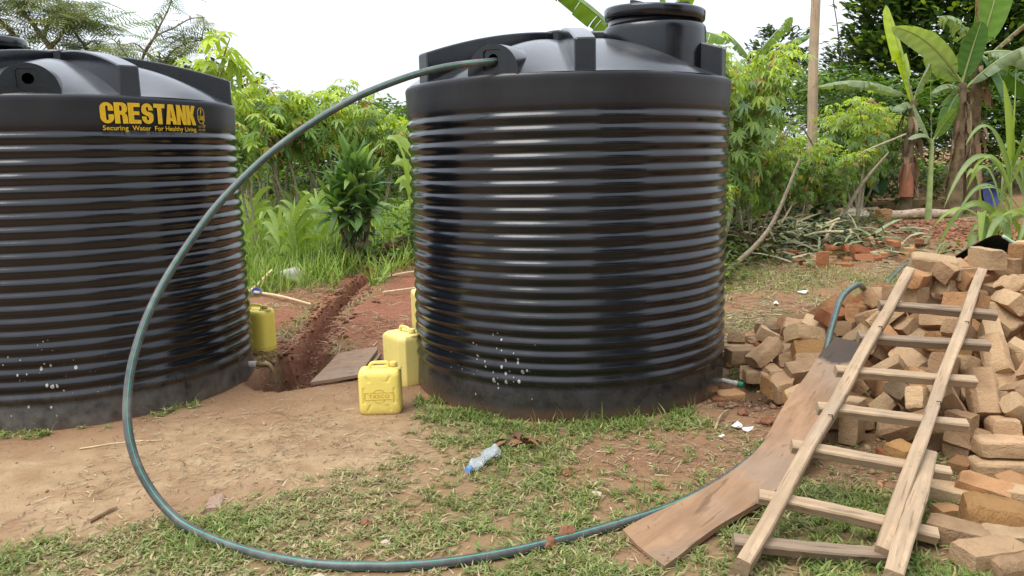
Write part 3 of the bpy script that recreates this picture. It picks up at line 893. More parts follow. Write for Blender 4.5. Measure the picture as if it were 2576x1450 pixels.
PILE = [
    (1.823, 4.23, 0.061, -0.474, -1.571, -0.587, 0.117, 0.116, 0.096),
    (2.367, 3.432, 0.066, 1.571, -0.0, 1.715, 0.166, 0.128, 0.098),
    (1.938, 5.338, 0.11, 3.123, 0.648, -0.297, 0.232, 0.112, 0.095),
    (2.277, 4.813, 0.267, 0.009, 0.775, -3.129, 0.234, 0.123, 0.096),
    (3.926, 5.768, 0.163, 0.266, 0.645, 1.99, 0.235, 0.115, 0.096),
    (2.164, 5.131, 0.159, -0.631, 0.483, 2.051, 0.247, 0.132, 0.101),
    (2.365, 5.2, 0.357, 1.35, -0.738, 0.177, 0.243, 0.118, 0.099),
    (1.621, 5.49, 0.062, 1.571, -0.0, 2.877, 0.241, 0.119, 0.098),
    (2.193, 4.322, 0.134, 0.018, -0.704, 0.085, 0.238, 0.115, 0.097),
    (2.109, 3.757, 0.049, 0.0, 0.0, 0.219, 0.23, 0.122, 0.094),
    (2.908, 4.84, 0.709, 0.0, 0.0, 0.089, 0.229, 0.113, 0.093),
    (2.15, 4.717, 0.139, -0.667, 0.427, 2.076, 0.143, 0.113, 0.093),
    (2.61, 4.139, 0.317, -0.159, -2.562, -1.809, 0.13, 0.115, 0.096),
    (2.163, 3.581, 0.121, 0.673, 1.571, 1.212, 0.238, 0.125, 0.097),
    (2.856, 4.163, 0.354, -0.368, -2.716, -0.82, 0.23, 0.117, 0.094),
    (1.812, 4.049, 0.054, 0.0, 0.0, -0.091, 0.253, 0.132, 0.103),
    (1.793, 4.612, 0.164, -0.381, 0.084, -3.068, 0.238, 0.115, 0.097),
    (1.956, 3.683, 0.134, -1.074, -0.485, -0.633, 0.234, 0.122, 0.096),
    (2.272, 3.671, 0.06, -1.571, 0.0, -2.153, 0.135, 0.116, 0.093),
    (2.368, 4.147, 0.233, 0.436, 0.026, 2.236, 0.242, 0.125, 0.099),
    (2.821, 4.411, 0.509, 0.251, 0.5, -1.079, 0.236, 0.114, 0.096),
    (1.968, 4.871, 0.071, -1.567, -0.083, -0.013, 0.233, 0.119, 0.095),
    (3.139, 5.686, 0.229, 0.065, 2.442, -1.471, 0.233, 0.122, 0.095),
    (2.358, 4.905, 0.435, -0.338, -0.106, 0.397, 0.248, 0.129, 0.101),
    (2.956, 5.55, 0.35, 0.487, -0.527, -2.381, 0.252, 0.126, 0.103),
    (2.331, 4.412, 0.273, -0.734, -0.181, 1.656, 0.251, 0.131, 0.102),
    (3.064, 5.779, 0.312, 0.822, 0.503, 0.671, 0.248, 0.128, 0.101),
    (2.646, 3.978, 0.258, 2.528, -0.13, -0.063, 0.241, 0.117, 0.099),
    (2.032, 3.9, 0.05, 3.141, 0.0, 0.463, 0.235, 0.117, 0.096),
    (2.03, 4.05, 0.1, 0.931, 0.509, -1.2, 0.126, 0.123, 0.097),
    (2.375, 3.924, 0.204, -1.534, 0.726, 1.303, 0.235, 0.125, 0.096),
    (2.278, 3.883, 0.095, -0.062, -0.697, -2.426, 0.148, 0.126, 0.103),
    (1.913, 4.521, 0.052, -3.142, -0.0, 1.496, 0.246, 0.124, 0.1),
    (2.138, 4.305, 0.228, 1.193, 2.524, -0.469, 0.231, 0.117, 0.094),
    (1.908, 4.779, 0.164, -0.739, -0.007, -0.083, 0.241, 0.119, 0.098),
    (3.387, 5.698, 0.222, 0.19, 2.43, -1.26, 0.236, 0.121, 0.097),
    (3.041, 4.353, 0.507, 1.191, -0.184, 0.305, 0.243, 0.128, 0.099),
    (1.979, 4.264, 0.053, 0.0, 3.141, -1.2, 0.251, 0.126, 0.102),
    (1.883, 5.476, 0.168, -0.002, -0.45, 2.882, 0.23, 0.118, 0.094),
    (2.424, 4.462, 0.363, -2.415, 0.192, -1.475, 0.147, 0.12, 0.098),
    (2.037, 5.527, 0.208, -1.197, -2.598, -0.026, 0.231, 0.114, 0.094),
    (2.041, 4.583, 0.143, -3.046, 0.826, -0.033, 0.251, 0.13, 0.102),
    (3.398, 6.041, 0.11, -0.299, -2.639, -1.288, 0.229, 0.112, 0.094),
    (1.837, 5.626, 0.058, -1.571, -0.0, 0.102, 0.149, 0.113, 0.093),
    (1.926, 4.871, 0.226, -0.832, -3.129, -0.061, 0.229, 0.119, 0.093),
    (2.405, 4.688, 0.405, -2.34, 0.094, 1.708, 0.243, 0.119, 0.099),
    (2.23, 5.957, 0.12, 0.0, 2.399, 0.86, 0.243, 0.121, 0.099),
    (2.93, 5.024, 0.721, 1.649, 0.033, 2.745, 0.243, 0.122, 0.099),
    (2.085, 3.8, 0.208, 1.231, 0.547, 0.58, 0.241, 0.12, 0.098),
    (3.533, 5.706, 0.226, -1.901, -0.869, 1.571, 0.116, 0.116, 0.097),
    (2.465, 3.578, 0.051, 0.0, -0.0, 3.059, 0.242, 0.124, 0.099),
    (2.443, 5.068, 0.53, -0.859, -0.093, -2.454, 0.24, 0.122, 0.098),
    (2.44, 4.147, 0.317, -0.409, -0.159, -1.199, 0.245, 0.123, 0.1),
    (1.85, 5.788, 0.049, 0.0, -3.142, 0.417, 0.147, 0.123, 0.095),
    (1.632, 4.567, 0.086, 0.0, -1.486, -3.067, 0.16, 0.122, 0.103),
    (2.499, 3.744, 0.162, -1.297, 0.853, -1.653, 0.232, 0.114, 0.095),
    (2.18, 3.729, 0.238, -0.697, -0.858, -2.719, 0.242, 0.125, 0.099),
    (2.163, 4.185, 0.166, 2.885, 0.146, -0.183, 0.23, 0.123, 0.094),
    (2.219, 4.949, 0.249, 0.151, -3.047, 0.141, 0.119, 0.122, 0.097),
    (1.318, 5.446, 0.066, -1.571, -0.0, 3.134, 0.252, 0.128, 0.103),
    (2.074, 3.95, 0.209, 0.297, 0.585, 0.592, 0.236, 0.123, 0.096),
    (1.867, 3.534, 0.053, -3.142, 0.0, 0.468, 0.14, 0.13, 0.103),
    (2.268, 4.7, 0.291, 1.567, -2.655, 0.026, 0.114, 0.128, 0.101),
    (2.008, 5.932, 0.146, 0.0, -3.142, 0.674, 0.233, 0.116, 0.095),
    (2.981, 4.811, 0.815, -1.571, -0.0, 1.591, 0.243, 0.12, 0.099),
    (1.847, 4.981, 0.161, 0.034, 3.015, 0.068, 0.229, 0.119, 0.093),
    (3.15, 4.848, 0.728, -0.454, 1.571, 0.0, 0.132, 0.12, 0.1),
    (2.365, 3.761, 0.275, 0.018, 2.297, 1.327, 0.252, 0.132, 0.103),
    (3.036, 4.419, 0.626, -1.198, -0.22, -1.909, 0.249, 0.132, 0.102),
    (2.486, 3.596, 0.204, -0.403, -0.702, 3.081, 0.24, 0.126, 0.098),
    (1.957, 5.609, 0.178, -2.154, 0.662, -0.109, 0.233, 0.124, 0.095),
    (3.256, 5.525, 0.48, -0.081, 3.018, 1.439, 0.253, 0.131, 0.103),
    (1.651, 4.955, 0.201, 2.942, -0.518, 0.395, 0.232, 0.122, 0.095),
    (1.607, 5.032, 0.05, 3.142, -0.0, -0.457, 0.137, 0.125, 0.097),
    (2.573, 3.798, 0.249, -2.191, 0.397, 1.409, 0.253, 0.125, 0.103),
    (2.459, 4.268, 0.385, 2.723, 0.13, -0.564, 0.248, 0.124, 0.101),
    (2.823, 5.661, 0.263, 1.814, 0.665, 1.953, 0.235, 0.114, 0.096),
    (1.859, 5.105, 0.159, 2.439, -1.272, -0.799, 0.131, 0.12, 0.097),
    (1.727, 5.195, 0.052, 0.0, -3.142, -0.801, 0.243, 0.128, 0.099),
    (3.424, 5.492, 0.514, 2.608, -0.045, 1.611, 0.248, 0.131, 0.101),
    (1.734, 4.397, 0.107, -0.048, 2.656, -0.314, 0.249, 0.129, 0.102),
    (2.0, 5.253, 0.272, -0.718, 0.183, -0.259, 0.253, 0.135, 0.103),
    (2.266, 3.969, 0.212, 0.198, 0.383, 1.289, 0.246, 0.124, 0.101),
    (1.751, 3.847, 0.119, 2.395, -1.571, 0.0, 0.233, 0.119, 0.095),
    (2.318, 5.053, 0.431, -1.482, -0.156, -2.509, 0.232, 0.118, 0.095),
    (1.678, 4.838, 0.066, -1.571, -0.0, 1.594, 0.119, 0.128, 0.102),
    (3.138, 5.609, 0.4, 0.22, -0.158, 1.742, 0.249, 0.122, 0.102),
    (3.252, 4.902, 0.777, -1.125, -1.571, 0.0, 0.23, 0.118, 0.094),
    (2.234, 4.994, 0.339, 0.083, -0.159, -2.47, 0.234, 0.118, 0.096),
    (2.429, 5.633, 0.35, -1.07, 2.476, -0.232, 0.246, 0.121, 0.101),
    (2.9, 4.423, 0.604, -0.776, -0.015, -1.684, 0.232, 0.113, 0.095),
    (2.57, 5.305, 0.515, 0.206, -2.874, 1.142, 0.251, 0.131, 0.102),
    (2.704, 4.271, 0.431, 1.456, 0.542, -1.926, 0.231, 0.118, 0.094),
    (2.379, 3.781, 0.132, -0.062, 0.794, -2.153, 0.136, 0.125, 0.102),
    (1.662, 5.632, 0.111, -0.0, 0.627, 1.302, 0.239, 0.123, 0.098),
    (2.66, 4.471, 0.594, -1.165, 0.153, 1.991, 0.233, 0.118, 0.095),
    (1.921, 4.98, 0.307, 0.413, -2.898, 0.418, 0.251, 0.126, 0.103),
    (2.179, 4.063, 0.262, 1.245, -0.517, -1.669, 0.159, 0.121, 0.099),
    (2.147, 5.652, 0.246, -1.748, -0.18, -0.657, 0.254, 0.126, 0.104),
    (3.206, 4.675, 0.668, -0.43, 3.069, 0.156, 0.239, 0.121, 0.098),
    (2.982, 4.576, 0.677, -0.834, 0.296, 1.303, 0.154, 0.112, 0.093),
    (1.855, 4.7, 0.064, 1.571, 0.0, -0.075, 0.249, 0.125, 0.102),
    (2.695, 5.49, 0.397, 2.429, -0.073, 0.194, 0.253, 0.124, 0.103),
    (3.375, 5.016, 0.782, 0.128, -1.048, -2.542, 0.23, 0.115, 0.094),
    (3.05, 5.893, 0.351, 2.355, 0.43, 0.587, 0.24, 0.123, 0.098),
    (2.596, 4.054, 0.391, 2.463, -0.709, 1.326, 0.232, 0.123, 0.095),
    (2.533, 4.286, 0.462, -0.013, 0.439, 0.694, 0.233, 0.119, 0.095),
    (2.14, 4.723, 0.313, 0.751, 2.388, -0.884, 0.228, 0.113, 0.093),
    (2.48, 5.37, 0.415, 2.824, 0.494, -0.604, 0.126, 0.121, 0.101),
    (2.335, 3.543, 0.172, 0.107, -0.184, -1.957, 0.231, 0.119, 0.094),
    (2.323, 4.053, 0.313, 0.413, 2.026, 0.965, 0.157, 0.119, 0.095),
    (2.149, 5.078, 0.404, -2.698, 0.086, 0.636, 0.246, 0.119, 0.1),
    (1.563, 5.082, 0.148, 0.0, 0.0, -3.045, 0.239, 0.126, 0.098),
    (2.191, 5.282, 0.387, 2.245, -0.679, -0.356, 0.248, 0.128, 0.101),
    (3.1, 5.503, 0.501, -0.157, 0.093, -1.912, 0.248, 0.123, 0.101),
    (2.292, 4.586, 0.38, -2.359, -0.429, 0.334, 0.111, 0.124, 0.099),
    (2.07, 5.121, 0.313, -2.488, 0.439, -0.51, 0.233, 0.112, 0.095),
    (2.733, 4.054, 0.335, -0.065, 0.568, 1.551, 0.156, 0.122, 0.093),
    (3.214, 5.404, 0.576, -0.044, -0.177, 2.519, 0.247, 0.129, 0.101),
    (2.716, 3.882, 0.372, 2.585, -0.714, 0.494, 0.165, 0.127, 0.099),
    (2.549, 4.469, 0.499, -0.432, -0.144, -0.897, 0.247, 0.124, 0.101),
    (2.313, 4.698, 0.491, 2.949, -0.76, -0.195, 0.231, 0.119, 0.094),
]
PILE_UNDER = [
    (1.79, 4.934, 0.05, 3.141, 0.0, 1.558, 0.235, 0.118, 0.096),
    (2.802, 3.295, 0.051, -3.141, 0.0, -0.599, 0.24, 0.127, 0.098),
    (3.081, 5.072, 0.718, -0.54, -1.486, 1.571, 0.123, 0.132, 0.104),
    (3.006, 3.201, 0.053, -0.001, 3.141, 0.598, 0.132, 0.123, 0.101),
    (2.14, 4.875, 0.155, 2.444, 0.008, -1.579, 0.124, 0.119, 0.1),
    (3.562, 4.492, 0.632, -0.169, 3.114, -1.296, 0.254, 0.135, 0.104),
    (3.058, 4.191, 0.371, -0.288, -2.66, -1.0, 0.228, 0.116, 0.093),
    (2.84, 3.621, 0.078, -0.527, -3.142, 0.08, 0.249, 0.131, 0.102),
    (3.44, 4.383, 0.498, -0.222, 2.658, 1.009, 0.165, 0.128, 0.101),
    (3.276, 3.27, 0.053, -0.0, 0.0, 2.139, 0.163, 0.131, 0.101),
    (2.184, 4.06, 0.088, -0.285, -0.074, -0.938, 0.253, 0.126, 0.103),
    (3.445, 3.636, 0.083, -0.517, -0.068, 0.278, 0.244, 0.124, 0.1),
    (3.473, 3.793, 0.234, -0.46, 0.264, 0.877, 0.25, 0.128, 0.102),
    (3.19, 3.534, 0.129, -0.331, -2.514, 0.782, 0.248, 0.126, 0.101),
    (3.216, 3.939, 0.234, 2.109, -0.148, 0.243, 0.251, 0.126, 0.102),
    (3.552, 3.507, 0.05, 0.0, 0.0, 0.483, 0.237, 0.124, 0.097),
    (2.867, 3.465, 0.085, 0.766, -0.072, 0.154, 0.163, 0.125, 0.099),
    (2.916, 4.041, 0.391, -2.587, -0.03, 0.049, 0.243, 0.123, 0.099),
    (3.589, 3.293, 0.163, 1.571, 0.0, 0.263, 0.251, 0.133, 0.102),
    (2.693, 3.131, 0.096, 0.008, 0.425, -2.021, 0.241, 0.119, 0.098),
    (2.998, 3.896, 0.2, 1.793, -0.513, 1.139, 0.151, 0.115, 0.094),
    (3.041, 3.856, 0.437, 1.075, -3.083, -0.061, 0.14, 0.131, 0.102),
    (2.047, 5.056, 0.17, -1.995, 0.173, -1.426, 0.238, 0.117, 0.097),
    (2.939, 3.777, 0.132, -1.373, -0.504, 1.131, 0.146, 0.122, 0.096),
    (3.228, 4.268, 0.497, -0.574, 0.101, 0.438, 0.235, 0.121, 0.096),
    (3.184, 3.705, 0.163, -0.62, -0.297, -0.722, 0.237, 0.117, 0.097),
    (3.494, 4.882, 0.784, 0.741, 1.571, 1.456, 0.245, 0.126, 0.1),
    (3.242, 3.603, 0.339, -0.501, -0.364, 0.879, 0.254, 0.134, 0.104),
    (2.746, 3.75, 0.101, -0.505, 0.1, -2.971, 0.231, 0.116, 0.094),
    (2.668, 3.79, 0.215, 0.345, -3.052, 1.015, 0.246, 0.12, 0.1),
    (3.016, 3.866, 0.312, -0.023, 2.643, 1.57, 0.246, 0.121, 0.1),
    (3.003, 3.449, 0.146, -2.115, -0.49, 1.727, 0.136, 0.125, 0.097),
    (3.503, 4.252, 0.424, 1.347, 0.512, -2.006, 0.13, 0.121, 0.1),
    (3.428, 3.71, 0.153, 2.716, -0.317, -0.21, 0.237, 0.122, 0.097),
    (2.853, 3.318, 0.185, -0.0, 0.297, -2.326, 0.248, 0.126, 0.101),
    (2.495, 3.394, 0.06, -1.571, 0.0, -1.515, 0.228, 0.117, 0.093),
    (3.268, 3.798, 0.237, -2.206, 0.583, 0.729, 0.254, 0.13, 0.104),
    (2.661, 3.4, 0.109, -2.237, -0.256, -1.973, 0.248, 0.123, 0.101),
    (3.386, 4.009, 0.279, 1.804, -1.016, -1.571, 0.129, 0.133, 0.104),
    (3.438, 3.374, 0.129, 3.125, -0.559, 0.568, 0.242, 0.126, 0.099),
    (2.655, 3.582, 0.174, 0.575, -0.918, -0.828, 0.153, 0.135, 0.104),
    (3.52, 5.069, 0.752, -0.49, 0.326, 2.145, 0.245, 0.122, 0.1),
    (3.256, 3.44, 0.064, 1.571, 0.0, -2.558, 0.154, 0.124, 0.101),
    (3.167, 3.184, 0.073, -1.811, -0.001, 2.171, 0.237, 0.124, 0.097),
    (3.464, 4.067, 0.395, -0.76, -2.352, 1.055, 0.247, 0.124, 0.101),
    (2.915, 3.679, 0.214, 1.034, 3.085, 0.046, 0.151, 0.119, 0.097),
    (3.125, 3.693, 0.321, 0.308, 2.337, 1.006, 0.254, 0.134, 0.104),
    (3.208, 5.254, 0.674, 3.044, -0.017, -1.453, 0.231, 0.122, 0.094),
    (3.297, 4.164, 0.357, -0.143, -0.538, 1.845, 0.243, 0.124, 0.099),
    (3.558, 4.14, 0.546, 3.038, -0.738, 0.646, 0.232, 0.124, 0.095),
    (3.043, 3.361, 0.074, -1.081, -0.0, 0.156, 0.234, 0.114, 0.096),
    (3.244, 2.714, 0.059, -1.571, -0.0, -1.469, 0.231, 0.113, 0.094),
    (2.779, 3.774, 0.254, -1.929, 0.273, 0.947, 0.251, 0.133, 0.102),
    (1.966, 5.066, 0.061, 1.577, 0.003, -1.786, 0.238, 0.119, 0.097),
    (3.131, 4.08, 0.461, -0.465, -0.498, -2.486, 0.254, 0.129, 0.104),
    (3.46, 3.861, 0.428, -0.508, 0.145, 0.648, 0.232, 0.12, 0.095),
    (2.899, 3.663, 0.333, -0.111, -0.496, 1.746, 0.254, 0.126, 0.103),
    (3.313, 3.959, 0.41, 0.368, -2.615, -1.217, 0.237, 0.122, 0.097),
    (2.879, 3.895, 0.355, -1.298, -0.09, -3.126, 0.145, 0.121, 0.102),
    (2.943, 3.58, 0.172, -0.528, 3.095, 0.042, 0.235, 0.115, 0.096),
    (3.404, 4.67, 0.715, 0.169, 0.004, -1.266, 0.24, 0.127, 0.098),
    (2.517, 2.938, 0.051, -0.0, -0.0, 1.131, 0.239, 0.123, 0.098),
    (3.593, 4.712, 0.732, 1.182, 1.096, -2.308, 0.134, 0.128, 0.103),
    (3.262, 4.148, 0.551, -0.702, 0.65, 1.993, 0.131, 0.129, 0.102),
    (3.168, 4.016, 0.314, -2.526, 0.497, 0.655, 0.157, 0.13, 0.103),
    (2.494, 3.906, 0.164, -0.886, 0.085, 2.708, 0.127, 0.129, 0.102),
    (3.057, 3.592, 0.063, -0.059, -3.042, -1.199, 0.229, 0.115, 0.093),
    (2.933, 3.511, 0.254, -1.049, -0.094, 0.124, 0.229, 0.116, 0.094),
    (1.89, 5.231, 0.132, 1.958, 2.261, 0.196, 0.135, 0.115, 0.094),
    (2.706, 2.765, 0.062, -1.571, 0.0, 1.808, 0.232, 0.12, 0.095),
    (3.267, 3.306, 0.175, -0.021, -0.248, 0.599, 0.246, 0.12, 0.101),
    (3.404, 4.187, 0.533, 0.992, 0.606, -2.328, 0.248, 0.123, 0.101),
    (2.477, 3.405, 0.172, -0.048, -3.06, 0.591, 0.228, 0.112, 0.093),
    (3.285, 4.381, 0.596, -1.723, -0.237, -0.911, 0.253, 0.123, 0.103),
    (3.465, 3.815, 0.339, -0.523, -0.059, 0.291, 0.254, 0.125, 0.104),
    (3.384, 3.507, 0.136, -0.582, 2.628, -1.329, 0.119, 0.125, 0.098),
    (3.228, 3.894, 0.444, -1.927, 0.118, -1.044, 0.239, 0.123, 0.098),
    (2.877, 3.099, 0.066, -1.571, -0.0, 1.343, 0.142, 0.127, 0.098),
    (3.513, 3.621, 0.314, 1.898, -0.769, 1.609, 0.242, 0.126, 0.099),
    (3.044, 2.972, 0.061, 1.571, -0.0, -0.722, 0.231, 0.119, 0.095),
    (3.324, 3.56, 0.242, -0.631, 0.319, -2.178, 0.248, 0.124, 0.101),
]
FAR_HEAP = [
    (3.523, 9.386, 0.16, 1.571, 0.0, 0.682, 0.152, 0.118, 0.098),
    (3.605, 9.326, 0.166, 2.242, -1.571, 0.0, 0.133, 0.125, 0.096),
    (3.597, 9.843, 0.181, 0.533, 1.571, 0.0, 0.132, 0.124, 0.097),
    (3.711, 9.159, 0.221, 0.997, -1.571, 0.0, 0.252, 0.126, 0.103),
    (3.641, 9.674, 0.159, -3.142, 0.0, 0.759, 0.113, 0.117, 0.097),
    (3.976, 9.224, 0.145, -0.0, -0.0, -0.71, 0.234, 0.123, 0.096),
    (3.566, 10.051, 0.183, 1.571, -0.0, -2.414, 0.25, 0.123, 0.102),
    (3.815, 9.627, 0.179, -0.644, -1.571, -1.465, 0.141, 0.126, 0.102),
    (3.737, 9.927, 0.18, -3.014, -1.571, 0.0, 0.125, 0.114, 0.096),
    (3.762, 10.325, 0.177, -0.0, 0.0, -0.476, 0.128, 0.122, 0.095),
    (3.865, 9.413, 0.154, -0.0, 3.142, 1.177, 0.133, 0.133, 0.103),
    (3.957, 9.515, 0.168, -1.571, 0.0, -0.217, 0.161, 0.124, 0.098),
    (4.176, 9.59, 0.155, -0.0, 0.0, 1.459, 0.231, 0.112, 0.094),
    (3.973, 9.618, 0.229, -1.437, 1.571, 0.0, 0.242, 0.127, 0.099),
    (4.354, 9.601, 0.256, 0.917, 0.333, 0.382, 0.251, 0.127, 0.103),
    (4.537, 9.55, 0.167, 3.12, -1.571, 0.0, 0.12, 0.129, 0.099),
    (4.103, 10.271, 0.176, 0.0, -0.0, -3.025, 0.134, 0.123, 0.095),
    (4.585, 9.767, 0.172, -1.571, -0.0, -2.711, 0.151, 0.117, 0.095),
    (4.352, 9.491, 0.182, -0.848, -0.0, 3.121, 0.235, 0.125, 0.096),
    (5.365, 10.166, 0.274, -0.0, 0.0, 2.435, 0.113, 0.115, 0.095),
    (4.221, 10.325, 0.274, -0.002, -3.14, 0.823, 0.149, 0.12, 0.098),
    (4.741, 10.101, 0.174, -0.0, -0.0, -1.654, 0.15, 0.131, 0.101),
    (4.201, 9.83, 0.228, -1.571, -0.509, -0.936, 0.247, 0.121, 0.101),
    (4.994, 9.778, 0.16, 0.0, 3.142, 0.828, 0.13, 0.116, 0.093),
    (4.728, 10.288, 0.24, -1.571, 0.529, 2.16, 0.238, 0.121, 0.097),
    (4.659, 10.777, 0.209, -1.571, -0.0, 0.559, 0.247, 0.131, 0.101),
    (4.975, 10.05, 0.169, -0.0, -0.0, -1.298, 0.155, 0.117, 0.095),
    (4.766, 9.876, 0.171, -1.434, -1.571, 0.0, 0.11, 0.111, 0.093),
    (4.987, 10.074, 0.267, 0.0, -0.0, 1.732, 0.169, 0.122, 0.1),
    (4.969, 11.03, 0.203, -0.0, 0.0, -0.524, 0.254, 0.132, 0.104),
    (4.975, 10.598, 0.209, 0.313, -1.571, 0.0, 0.142, 0.111, 0.094),
    (4.931, 10.383, 0.196, -1.571, -0.0, -2.625, 0.134, 0.13, 0.1),
    (5.219, 10.05, 0.172, -0.0, 0.0, -0.199, 0.155, 0.124, 0.1),
    (5.177, 10.278, 0.191, -1.571, -0.0, 0.243, 0.161, 0.124, 0.097),
    (5.378, 10.212, 0.177, -0.0, -0.0, -0.373, 0.149, 0.122, 0.101),
]
LOOSE = [
    (1.942, 5.551, 0.19, 0.0, 0.0, 0.349, 0.16, 0.12, 0.1, 3),
    (2.078, 5.485, 0.19, 0.0, 0.0, -0.14, 0.235, 0.12, 0.1, 0),
    (1.967, 5.581, 0.08, 0.0, 0.087, 0.611, 0.17, 0.12, 0.1, 2),
    (2.09, 5.569, 0.08, 0.07, 0.0, -0.087, 0.22, 0.12, 0.095, 0),
    (1.896, 5.945, 0.05, 0.0, 0.0, 0.175, 0.24, 0.12, 0.09, 1),
    (1.763, 5.623, 0.05, 0.0, 0.0, 0.698, 0.17, 0.12, 0.09, 2),
    (1.8, 5.473, 0.075, 0.611, 0.175, 1.082, 0.24, 0.12, 0.095, 2),
    (1.598, 5.382, 0.05, 0.0, 0.0, 0.087, 0.2, 0.12, 0.1, 0),
    (1.865, 5.347, 0.05, 0.0, 0.0, 0.524, 0.14, 0.11, 0.09, 3),
    (1.942, 5.167, 0.09, 0.873, 0.0, 0.436, 0.25, 0.13, 0.1, 0),
    (1.744, 5.175, 0.05, 0.0, 0.175, -0.524, 0.18, 0.12, 0.09, 1),
    (1.647, 4.945, 0.05, 0.0, 0.0, -0.07, 0.25, 0.12, 0.09, 0),
    (1.729, 4.854, 0.05, 0.0, 0.052, 0.14, 0.25, 0.12, 0.09, 0),
    (1.934, 4.96, 0.05, 0.0, 0.0, 0.262, 0.2, 0.12, 0.09, 1),
    (1.67, 4.656, 0.055, 0.052, 0.07, 0.349, 0.19, 0.14, 0.115, 5),
    (1.835, 4.738, 0.05, 0.087, 0.0, -0.436, 0.15, 0.12, 0.1, 5),
    (1.708, 4.521, 0.045, 0.105, 0.0, 0.175, 0.15, 0.1, 0.08, 5),
    (2.088, 5.189, 0.14, 0.175, 0.489, -0.838, 0.25, 0.12, 0.095, 1),
    (1.393, 4.805, -0.055, 0.087, 0.0, 0.262, 0.15, 0.11, 0.08, 1),
    (1.264, 4.615, -0.02, 0.0, 0.0, 0.0, 0.07, 0.06, 0.05, 2),
    (2.188, 3.553, 0.12, 1.012, 0.175, -0.611, 0.25, 0.13, 0.1, 0),
    (2.242, 3.395, 0.145, 0.0, 0.0, -0.105, 0.25, 0.12, 0.09, 0),
    (2.342, 3.543, 0.05, 0.0, 0.0, -0.105, 0.26, 0.12, 0.09, 0),
    (2.213, 3.365, 0.05, 0.0, 0.0, -0.14, 0.26, 0.13, 0.1, 0),
    (1.987, 3.105, 0.06, 0.14, 0.14, -0.663, 0.24, 0.13, 0.11, 1),
    (1.858, 3.132, 0.04, 0.0, 0.07, -0.559, 0.25, 0.14, 0.08, 4),
    (2.178, 3.205, 0.04, 0.349, 0.0, 0.524, 0.18, 0.12, 0.09, 1),
    (2.096, 3.058, 0.05, 0.0, 0.0, -0.524, 0.24, 0.13, 0.1, 4),
    (1.855, 2.815, 0.085, 0.105, 0.105, -0.349, 0.25, 0.16, 0.15, 5),
    (1.682, 2.756, 0.05, 0.0, 0.035, -0.611, 0.25, 0.13, 0.095, 0),
    (1.852, 2.698, 0.05, 0.0, 0.0, -0.209, 0.25, 0.13, 0.095, 4),
    (1.705, 2.598, 0.05, 0.0, 0.0, 0.209, 0.27, 0.14, 0.095, 0),
    (1.758, 2.533, 0.045, 0.0, 0.0, 0.14, 0.22, 0.12, 0.09, 0),
    (1.861, 3.248, 0.04, 0.0, 0.0, 0.349, 0.15, 0.1, 0.08, 4),
    (1.764, 2.958, 0.035, 0.0, 0.0, 0.175, 0.12, 0.09, 0.07, 1),
    (1.781, 2.727, 0.03, 0.175, 0.0, 0.524, 0.09, 0.07, 0.06, 0),
    (1.84, 3.582, 0.03, 0.0, 0.0, 0.087, 0.13, 0.1, 0.07, 2),
    (2.096, 3.449, 0.03, 0.0, 0.0, 0.698, 0.13, 0.1, 0.06, 1),
    (2.688, 4.99, 0.662, 0.063, 0.14, 0.873, 0.24, 0.13, 0.105, 4),
    (2.718, 4.95, 0.767, 0.209, 0.14, -0.349, 0.26, 0.13, 0.1, 4),
    (2.785, 4.94, 0.625, 0.157, 0.0, 1.833, 0.24, 0.13, 0.105, 4),
    (2.815, 4.9, 0.73, 0.524, 0.0, 0.611, 0.25, 0.13, 0.11, 0),
    (2.913, 4.96, 0.599, 0.052, -0.262, 0.698, 0.24, 0.13, 0.105, 0),
    (2.943, 4.92, 0.704, 0.175, -0.262, -0.524, 0.25, 0.13, 0.11, 5),
    (3.061, 5.04, 0.639, 0.288, 0.175, 1.658, 0.24, 0.13, 0.105, 4),
    (3.091, 5.0, 0.744, 0.96, 0.175, 0.436, 0.24, 0.13, 0.12, 0),
    (2.899, 4.84, 0.581, 0.105, 0.0, 1.396, 0.24, 0.13, 0.105, 0),
    (2.929, 4.8, 0.686, 0.349, 0.0, 0.175, 0.25, 0.13, 0.11, 1),
    (3.204, 4.99, 0.557, 0.0, 0.07, 1.012, 0.24, 0.13, 0.105, 4),
    (3.234, 4.95, 0.662, 0.0, 0.07, -0.209, 0.27, 0.14, 0.12, 0),
    (2.495, 4.84, 0.59, 0.105, 0.087, 2.094, 0.24, 0.13, 0.105, 0),
    (2.525, 4.8, 0.695, 0.349, 0.087, 0.873, 0.24, 0.13, 0.1, 1),
    (3.005, 4.79, 0.524, 0.131, 0.175, 0.524, 0.24, 0.13, 0.105, 4),
    (3.035, 4.75, 0.629, 0.436, 0.175, -0.698, 0.26, 0.14, 0.11, 4),
    (3.118, 4.79, 0.509, 0.209, 0.0, 1.571, 0.24, 0.13, 0.105, 0),
    (3.148, 4.75, 0.614, 0.698, 0.0, 0.349, 0.24, 0.13, 0.11, 1),
]
CNAME = ['buff', 'tan', 'red', 'smoke-darkened', 'pale sandy', 'ochre']
def heap_zone(b):
    x, y, z = b[:3]
    if z > .62: return 'on the crest of the big heap left of the tarpaulin' if x < 2.9 else 'on the crest of the big heap before the tarpaulin'
    t_ = (y - 2.516) / (4.45 - 2.516)                    # along the ladder
    xl, xr = .791 + 1.53 * t_, 1.312 + 1.42 * t_
    if x < xl: return 'on the left flank of the big heap beside the hose' if z > .2 else 'at the left foot of the big heap beside the slab'
    if x < xr: return 'high up between the ladder rails on the heap' if z > .35 else 'low down between the ladder rails on the heap'
    return 'high on the heap right of the ladder' if z > .35 else 'low on the heap right of the ladder'
rd = random.Random(5)
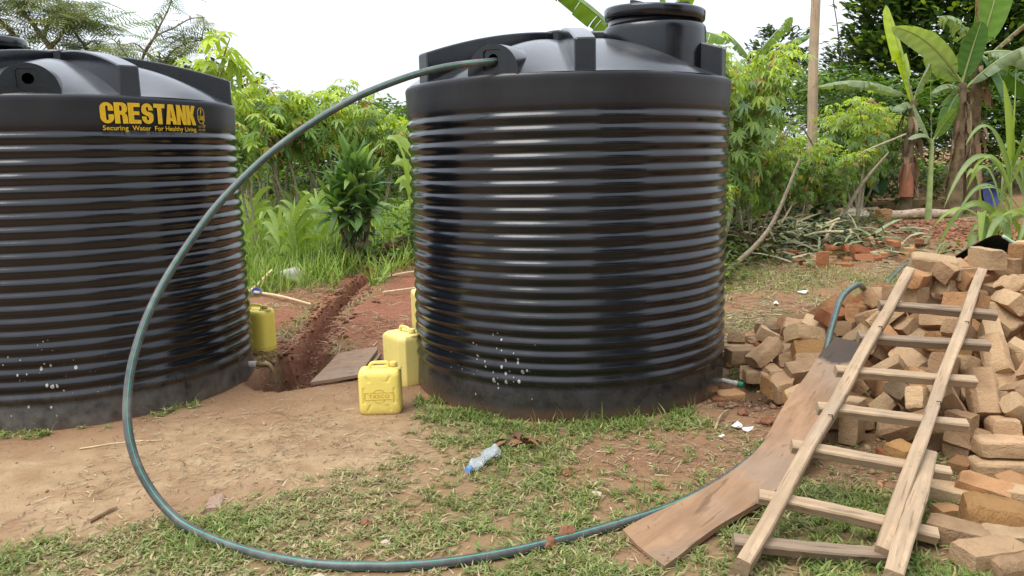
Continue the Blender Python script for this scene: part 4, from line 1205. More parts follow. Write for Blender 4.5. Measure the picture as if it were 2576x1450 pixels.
for b in PILE:
    ci = rd.choices((0, 4, 1, 5, 2, 3), (44, 26, 19, 4, 4, 3))[0]
    brick(b[0:3], b[3:6], b[6:9], ci, '%s brick %s' % (CNAME[ci], heap_zone(b)), 'bricks of the big heap', rd)
for b in PILE_UNDER:
    ci = rd.choices((0, 4, 1), (50, 30, 12))[0]
    brick(b[0:3], b[3:6], b[6:9], ci, '%s brick deep among the others of the big heap' % CNAME[ci], 'bricks of the big heap', rd)
for b in FAR_HEAP:
    ci = rd.choices((2, 1, 4, 3, 0), (40, 26, 16, 8, 10))[0]
    brick((b[0], b[1], b[2] - .11 - .0 + float(base_z(b[0], b[1]))), b[3:6], b[6:9], ci, '%s brick piece in the small far row behind the heap' % CNAME[ci], 'broken bricks in the far row', rd)
LOOSE_LABEL = {14: 'rough ochre brick lump lying in front of the loose bricks beside the tank', 18: 'tan brick propping up the outlet pipe of the tank', 19: 'small red brick crumb in the grass below the outlet pipe',
               28: 'big rounded ochre brick block standing on grass at the right edge', 31: 'flat buff brick at the lower right corner on grass', 36: 'red brick bat on bare soil seen through the ladder',
               29: 'buff brick lying beside the timber end at lower right', 20: 'buff brick tilted on edge above the ladder rung end', 6: 'red brick tipped on its end among loose bricks by the tank',
               0: 'smoke-darkened brick on top of the loose bricks beside the tank', 7: 'buff brick nearest the tank foot among the loose bricks'}
for i, b in enumerate(LOOSE):
    z = b[2]
    lab = LOOSE_LABEL.get(i)
    if lab is None:
        lab = ('%s brick in the loose scatter between tank and heap' if i < 20 else '%s brick lying on the grass right of the ladder' if i < 38 else '%s brick at the very top of the heap by the ladder head') % CNAME[b[9]]
    kz = .88 if 20 <= i < 38 else 1.0
    brick((b[0], b[1], z - (1 - kz) * b[8] / 2), b[3:6], [q_ * kz for q_ in b[6:9]], b[9], lab, 'loose bricks by the tank' if i < 20 else 'loose bricks right of the ladder' if i < 38 else 'bricks of the big heap', rd)
# brick dust and crumbs that fill the heap
mx, my = np.meshgrid(np.linspace(1.7, 4.6, 60), np.linspace(3.2, 6.3, 60))
dxp = np.maximum(0, 2.75 - mx) / .95; dyp = np.where(my < 4.75, (4.75 - my) / 1.5, np.maximum(0, my - 5.1) / 1.1)
hz = .86 * (1 - np.hypot(dxp, dyp)) - .40 + (fbm(mx, my, 6, 61) - .5) * .08
# only the core of the heap sits above the soil
mz = np.where(hz > -.03, hz, -.06)
qi = np.arange(3600).reshape(60, 60)
T = np.concatenate([np.stack([qi[:-1, :-1], qi[:-1, 1:], qi[1:, 1:]], -1).reshape(-1, 3), np.stack([qi[:-1, :-1], qi[1:, 1:], qi[1:, :-1]], -1).reshape(-1, 3)])
core = link('brick_rubble', trimesh('brick_rubble', np.stack([mx, my, mz], -1), T, None, BM[1], True))
tag(core, 'brown crumbs and dust filling the gaps of the brick heap', 'rubble', kind='stuff')

# ================================================================ TIMBER
WOOD = wood_material('weathered_timber', (.53, .39, .25), (.31, .212, .132))
WOODD = wood_material('dark_timber', (.36, .27, .185), (.18, .125, .085))
SLAB = wood_material('sawn_slab', (.40, .245, .140), (.22, .125, .070), (1.5, 13, 13), .75, 1.99, .0)

def beam(name, a, b, w_, h_, mat, parent=None, seed=0, up=(0, 0, 1), bend=0.0, n=14):
    """sawn timber: top centre line a to b, local x along the grain"""
    a, b = Vector(a), Vector(b); d = b - a; ln = d.length
    x = d.normalized(); u = Vector(up); z = (u - x * u.dot(x)).normalized(); y = z.cross(x)
    rd = random.Random(seed); ph = [rd.uniform(0, 6.28) for _ in range(8)]
    m = MB()
    for i in range(n + 1):
        s = ln * i / n
        ww = w_ / 2 * (1 + .035 * math.sin(5 * s + ph[0]) + .02 * math.sin(13 * s + ph[1]))
        hh = h_ * (1 + .03 * math.sin(4 * s + ph[2]) + .02 * math.sin(17 * s + ph[3]))
        oy = bend * math.sin(math.pi * i / n) + .003 * math.sin(7 * s + ph[4]); oz = .003 * math.sin(6 * s + ph[5])
        c = .006
        for (py, pz) in ((-ww, -hh + c), (-ww + c, -hh), (ww - c, -hh), (ww, -hh + c), (ww, -c), (ww - c, 0), (-ww + c, 0), (-ww, -c)):
            e = rd.uniform(-.0012, .0012)
            m.v.append((s, py + oy + e, pz + oz + e))
    K = 8
    for i in range(n):
        for j in range(K):
            k = (j + 1) % K
            m.f.append((i*K + j, i*K + k, (i+1)*K + k, (i+1)*K + j)); m.m.append(0)
    m.f.append(tuple(reversed(range(K)))); m.m.append(0)
    m.f.append(tuple(n * K + j for j in range(K))); m.m.append(0)
    bmv = bmesh.new(); me = m.mesh(name, mat)
    bmv.from_mesh(me); bmesh.ops.recalc_face_normals(bmv, faces=bmv.faces); bmv.to_mesh(me); bmv.free()
    o = link(name, me, parent)
    Mx = Matrix((x, y, z)).transposed().to_4x4(); Mx.translation = a
    if parent: Mx = parent.matrix_world.inverted() @ Mx
    o.matrix_local = Mx
    return o

LB, LT = Vector((.791, 2.516, .092)), Vector((2.319, 4.45, .824))
RB, RTp = Vector((1.312, 2.587, .092)), Vector((2.736, 4.45, .806))
lad = empty('ladder', (0, 0, 0)); tag(lad, 'rough wooden ladder leaning up over the brick heap', 'ladder')
pn = (LT - LB).cross(RB - LB).normalized()
if pn.z < 0: pn = -pn
beam('rail', LB, LT, .052, .088, WOOD, lad, 1, pn)
beam('rail', RB, RTp, .052, .088, WOOD, lad, 2, pn)
TL_ = (.845, .696, .556, .421, .298, .160, .060); TR_ = (.811, .667, .523, .374, .232, .078, .006)
NAIL = simple('rusty_nail', (.06, .04, .03), .7, .3, 50)
for i, (a, b) in enumerate(zip(TL_, TR_)):
    p, q2 = LB + (LT - LB) * a, RB + (RTp - RB) * b
    d = (q2 - p).normalized()
    lo, hi = (.085, .02) if i == 6 else (.065 + .01 * (i % 3), .15 + .015 * (i % 2))
    o = beam('rung', p - d * lo - pn * .040, q2 + d * hi - pn * .040, .052, .046, WOODD if i in (0, 1, 6) else WOOD, lad, 10 + i, pn)
for t_, (A_, B_) in ((.70, (LB, LT)), (.72, (RB, RTp)), (.37, (LB, LT)), (.40, (RB, RTp))):
    c_ = A_ + (B_ - A_) * t_ + pn * .002 + Vector((.028, 0, -.02))
    MB().tube([c_, c_ + pn * .022 + Vector((-.008, 0, .004)), c_ + pn * .028 + Vector((-.026, .004, 0))], .0028, 6).build('bent_nail', NAIL, lad)
tm = beam('timber', (1.265, 2.404, 0.1), (1.76, 3.12, 0.241), .062, .100, WOOD, None, 31, (.1, -.15, 1))
tag(tm, 'thick sawn timber lying alongside the right ladder rail', 'timber')

# the long bark-edged slab
PC = [(0.474, 2.726, 0.038), (0.706, 2.936, 0.050), (1.032, 3.213, 0.075), (1.277, 3.494, 0.13), (1.559, 3.868, 0.24), (1.777, 4.144, 0.33), (1.952, 4.352, 0.43)]
pc = spline(PC, 6); P0 = Vector(PC[0]); xa = Vector((PC[-1][0] - PC[0][0], PC[-1][1] - PC[0][1], 0)).normalized(); ya = Vector((-xa.y, xa.x, 0))
m = MB(); K = 8; n = len(pc)
for i, p in enumerate(pc):
    s = i / (n - 1); t = Vector(pc[min(i + 1, n - 1)]) - Vector(pc[max(i - 1, 0)])
    t.normalize(); side = Vector((-t.y, t.x, 0)).normalized(); nrm = t.cross(-side)
    if nrm.z < 0: nrm = -nrm
    hw = .128 - .030 * s + .010 * math.sin(9 * s + 1) + .006 * math.sin(23 * s)
    hw2 = .128 - .026 * s + .009 * math.sin(7 * s + 3) + .004 * math.sin(19 * s + 2)
    th = .026
    skew = t * (.05 if i == 0 else 0)
    P = Vector(p)
    for (k, dz) in ((1, -th), (.3, -th), (-.3, -th), (-1, -th), (-1.02, 0), (-.35, -.010), (.35, -.012), (1.02, 0)):
        hw_ = hw if k > 0 else hw2
        q3 = P + side * k * hw_ + nrm * dz + skew * k - P0
        m.v.append((q3.dot(xa), q3.dot(ya), q3.z))
for i in range(n - 1):
    for j in range(K):
        k = (j + 1) % K
        m.f.append((i*K + j, i*K + k, (i+1)*K + k, (i+1)*K + j)); m.m.append(0)
m.f.append(tuple(reversed(range(K)))); m.m.append(0); m.f.append(tuple((n-1)*K + j for j in range(K))); m.m.append(0)
slab = m.build('wooden_slab', SLAB, None, True, 40)
slab.location = P0; slab.rotation_euler = (0, 0, math.atan2(xa.y, xa.x))
tag(slab, 'long warped brown wooden slab with a charred top end beside the ladder', 'plank')

# board over the pit
BOARD = wood_material('soiled_board', (.36, .24, .16), (.25, .16, .105), (6, 22, 22), .85)
bd = empty('pit_cover', (-1.22, 5.50, .02)); tag(bd, 'soil-covered wooden board lying askew over the pit', 'board')
v, f = fill2d([[(-.185, -.345), (-.02, -.31), (.135, -.27), (.15, -.10), (.175, .30), (.165, .395), (.02, .36), (-.13, .30), (-.15, .0)]], .022)
MB().add(v, f).build('board_top', BOARD, bd, loc=(0, 0, .010), rot=(R(3), R(-4), 0))
MB().box((.09, -.2, -.014), (.15, .30, .006)).build('batten', WOODD, bd, loc=(.035, .02, -.012), rot=(R(3), R(-4), R(-4)))

# ================================================================ JERRYCANS
def can_material(name, a, b_, dirtamt):
    m, nt, b = newmat(name)
    v = coords(nt); z = nd(nt, 'ShaderNodeSeparateXYZ', {'Vector': v}).outputs['Z']
    n1 = noise(nt, v, 7, 5); n2 = noise(nt, v, 32, 6, .7)
    c = mixc(nt, n1, a, b_)
    c = mixc(nt, mrange(nt, n2, .60, .74, 0, .5), c, (.30, .19, .06))
    lowz = mrange(nt, math_(nt, 'ADD', z, math_(nt, 'MULTIPLY', n2, .08)), .10, .035, 0, dirtamt)
    c = mixc(nt, lowz, c, (.26, .12, .05))
    nt.links.new(c, b.inputs['Base Color'])
    b.inputs['Roughness'].default_value = .48
    b.inputs['Subsurface Weight'].default_value = .0
    nt.links.new(bump(nt, n2, .08, .004), b.inputs['Normal'])
    return m
CAN1 = can_material('can_yellow', (.87, .70, .15), (.90, .74, .19), .45)
CAN2 = can_material('can_yellow_faded', (.85, .71, .22), (.88, .75, .26), .35)
CAN3 = can_material('can_yellow_muddy', (.90, .74, .12), (.92, .77, .15), .85)

CANMARK = simple('can_yellow_relief_shade', (.58, .42, .09), .6, .15, 40)  # darker yellow: shade of the embossed relief put into the colour

def cap_sdf(x, z, a, b, r):
    ax, az = a; bx, bz = b; dx, dz = bx - ax, bz - az
    t = np.clip(((x - ax) * dx + (z - az) * dz) / (dx * dx + dz * dz), 0, 1)
    return np.hypot(x - ax - t * dx, z - az - t * dz) - r

def jerrycan(loc, rz, w_, d_, h_, mat, style, label, word=None, pw=6):
    t = empty('jerrycan', loc, rz); tag(t, label, 'jerrycan', 'yellow jerrycans round the tanks')
    na = 200
    zs = np.concatenate([np.array([0, .004, .012, .022]), np.linspace(.032, h_ - .035, 54), h_ - np.array([.026, .016, .007, .002, 0])])
    sc_ = np.concatenate([np.array([.93, .965, .99, 1.0]), np.ones(54), np.array([.99, .965, .925, .88, .83])])
    if style == 'round': sc_[4:58] = np.linspace(.97, 1.0, 54)
    V = []
    for z, k in zip(zs, sc_):
        a = 2 * np.pi * np.arange(na) / na
        ca_, sa_ = np.cos(a), np.sin(a)
        x = np.sign(ca_) * np.abs(ca_) ** (2 / pw) * w_ / 2
        y = np.sign(sa_) * np.abs(sa_) ** (2 / pw) * d_ / 2
        if style == 'oct':
            rr_ = 1 / np.maximum.reduce([np.abs(ca_) / (w_ / 2), np.abs(sa_) / (d_ / 2), (np.abs(ca_) + np.abs(sa_) * .9) / (.86 * (w_ / 2 + d_ / 2 * .9))])
            x, y = rr_ * ca_, rr_ * sa_
        ed = k - 1
        x = x + np.sign(x) * ed * .09 * np.minimum(1, np.abs(x) / (w_ * .35)); y = y + np.sign(y) * ed * .09 * np.minimum(1, np.abs(y) / (d_ * .35))
        # pressed channels on the two broad faces
        if style == 'press':
            H = h_
            g_ = np.full(na, 9.0)
            for (p1, p2) in (((-.36*w_, .60*H), (-.36*w_, .28*H)), ((.36*w_, .60*H), (.36*w_, .28*H)), ((-.29*w_, .87*H), (-.235*w_, .77*H)), ((.27*w_, .87*H), (.215*w_, .77*H)), ((-.22*w_, .22*H), (-.275*w_, .11*H)), ((.20*w_, .22*H), (.255*w_, .11*H))):
                g_ = np.minimum(g_, cap_sdf(x, z, p1, p2, .0055))
            broad = np.abs(y) > d_ * .40
            dep = .0050 * sstep(.0035, -.003, g_) * broad
            y = y - np.sign(y) * dep
            y = y + np.sign(y) * .004 * broad * math.sin(math.pi * min(1, max(0, z / H)))
        V.append(np.stack([x, y, np.full(na, z)], -1))
    V = np.concatenate(V); nzs = len(zs)
    m = MB(); m.v = [tuple(p) for p in V]
    for i in range(nzs - 1):
        for j in range(na):
            k = (j + 1) % na; m.f.append((i*na + j, i*na + k, (i+1)*na + k, (i+1)*na + j)); m.m.append(0)
    m.f.append(tuple(reversed(range(na)))); m.m.append(0); m.f.append(tuple((nzs-1)*na + j for j in range(na))); m.m.append(0)
    m.build('body', mat, t, True, 50)
    hh = .036
    x0, x1 = -.20 * w_, .20 * w_
    hd = MB(); hp = spline([(x0 - .014, 0, h_ - .012), (x0 - .006, 0, h_ + hh * .6), (x0 + .012, 0, h_ + hh * .95), ((x0 + x1) / 2, 0, h_ + hh), (x1 - .008, 0, h_ + hh * .95), (x1, 0, h_ + hh * .6), (x1 + .002, 0, h_ - .012)], 5)
    hd.tube(hp, .0105, 10, ref=(0, 1, 0)); hd.build('handle', mat, t, True, 60)
    pl = MB(); pl.lathe([(.05, 0), (.048, .006), (.036, .012), (.0005, .013)], 24); pl.build('filler_shoulder', mat, t, True, 50, loc=(.335 * w_, 0, h_ - .004))
    cp = MB(); pr = [(.0185, 0), (.0185, .010), (.0235, .011), (.0235, .030), (.021, .034), (.0005, .035)]
    cp.lathe(pr, 28); capo = cp.build('cap', mat, t, True, 40, loc=(.335 * w_, 0, h_ + .004))
    if word:
        e = MB(); yy = -d_ / 2 - .0042; Z = .44 * h_
        ring = [(.042 * math.cos(2*math.pi*i/40), .042 * math.sin(2*math.pi*i/40)) for i in range(40)]; ring2 = [(x * .945, y * .945) for x, y in ring]
        for hi_ in (1, -1):
            a0 = math.asin(.024 / .042)
            o_ = [(.042 * math.cos(a0 + (math.pi - 2*a0) * i / 20), hi_ * .042 * math.sin(a0 + (math.pi - 2*a0) * i / 20)) for i in range(21)]
            i_ = [(.0385 * math.cos(a0*1.09 + (math.pi - 2.18*a0) * i / 20), hi_ * .0385 * math.sin(a0*1.09 + (math.pi - 2.18*a0) * i / 20)) for i in range(21)]
            v, f = fill2d([o_ + i_[::-1]], .003); e.add([(p[0], yy - p[2], Z + p[1]) for p in v], f)
        B1 = [(-.088, -.0225), (.088, -.0225), (.088, .0225), (-.088, .0225)]; B2 = [(-.0855, -.020), (.0855, -.020), (.0855, .020), (-.0855, .020)]
        v, f = fill2d([B1, B2], .003); e.add([(p[0], yy - p[2], Z + p[1]) for p in v], f)
        v, f = text2d(word, .030, .0003, 1.15, .003); xs = [p[0] for p in v]; mid = (min(xs) + max(xs)) / 2; sx = .122 / (max(xs) - min(xs))
        e.add([((p[0] - mid) * sx, yy - p[2], Z - .0105 + p[1]) for p in v], f)
        e.build('embossed_mark', CANMARK, t)['kind'] = 'stuff'
    return t
jerrycan((-.812, 4.55, -.004), R(2), .252, .165, .268, CAN1, 'press', 'small yellow jerrycan with embossed word standing in front of the other cans', 'TASCO')
jerrycan((-.735, 5.16, -.005), R(-52), .275, .235, .352, CAN2, 'oct', 'tall faded yellow jerrycan against the tank behind the small one', None, 8)
jerrycan((-2.07, 6.16, float(gz(-2.07, 6.16)) - .004), R(-24), .26, .20, .350, CAN3, 'round', 'muddy yellow jerrycan beside the lettered tank above the tap', None, 4)
jerrycan((-.745, 6.66, float(gz(-.74, 6.66)) - .004), R(15), .26, .22, .350, CAN2, 'oct', 'yellow jerrycan almost hidden behind the hose-fed tank', None, 8)

# ================================================================ SMALL THINGS
m, nt_, b_ = newmat('clear_plastic')
b_.inputs['Base Color'].default_value = (.90, .95, .98, 1); b_.inputs['Roughness'].default_value = .12; b_.inputs['IOR'].default_value = 1.35
b_.inputs['Transmission Weight'].default_value = .72
nt_.links.new(bump(nt_, noise(nt_, coords(nt_), 30, 2), .22, .005), b_.inputs['Normal'])
PET = m
BLUECAP = simple('blue_cap', (.16, .32, .62), .4, .1, 30)
bt = empty('plastic_bottle', (-.227, 3.52, .034)); tag(bt, 'crushed clear plastic bottle with blue cap on the grass', 'bottle')
dv = Vector((.13, .245, .004)); ln = dv.length; dv.normalize(); sv = Vector((-dv.y, dv.x, 0))
m = MB(); na = 20
prof = [(.0, .012), (.012, .013), (.02, .017), (.045, .026), (.07, .031), (.09, .030), (.115, .026), (.135, .021), (.155, .024), (.185, .030), (.215, .033), (.245, .033), (.262, .031), (.272, .022)]
for i, (s, r) in enumerate(prof):
    for j in range(na):
        a = 2 * math.pi * j / na
        cr_ = 1 + (.16 * math.sin(3 * a + i * 1.3) + .10 * math.sin(5 * a - i * 2.1)) * (0 if i < 3 else 1)
        fl = .74 if 4 < i < 12 else .9
        p = dv * s + sv * (r * cr_ * 1.08 * math.cos(a)) + Vector((0, 0, 1)) * (r * cr_ * fl * math.sin(a))
        m.v.append(tuple(p))
for i in range(len(prof) - 1):
    for j in range(na):
        k = (j + 1) % na; m.f.append((i*na + j, i*na + k, (i+1)*na + k, (i+1)*na + j)); m.m.append(0)
m.f.append(tuple((len(prof)-1)*na + j for j in range(na))); m.m.append(0)
m.build('bottle_body', PET, bt, True, 60)
m = MB(); m.tube([dv * -.014, dv * .008], [.0155, .0155], 18); m.build('cap', BLUECAP, bt, True, 40)
m = MB(); m.tube([dv * .010, dv * .013], [.0165, .0165], 18); m.build('neck_ring', BLUECAP, bt, True, 40)

WHITEP = simple('white_scrap', (.80, .80, .78), .5, .06, 20)
def scrap(x, y, s, rz, seed, label):
    rd = random.Random(seed)
    pts = [(s * (1 + rd.uniform(-.35, .35)) * math.cos(2*math.pi*i/9), s * .62 * (1 + rd.uniform(-.35, .35)) * math.sin(2*math.pi*i/9)) for i in range(9)]
    v, f = fill2d([pts], .003)
    v = [(p[0], p[1], p[2] + .35 * p[0] * p[0] / s + rd.uniform(-.001, .001)) for p in v]
    o = MB().add(v, f).build('plastic_scrap', WHITEP, None, loc=(x, y, float(gz(x, y)) + .016), rot=(R(8), R(-10), rz))
    return tag(o, label, 'litter', 'white litter scraps')
scrap(1.225, 4.09, .038, .9, 1, 'larger curled white plastic scrap on soil right of the tank')
scrap(1.265, 4.03, .028, -.4, 2, 'thin white plastic scrap touching the larger curled scrap')
scrap(1.096, 3.93, .018, .2, 3, 'tiny white scrap on bare soil left of the larger scraps')
scrap(2.95, 7.75, .05, .2, 4, 'white scrap on the straw behind the loose bricks')
scrap(2.55, 7.35, .035, 1.2, 5, 'small white scrap on soil above the loose bricks')

DRY = simple('dry_stick', (.36, .25, .15), .85, .3, 20, .4, .003, .1)
PALES = simple('pale_cane', (.62, .50, .30), .7, .2, 20, spec=.2)
def stick(name, pts, r, mat, label, cat='stick'):
    p = [(x, y, float(gz(x, y)) + z) for x, y, z in pts]
    o = MB().tube(spline(p, 4), [r * (1 - .35 * i / (len(pts) * 4 - 4)) for i in range((len(pts) - 1) * 4 + 1)], 7).build(name, mat, None, True, 50)
    return tag(o, label, cat)
stick('stick', [(-1.825, 3.10, .013), (-1.80, 3.17, .014), (-1.775, 3.235, .013)], .012, DRY, 'short brown stick on the bare path inside the hose loop')
stick('straw_stalk', [(-2.34, 3.97, .006), (-2.15, 4.05, .008), (-1.95, 4.085, .006)], .0042, PALES, 'long thin pale straw on the path before the lettered tank')
stick('stick', [(1.09, 4.04, .01), (1.16, 4.2, .03), (1.25, 4.36, .02)], .008, DRY, 'thin leaning stick beside the wet hollow at the tank')
stick('cane', [(-2.86, 8.45, .05), (-2.45, 8.1, .05), (-2.06, 7.80, .03)], .016, PALES, 'long pale cane lying behind the muddy jerrycan')
stick('cane', [(-2.95, 8.05, .03), (-2.87, 8.45, .08), (-2.76, 8.85, .20)], .02, PALES, 'short thick pale cane tilted at the edge of the grass')
stick('cane', [(-1.35, 8.0, .02), (-1.0, 8.35, .03), (-.75, 8.5, .03)], .012, PALES, 'pale cane on red soil right of the trench')
stick('cane', [(-1.55, 8.6, .04), (-1.25, 9.0, .05), (-.95, 9.35, .05)], .014, PALES, 'pale cane near the far end of the trench')
BLUEB = simple('blue_plastic', (.06, .09, .36), .45, .2, 20)
o = MB().lathe([(.036, 0), (.044, .007), (.050, .024), (.047, .024), (.041, .010), (.032, .004)], 24).build('plastic_ring', BLUEB, None, True, 50, loc=(-2.78, 8.32, float(gz(-2.78, 8.32)) + .05), rot=(R(35), 0, R(20)))
tag(o, 'dark blue plastic ring lying by the pale cane', 'litter')

# clods and stones lying about
def lump(x, y, r, mat, label, name='clod', cat='clod', seed=0, flat=.7, sink=.3):
    bm = bmesh.new(); bmesh.ops.create_icosphere(bm, subdivisions=3, radius=r)
    off = Vector((seed * 7.1, seed * 3.3, 1))
    for v in bm.verts:
        n_ = mno.noise(v.co * (1.6 / r) * .8 + off) * .42 + mno.noise(v.co * (4 / r) * .8 + off) * .2
        v.co *= 1 + n_; v.co.z *= flat
    for f in bm.faces: f.smooth = True
    me = bpy.data.meshes.new(name); bm.to_mesh(me); bm.free(); me.materials.append(mat)
    me.set_sharp_from_angle(angle=R(35))
    o = link(name, me, None, (x, y, float(gz(x, y)) + r * flat * (1 - sink)), (0, 0, seed))
    return tag(o, label, cat)
CLOD = simple('red_clod', (.24, .115, .065), .95, .35, 30, .8, .01, .05)
STONE = simple('pale_stone', (.52, .40, .30), .9, .25, 14, .5, .008, .1)
GREYST = simple('grey_stone', (.42, .40, .36), .9, .3, 10, .6, .01, .1)
lump(.20, 2.86, .034, CLOD, 'reddish clod with roots lying on the hose', seed=1, sink=-.25)
lump(.125, 2.80, .034, CLOD, 'rooty brown clod in front of the hose', seed=2)
lump(-.63, 3.03, .024, CLOD, 'small brown clod on grass left of the bottle', seed=3)
lump(.245, 3.52, .022, CLOD, 'reddish clod on the bare patch right of the bottle', seed=4)
lump(-.72, 2.58, .026, STONE, 'pale stone at the bottom edge below the hose', 'stone', 'stone', 5)
lump(.72, 3.10, .024, STONE, 'pale stone touching the hose by the slab', 'stone', 'stone', 6)
lump(.36, 3.27, .028, STONE, 'flat tan stone on the bare patch above the hose', 'stone', 'stone', 7, .45)
lump(-.52, 2.86, .020, STONE, 'small tan stone in the grass inside the hose loop', 'stone', 'stone', 8, .6)
lump(-2.60, 9.05, .13, GREYST, 'pale grey rock left of the trench at the grass edge', 'rock', 'rock', 9, .8)
lump(-1.53, 9.75, .11, GREYST, 'grey-green rock on the red spoil by the trench', 'rock', 'rock', 10, .8)
lump(1.33, 4.33, .032, CLOD, 'dark wet clod in the hollow by the tank', seed=11)
lump(1.42, 4.15, .04, CLOD, 'brown clod right of the white scraps', seed=12)
SUNK = brick_material('sunk_brick', (.44, .30, .22), (.50, .36, .27), (.36, .25, .18))
o = link('sunk_brick', brick_mesh(55, False), None, (-1.355, 3.27, float(gz(-1.355, 3.27)) - .032), (R(2), 0, R(100)))
o.data.materials.append(SUNK); o.scale = (.62, .6, 1); tag(o, 'flat pinkish brick sunk in the path above the hose', 'brick')

# sheet behind the heap
TARP = simple('dark_tarp', (.02, .028, .022), .6, .3, 12, .3, .01, .3)
TARPE = simple('tarp_hem', (.38, .52, .40), .7, .15, 30)
edge = spline([(2.92, 5.12, .76), (3.06, 5.12, .85), (3.22, 5.12, .925), (3.33, 5.10, .87), (3.46, 5.06, .82), (3.66, 5.0, .80), (3.9, 5.0, .78)], 6)
tp = empty('tarpaulin', (3.4, 5.4, 0)); tag(tp, 'dark green sheet with pale hem behind the top of the brick heap', 'tarpaulin')
m = MB(); nu = len(edge); nv = 9
for i in range(nu):
    for j in range(nv):
        s = j / (nv - 1)
        m.v.append((edge[i][0] + .10 * s - 3.4, edge[i][1] + 1.0 * s - 5.4, edge[i][2] - .62 * s ** 1.25 + .03 * math.sin(i * .8 + j) * s))
for i in range(nu - 1):
    for j in range(nv - 1):
        a = i * nv + j; m.f.append((a, a + 1, a + nv + 1, a + nv)); m.m.append(0)
m.build('sheet', TARP, tp, True)
MB().tube([(p[0] - 3.4, p[1] - 5.403, p[2]) for p in edge[14:]], .011, 6).build('hem', TARPE, tp, True)
RAG = simple('violet_rag', (.12, .09, .30), .8, .3, 30)
lump(3.02, 4.93, .030, RAG, 'scrap of violet cloth between the top bricks', 'rag', 'cloth', 15)
bpy.data.objects['rag'].location.z = .745

# things at the back right
LOGM = simple('old_log', (.34, .23, .15), .9, .35, 10, .6, .01, .1)
def logg(a, b, r, mat, label):
    a = (a[0], a[1], float(gz(*a)) + r * .8); b = (b[0], b[1], float(gz(*b)) + r * .8)
    mid = [(a[i] + b[i]) / 2 + (.03 if i == 2 else 0) for i in range(3)]
    return tag(MB().tube(spline([a, mid, b], 6), [r * (1 + .12 * math.sin(i * 1.1)) for i in range(13)], 10).build('log', mat, None, True, 50), label, 'log')
logg((5.3, 13.9), (6.75, 14.3), .09, LOGM, 'brown log lying below the pole at the back')
logg((6.3, 13.5), (8.0, 13.9), .08, STONE, 'bleached log lying before the banana stems')
logg((8.9, 13.2), (10.2, 13.6), .10, STONE, 'pale log behind the cane leaves at the right edge')
lump(5.95, 13.45, .22, simple('whitish_sack', (.55, .48, .40), .9, .2, 8, .5, .02, .1), 'whitish weathered lump beside the log at the back', 'weathered_block', 'rubble', 21, .6)
brick((6.42, 13.35, float(gz(6.42, 13.35)) + .16), (0, 0, .3), (.25, .13, .11), 1, 'tan brick standing on another by the back log', 'bricks by the back log', rd)
brick((6.40, 13.35, float(gz(6.40, 13.35)) + .05), (0, 0, .1), (.26, .13, .11), 1, 'tan brick under another by the back log', 'bricks by the back log', rd)
BLUEP = simple('blue_basin', (.025, .035, .14), .5, .25, 8)
o = MB().lathe([(.20, 0), (.23, .02), (.30, .13), (.315, .14), (.30, .14), (.285, .13), (.21, .035), (.0005, .03)], 40).build('plastic_basin', BLUEP, None, True, 40,
    loc=(8.75, 14.3, float(gz(8.75, 14.3)) + .30), rot=(R(78), 0, R(25)))
o.scale = (.75,) * 3
tag(o, 'round blue plastic basin half hidden behind the cane leaves', 'basin')

# pole and wire
POLE = wood_material('bare_pole', (.56, .42, .28), (.40, .27, .17), (22, 22, 1.2))
m = MB(); pz = np.linspace(-.1, 7.2, 22)
m.tube([(.012 * math.sin(z * 1.9) - .018 * z, .01 * math.sin(z * 2.3), z) for z in pz], [.100 - .004 * z for z in pz], 14)
po = m.build('pole', POLE, None, True, 50, loc=(5.80, 15.0, float(gz(5.8, 15.0)))); tag(po, 'bare pale wooden pole rising behind the cassava thicket', 'pole')
WIREM = simple('wire_dark', (.05, .05, .05), .6, .1, 10)
o = MB().tube(spline([(5.68, 15.0, 7.3), (7.15, 17.9, 5.3), (7.50, 18.2, 4.1), (7.75, 18.6, 3.2)], 8), .012, 6).build('wire', WIREM, None, True)
tag(o, 'thin dark wire hanging right of the pole', 'wire')

# ================================================================ PLANTS
def jit(n, c, v=.25, rg=rng):
    c = np.asarray(c, float)
    return c[None] * (1 + rg.uniform(-v, v, (n, 1))) * (1 + rg.uniform(-v * .4, v * .4, (n, 3)))

def mixcols(n, cols, wts, v=.2, rg=rng):
    k = rg.choice(len(cols), n, p=np.array(wts) / np.sum(wts))
    return np.asarray(cols, float)[k] * (1 + rg.uniform(-v, v, (n, 1))) * (1 + rg.uniform(-.08, .08, (n, 3)))

ELL_V = np.array([(0, 0, 0), (-.5, .42, .06), (.5, .42, .06), (-.36, .75, .05), (.36, .75, .05), (0, 1, -.06), (0, .45, 0), (0, .76, -.01)])
ELL_T = np.array([(0, 6, 1), (0, 2, 6), (1, 6, 7), (1, 7, 3), (2, 7, 6), (2, 4, 7), (3, 7, 5), (4, 5, 7)])
DIA_V = np.array([(0, 0, 0), (-.5, .5, .05), (.5, .5, .05), (0, 1, -.08)])
DIA_T = np.array([(0, 3, 1), (0, 2, 3)])
BLA_V = np.array([(-.5, 0, 0), (.5, 0, 0), (-.42, .45, .10), (.42, .45, .10), (0, 1, .0)])
BLA_T = np.array([(0, 1, 3), (0, 3, 2), (2, 3, 4)])
ARC_V = np.array([(-.5, 0, 0), (.5, 0, 0), (-.5, .35, .16), (.5, .35, .16), (-.40, .68, .17), (.40, .68, .17), (0, 1, .02)])
ARC_T = np.array([(0, 1, 3), (0, 3, 2), (2, 3, 5), (2, 5, 4), (4, 5, 6)])

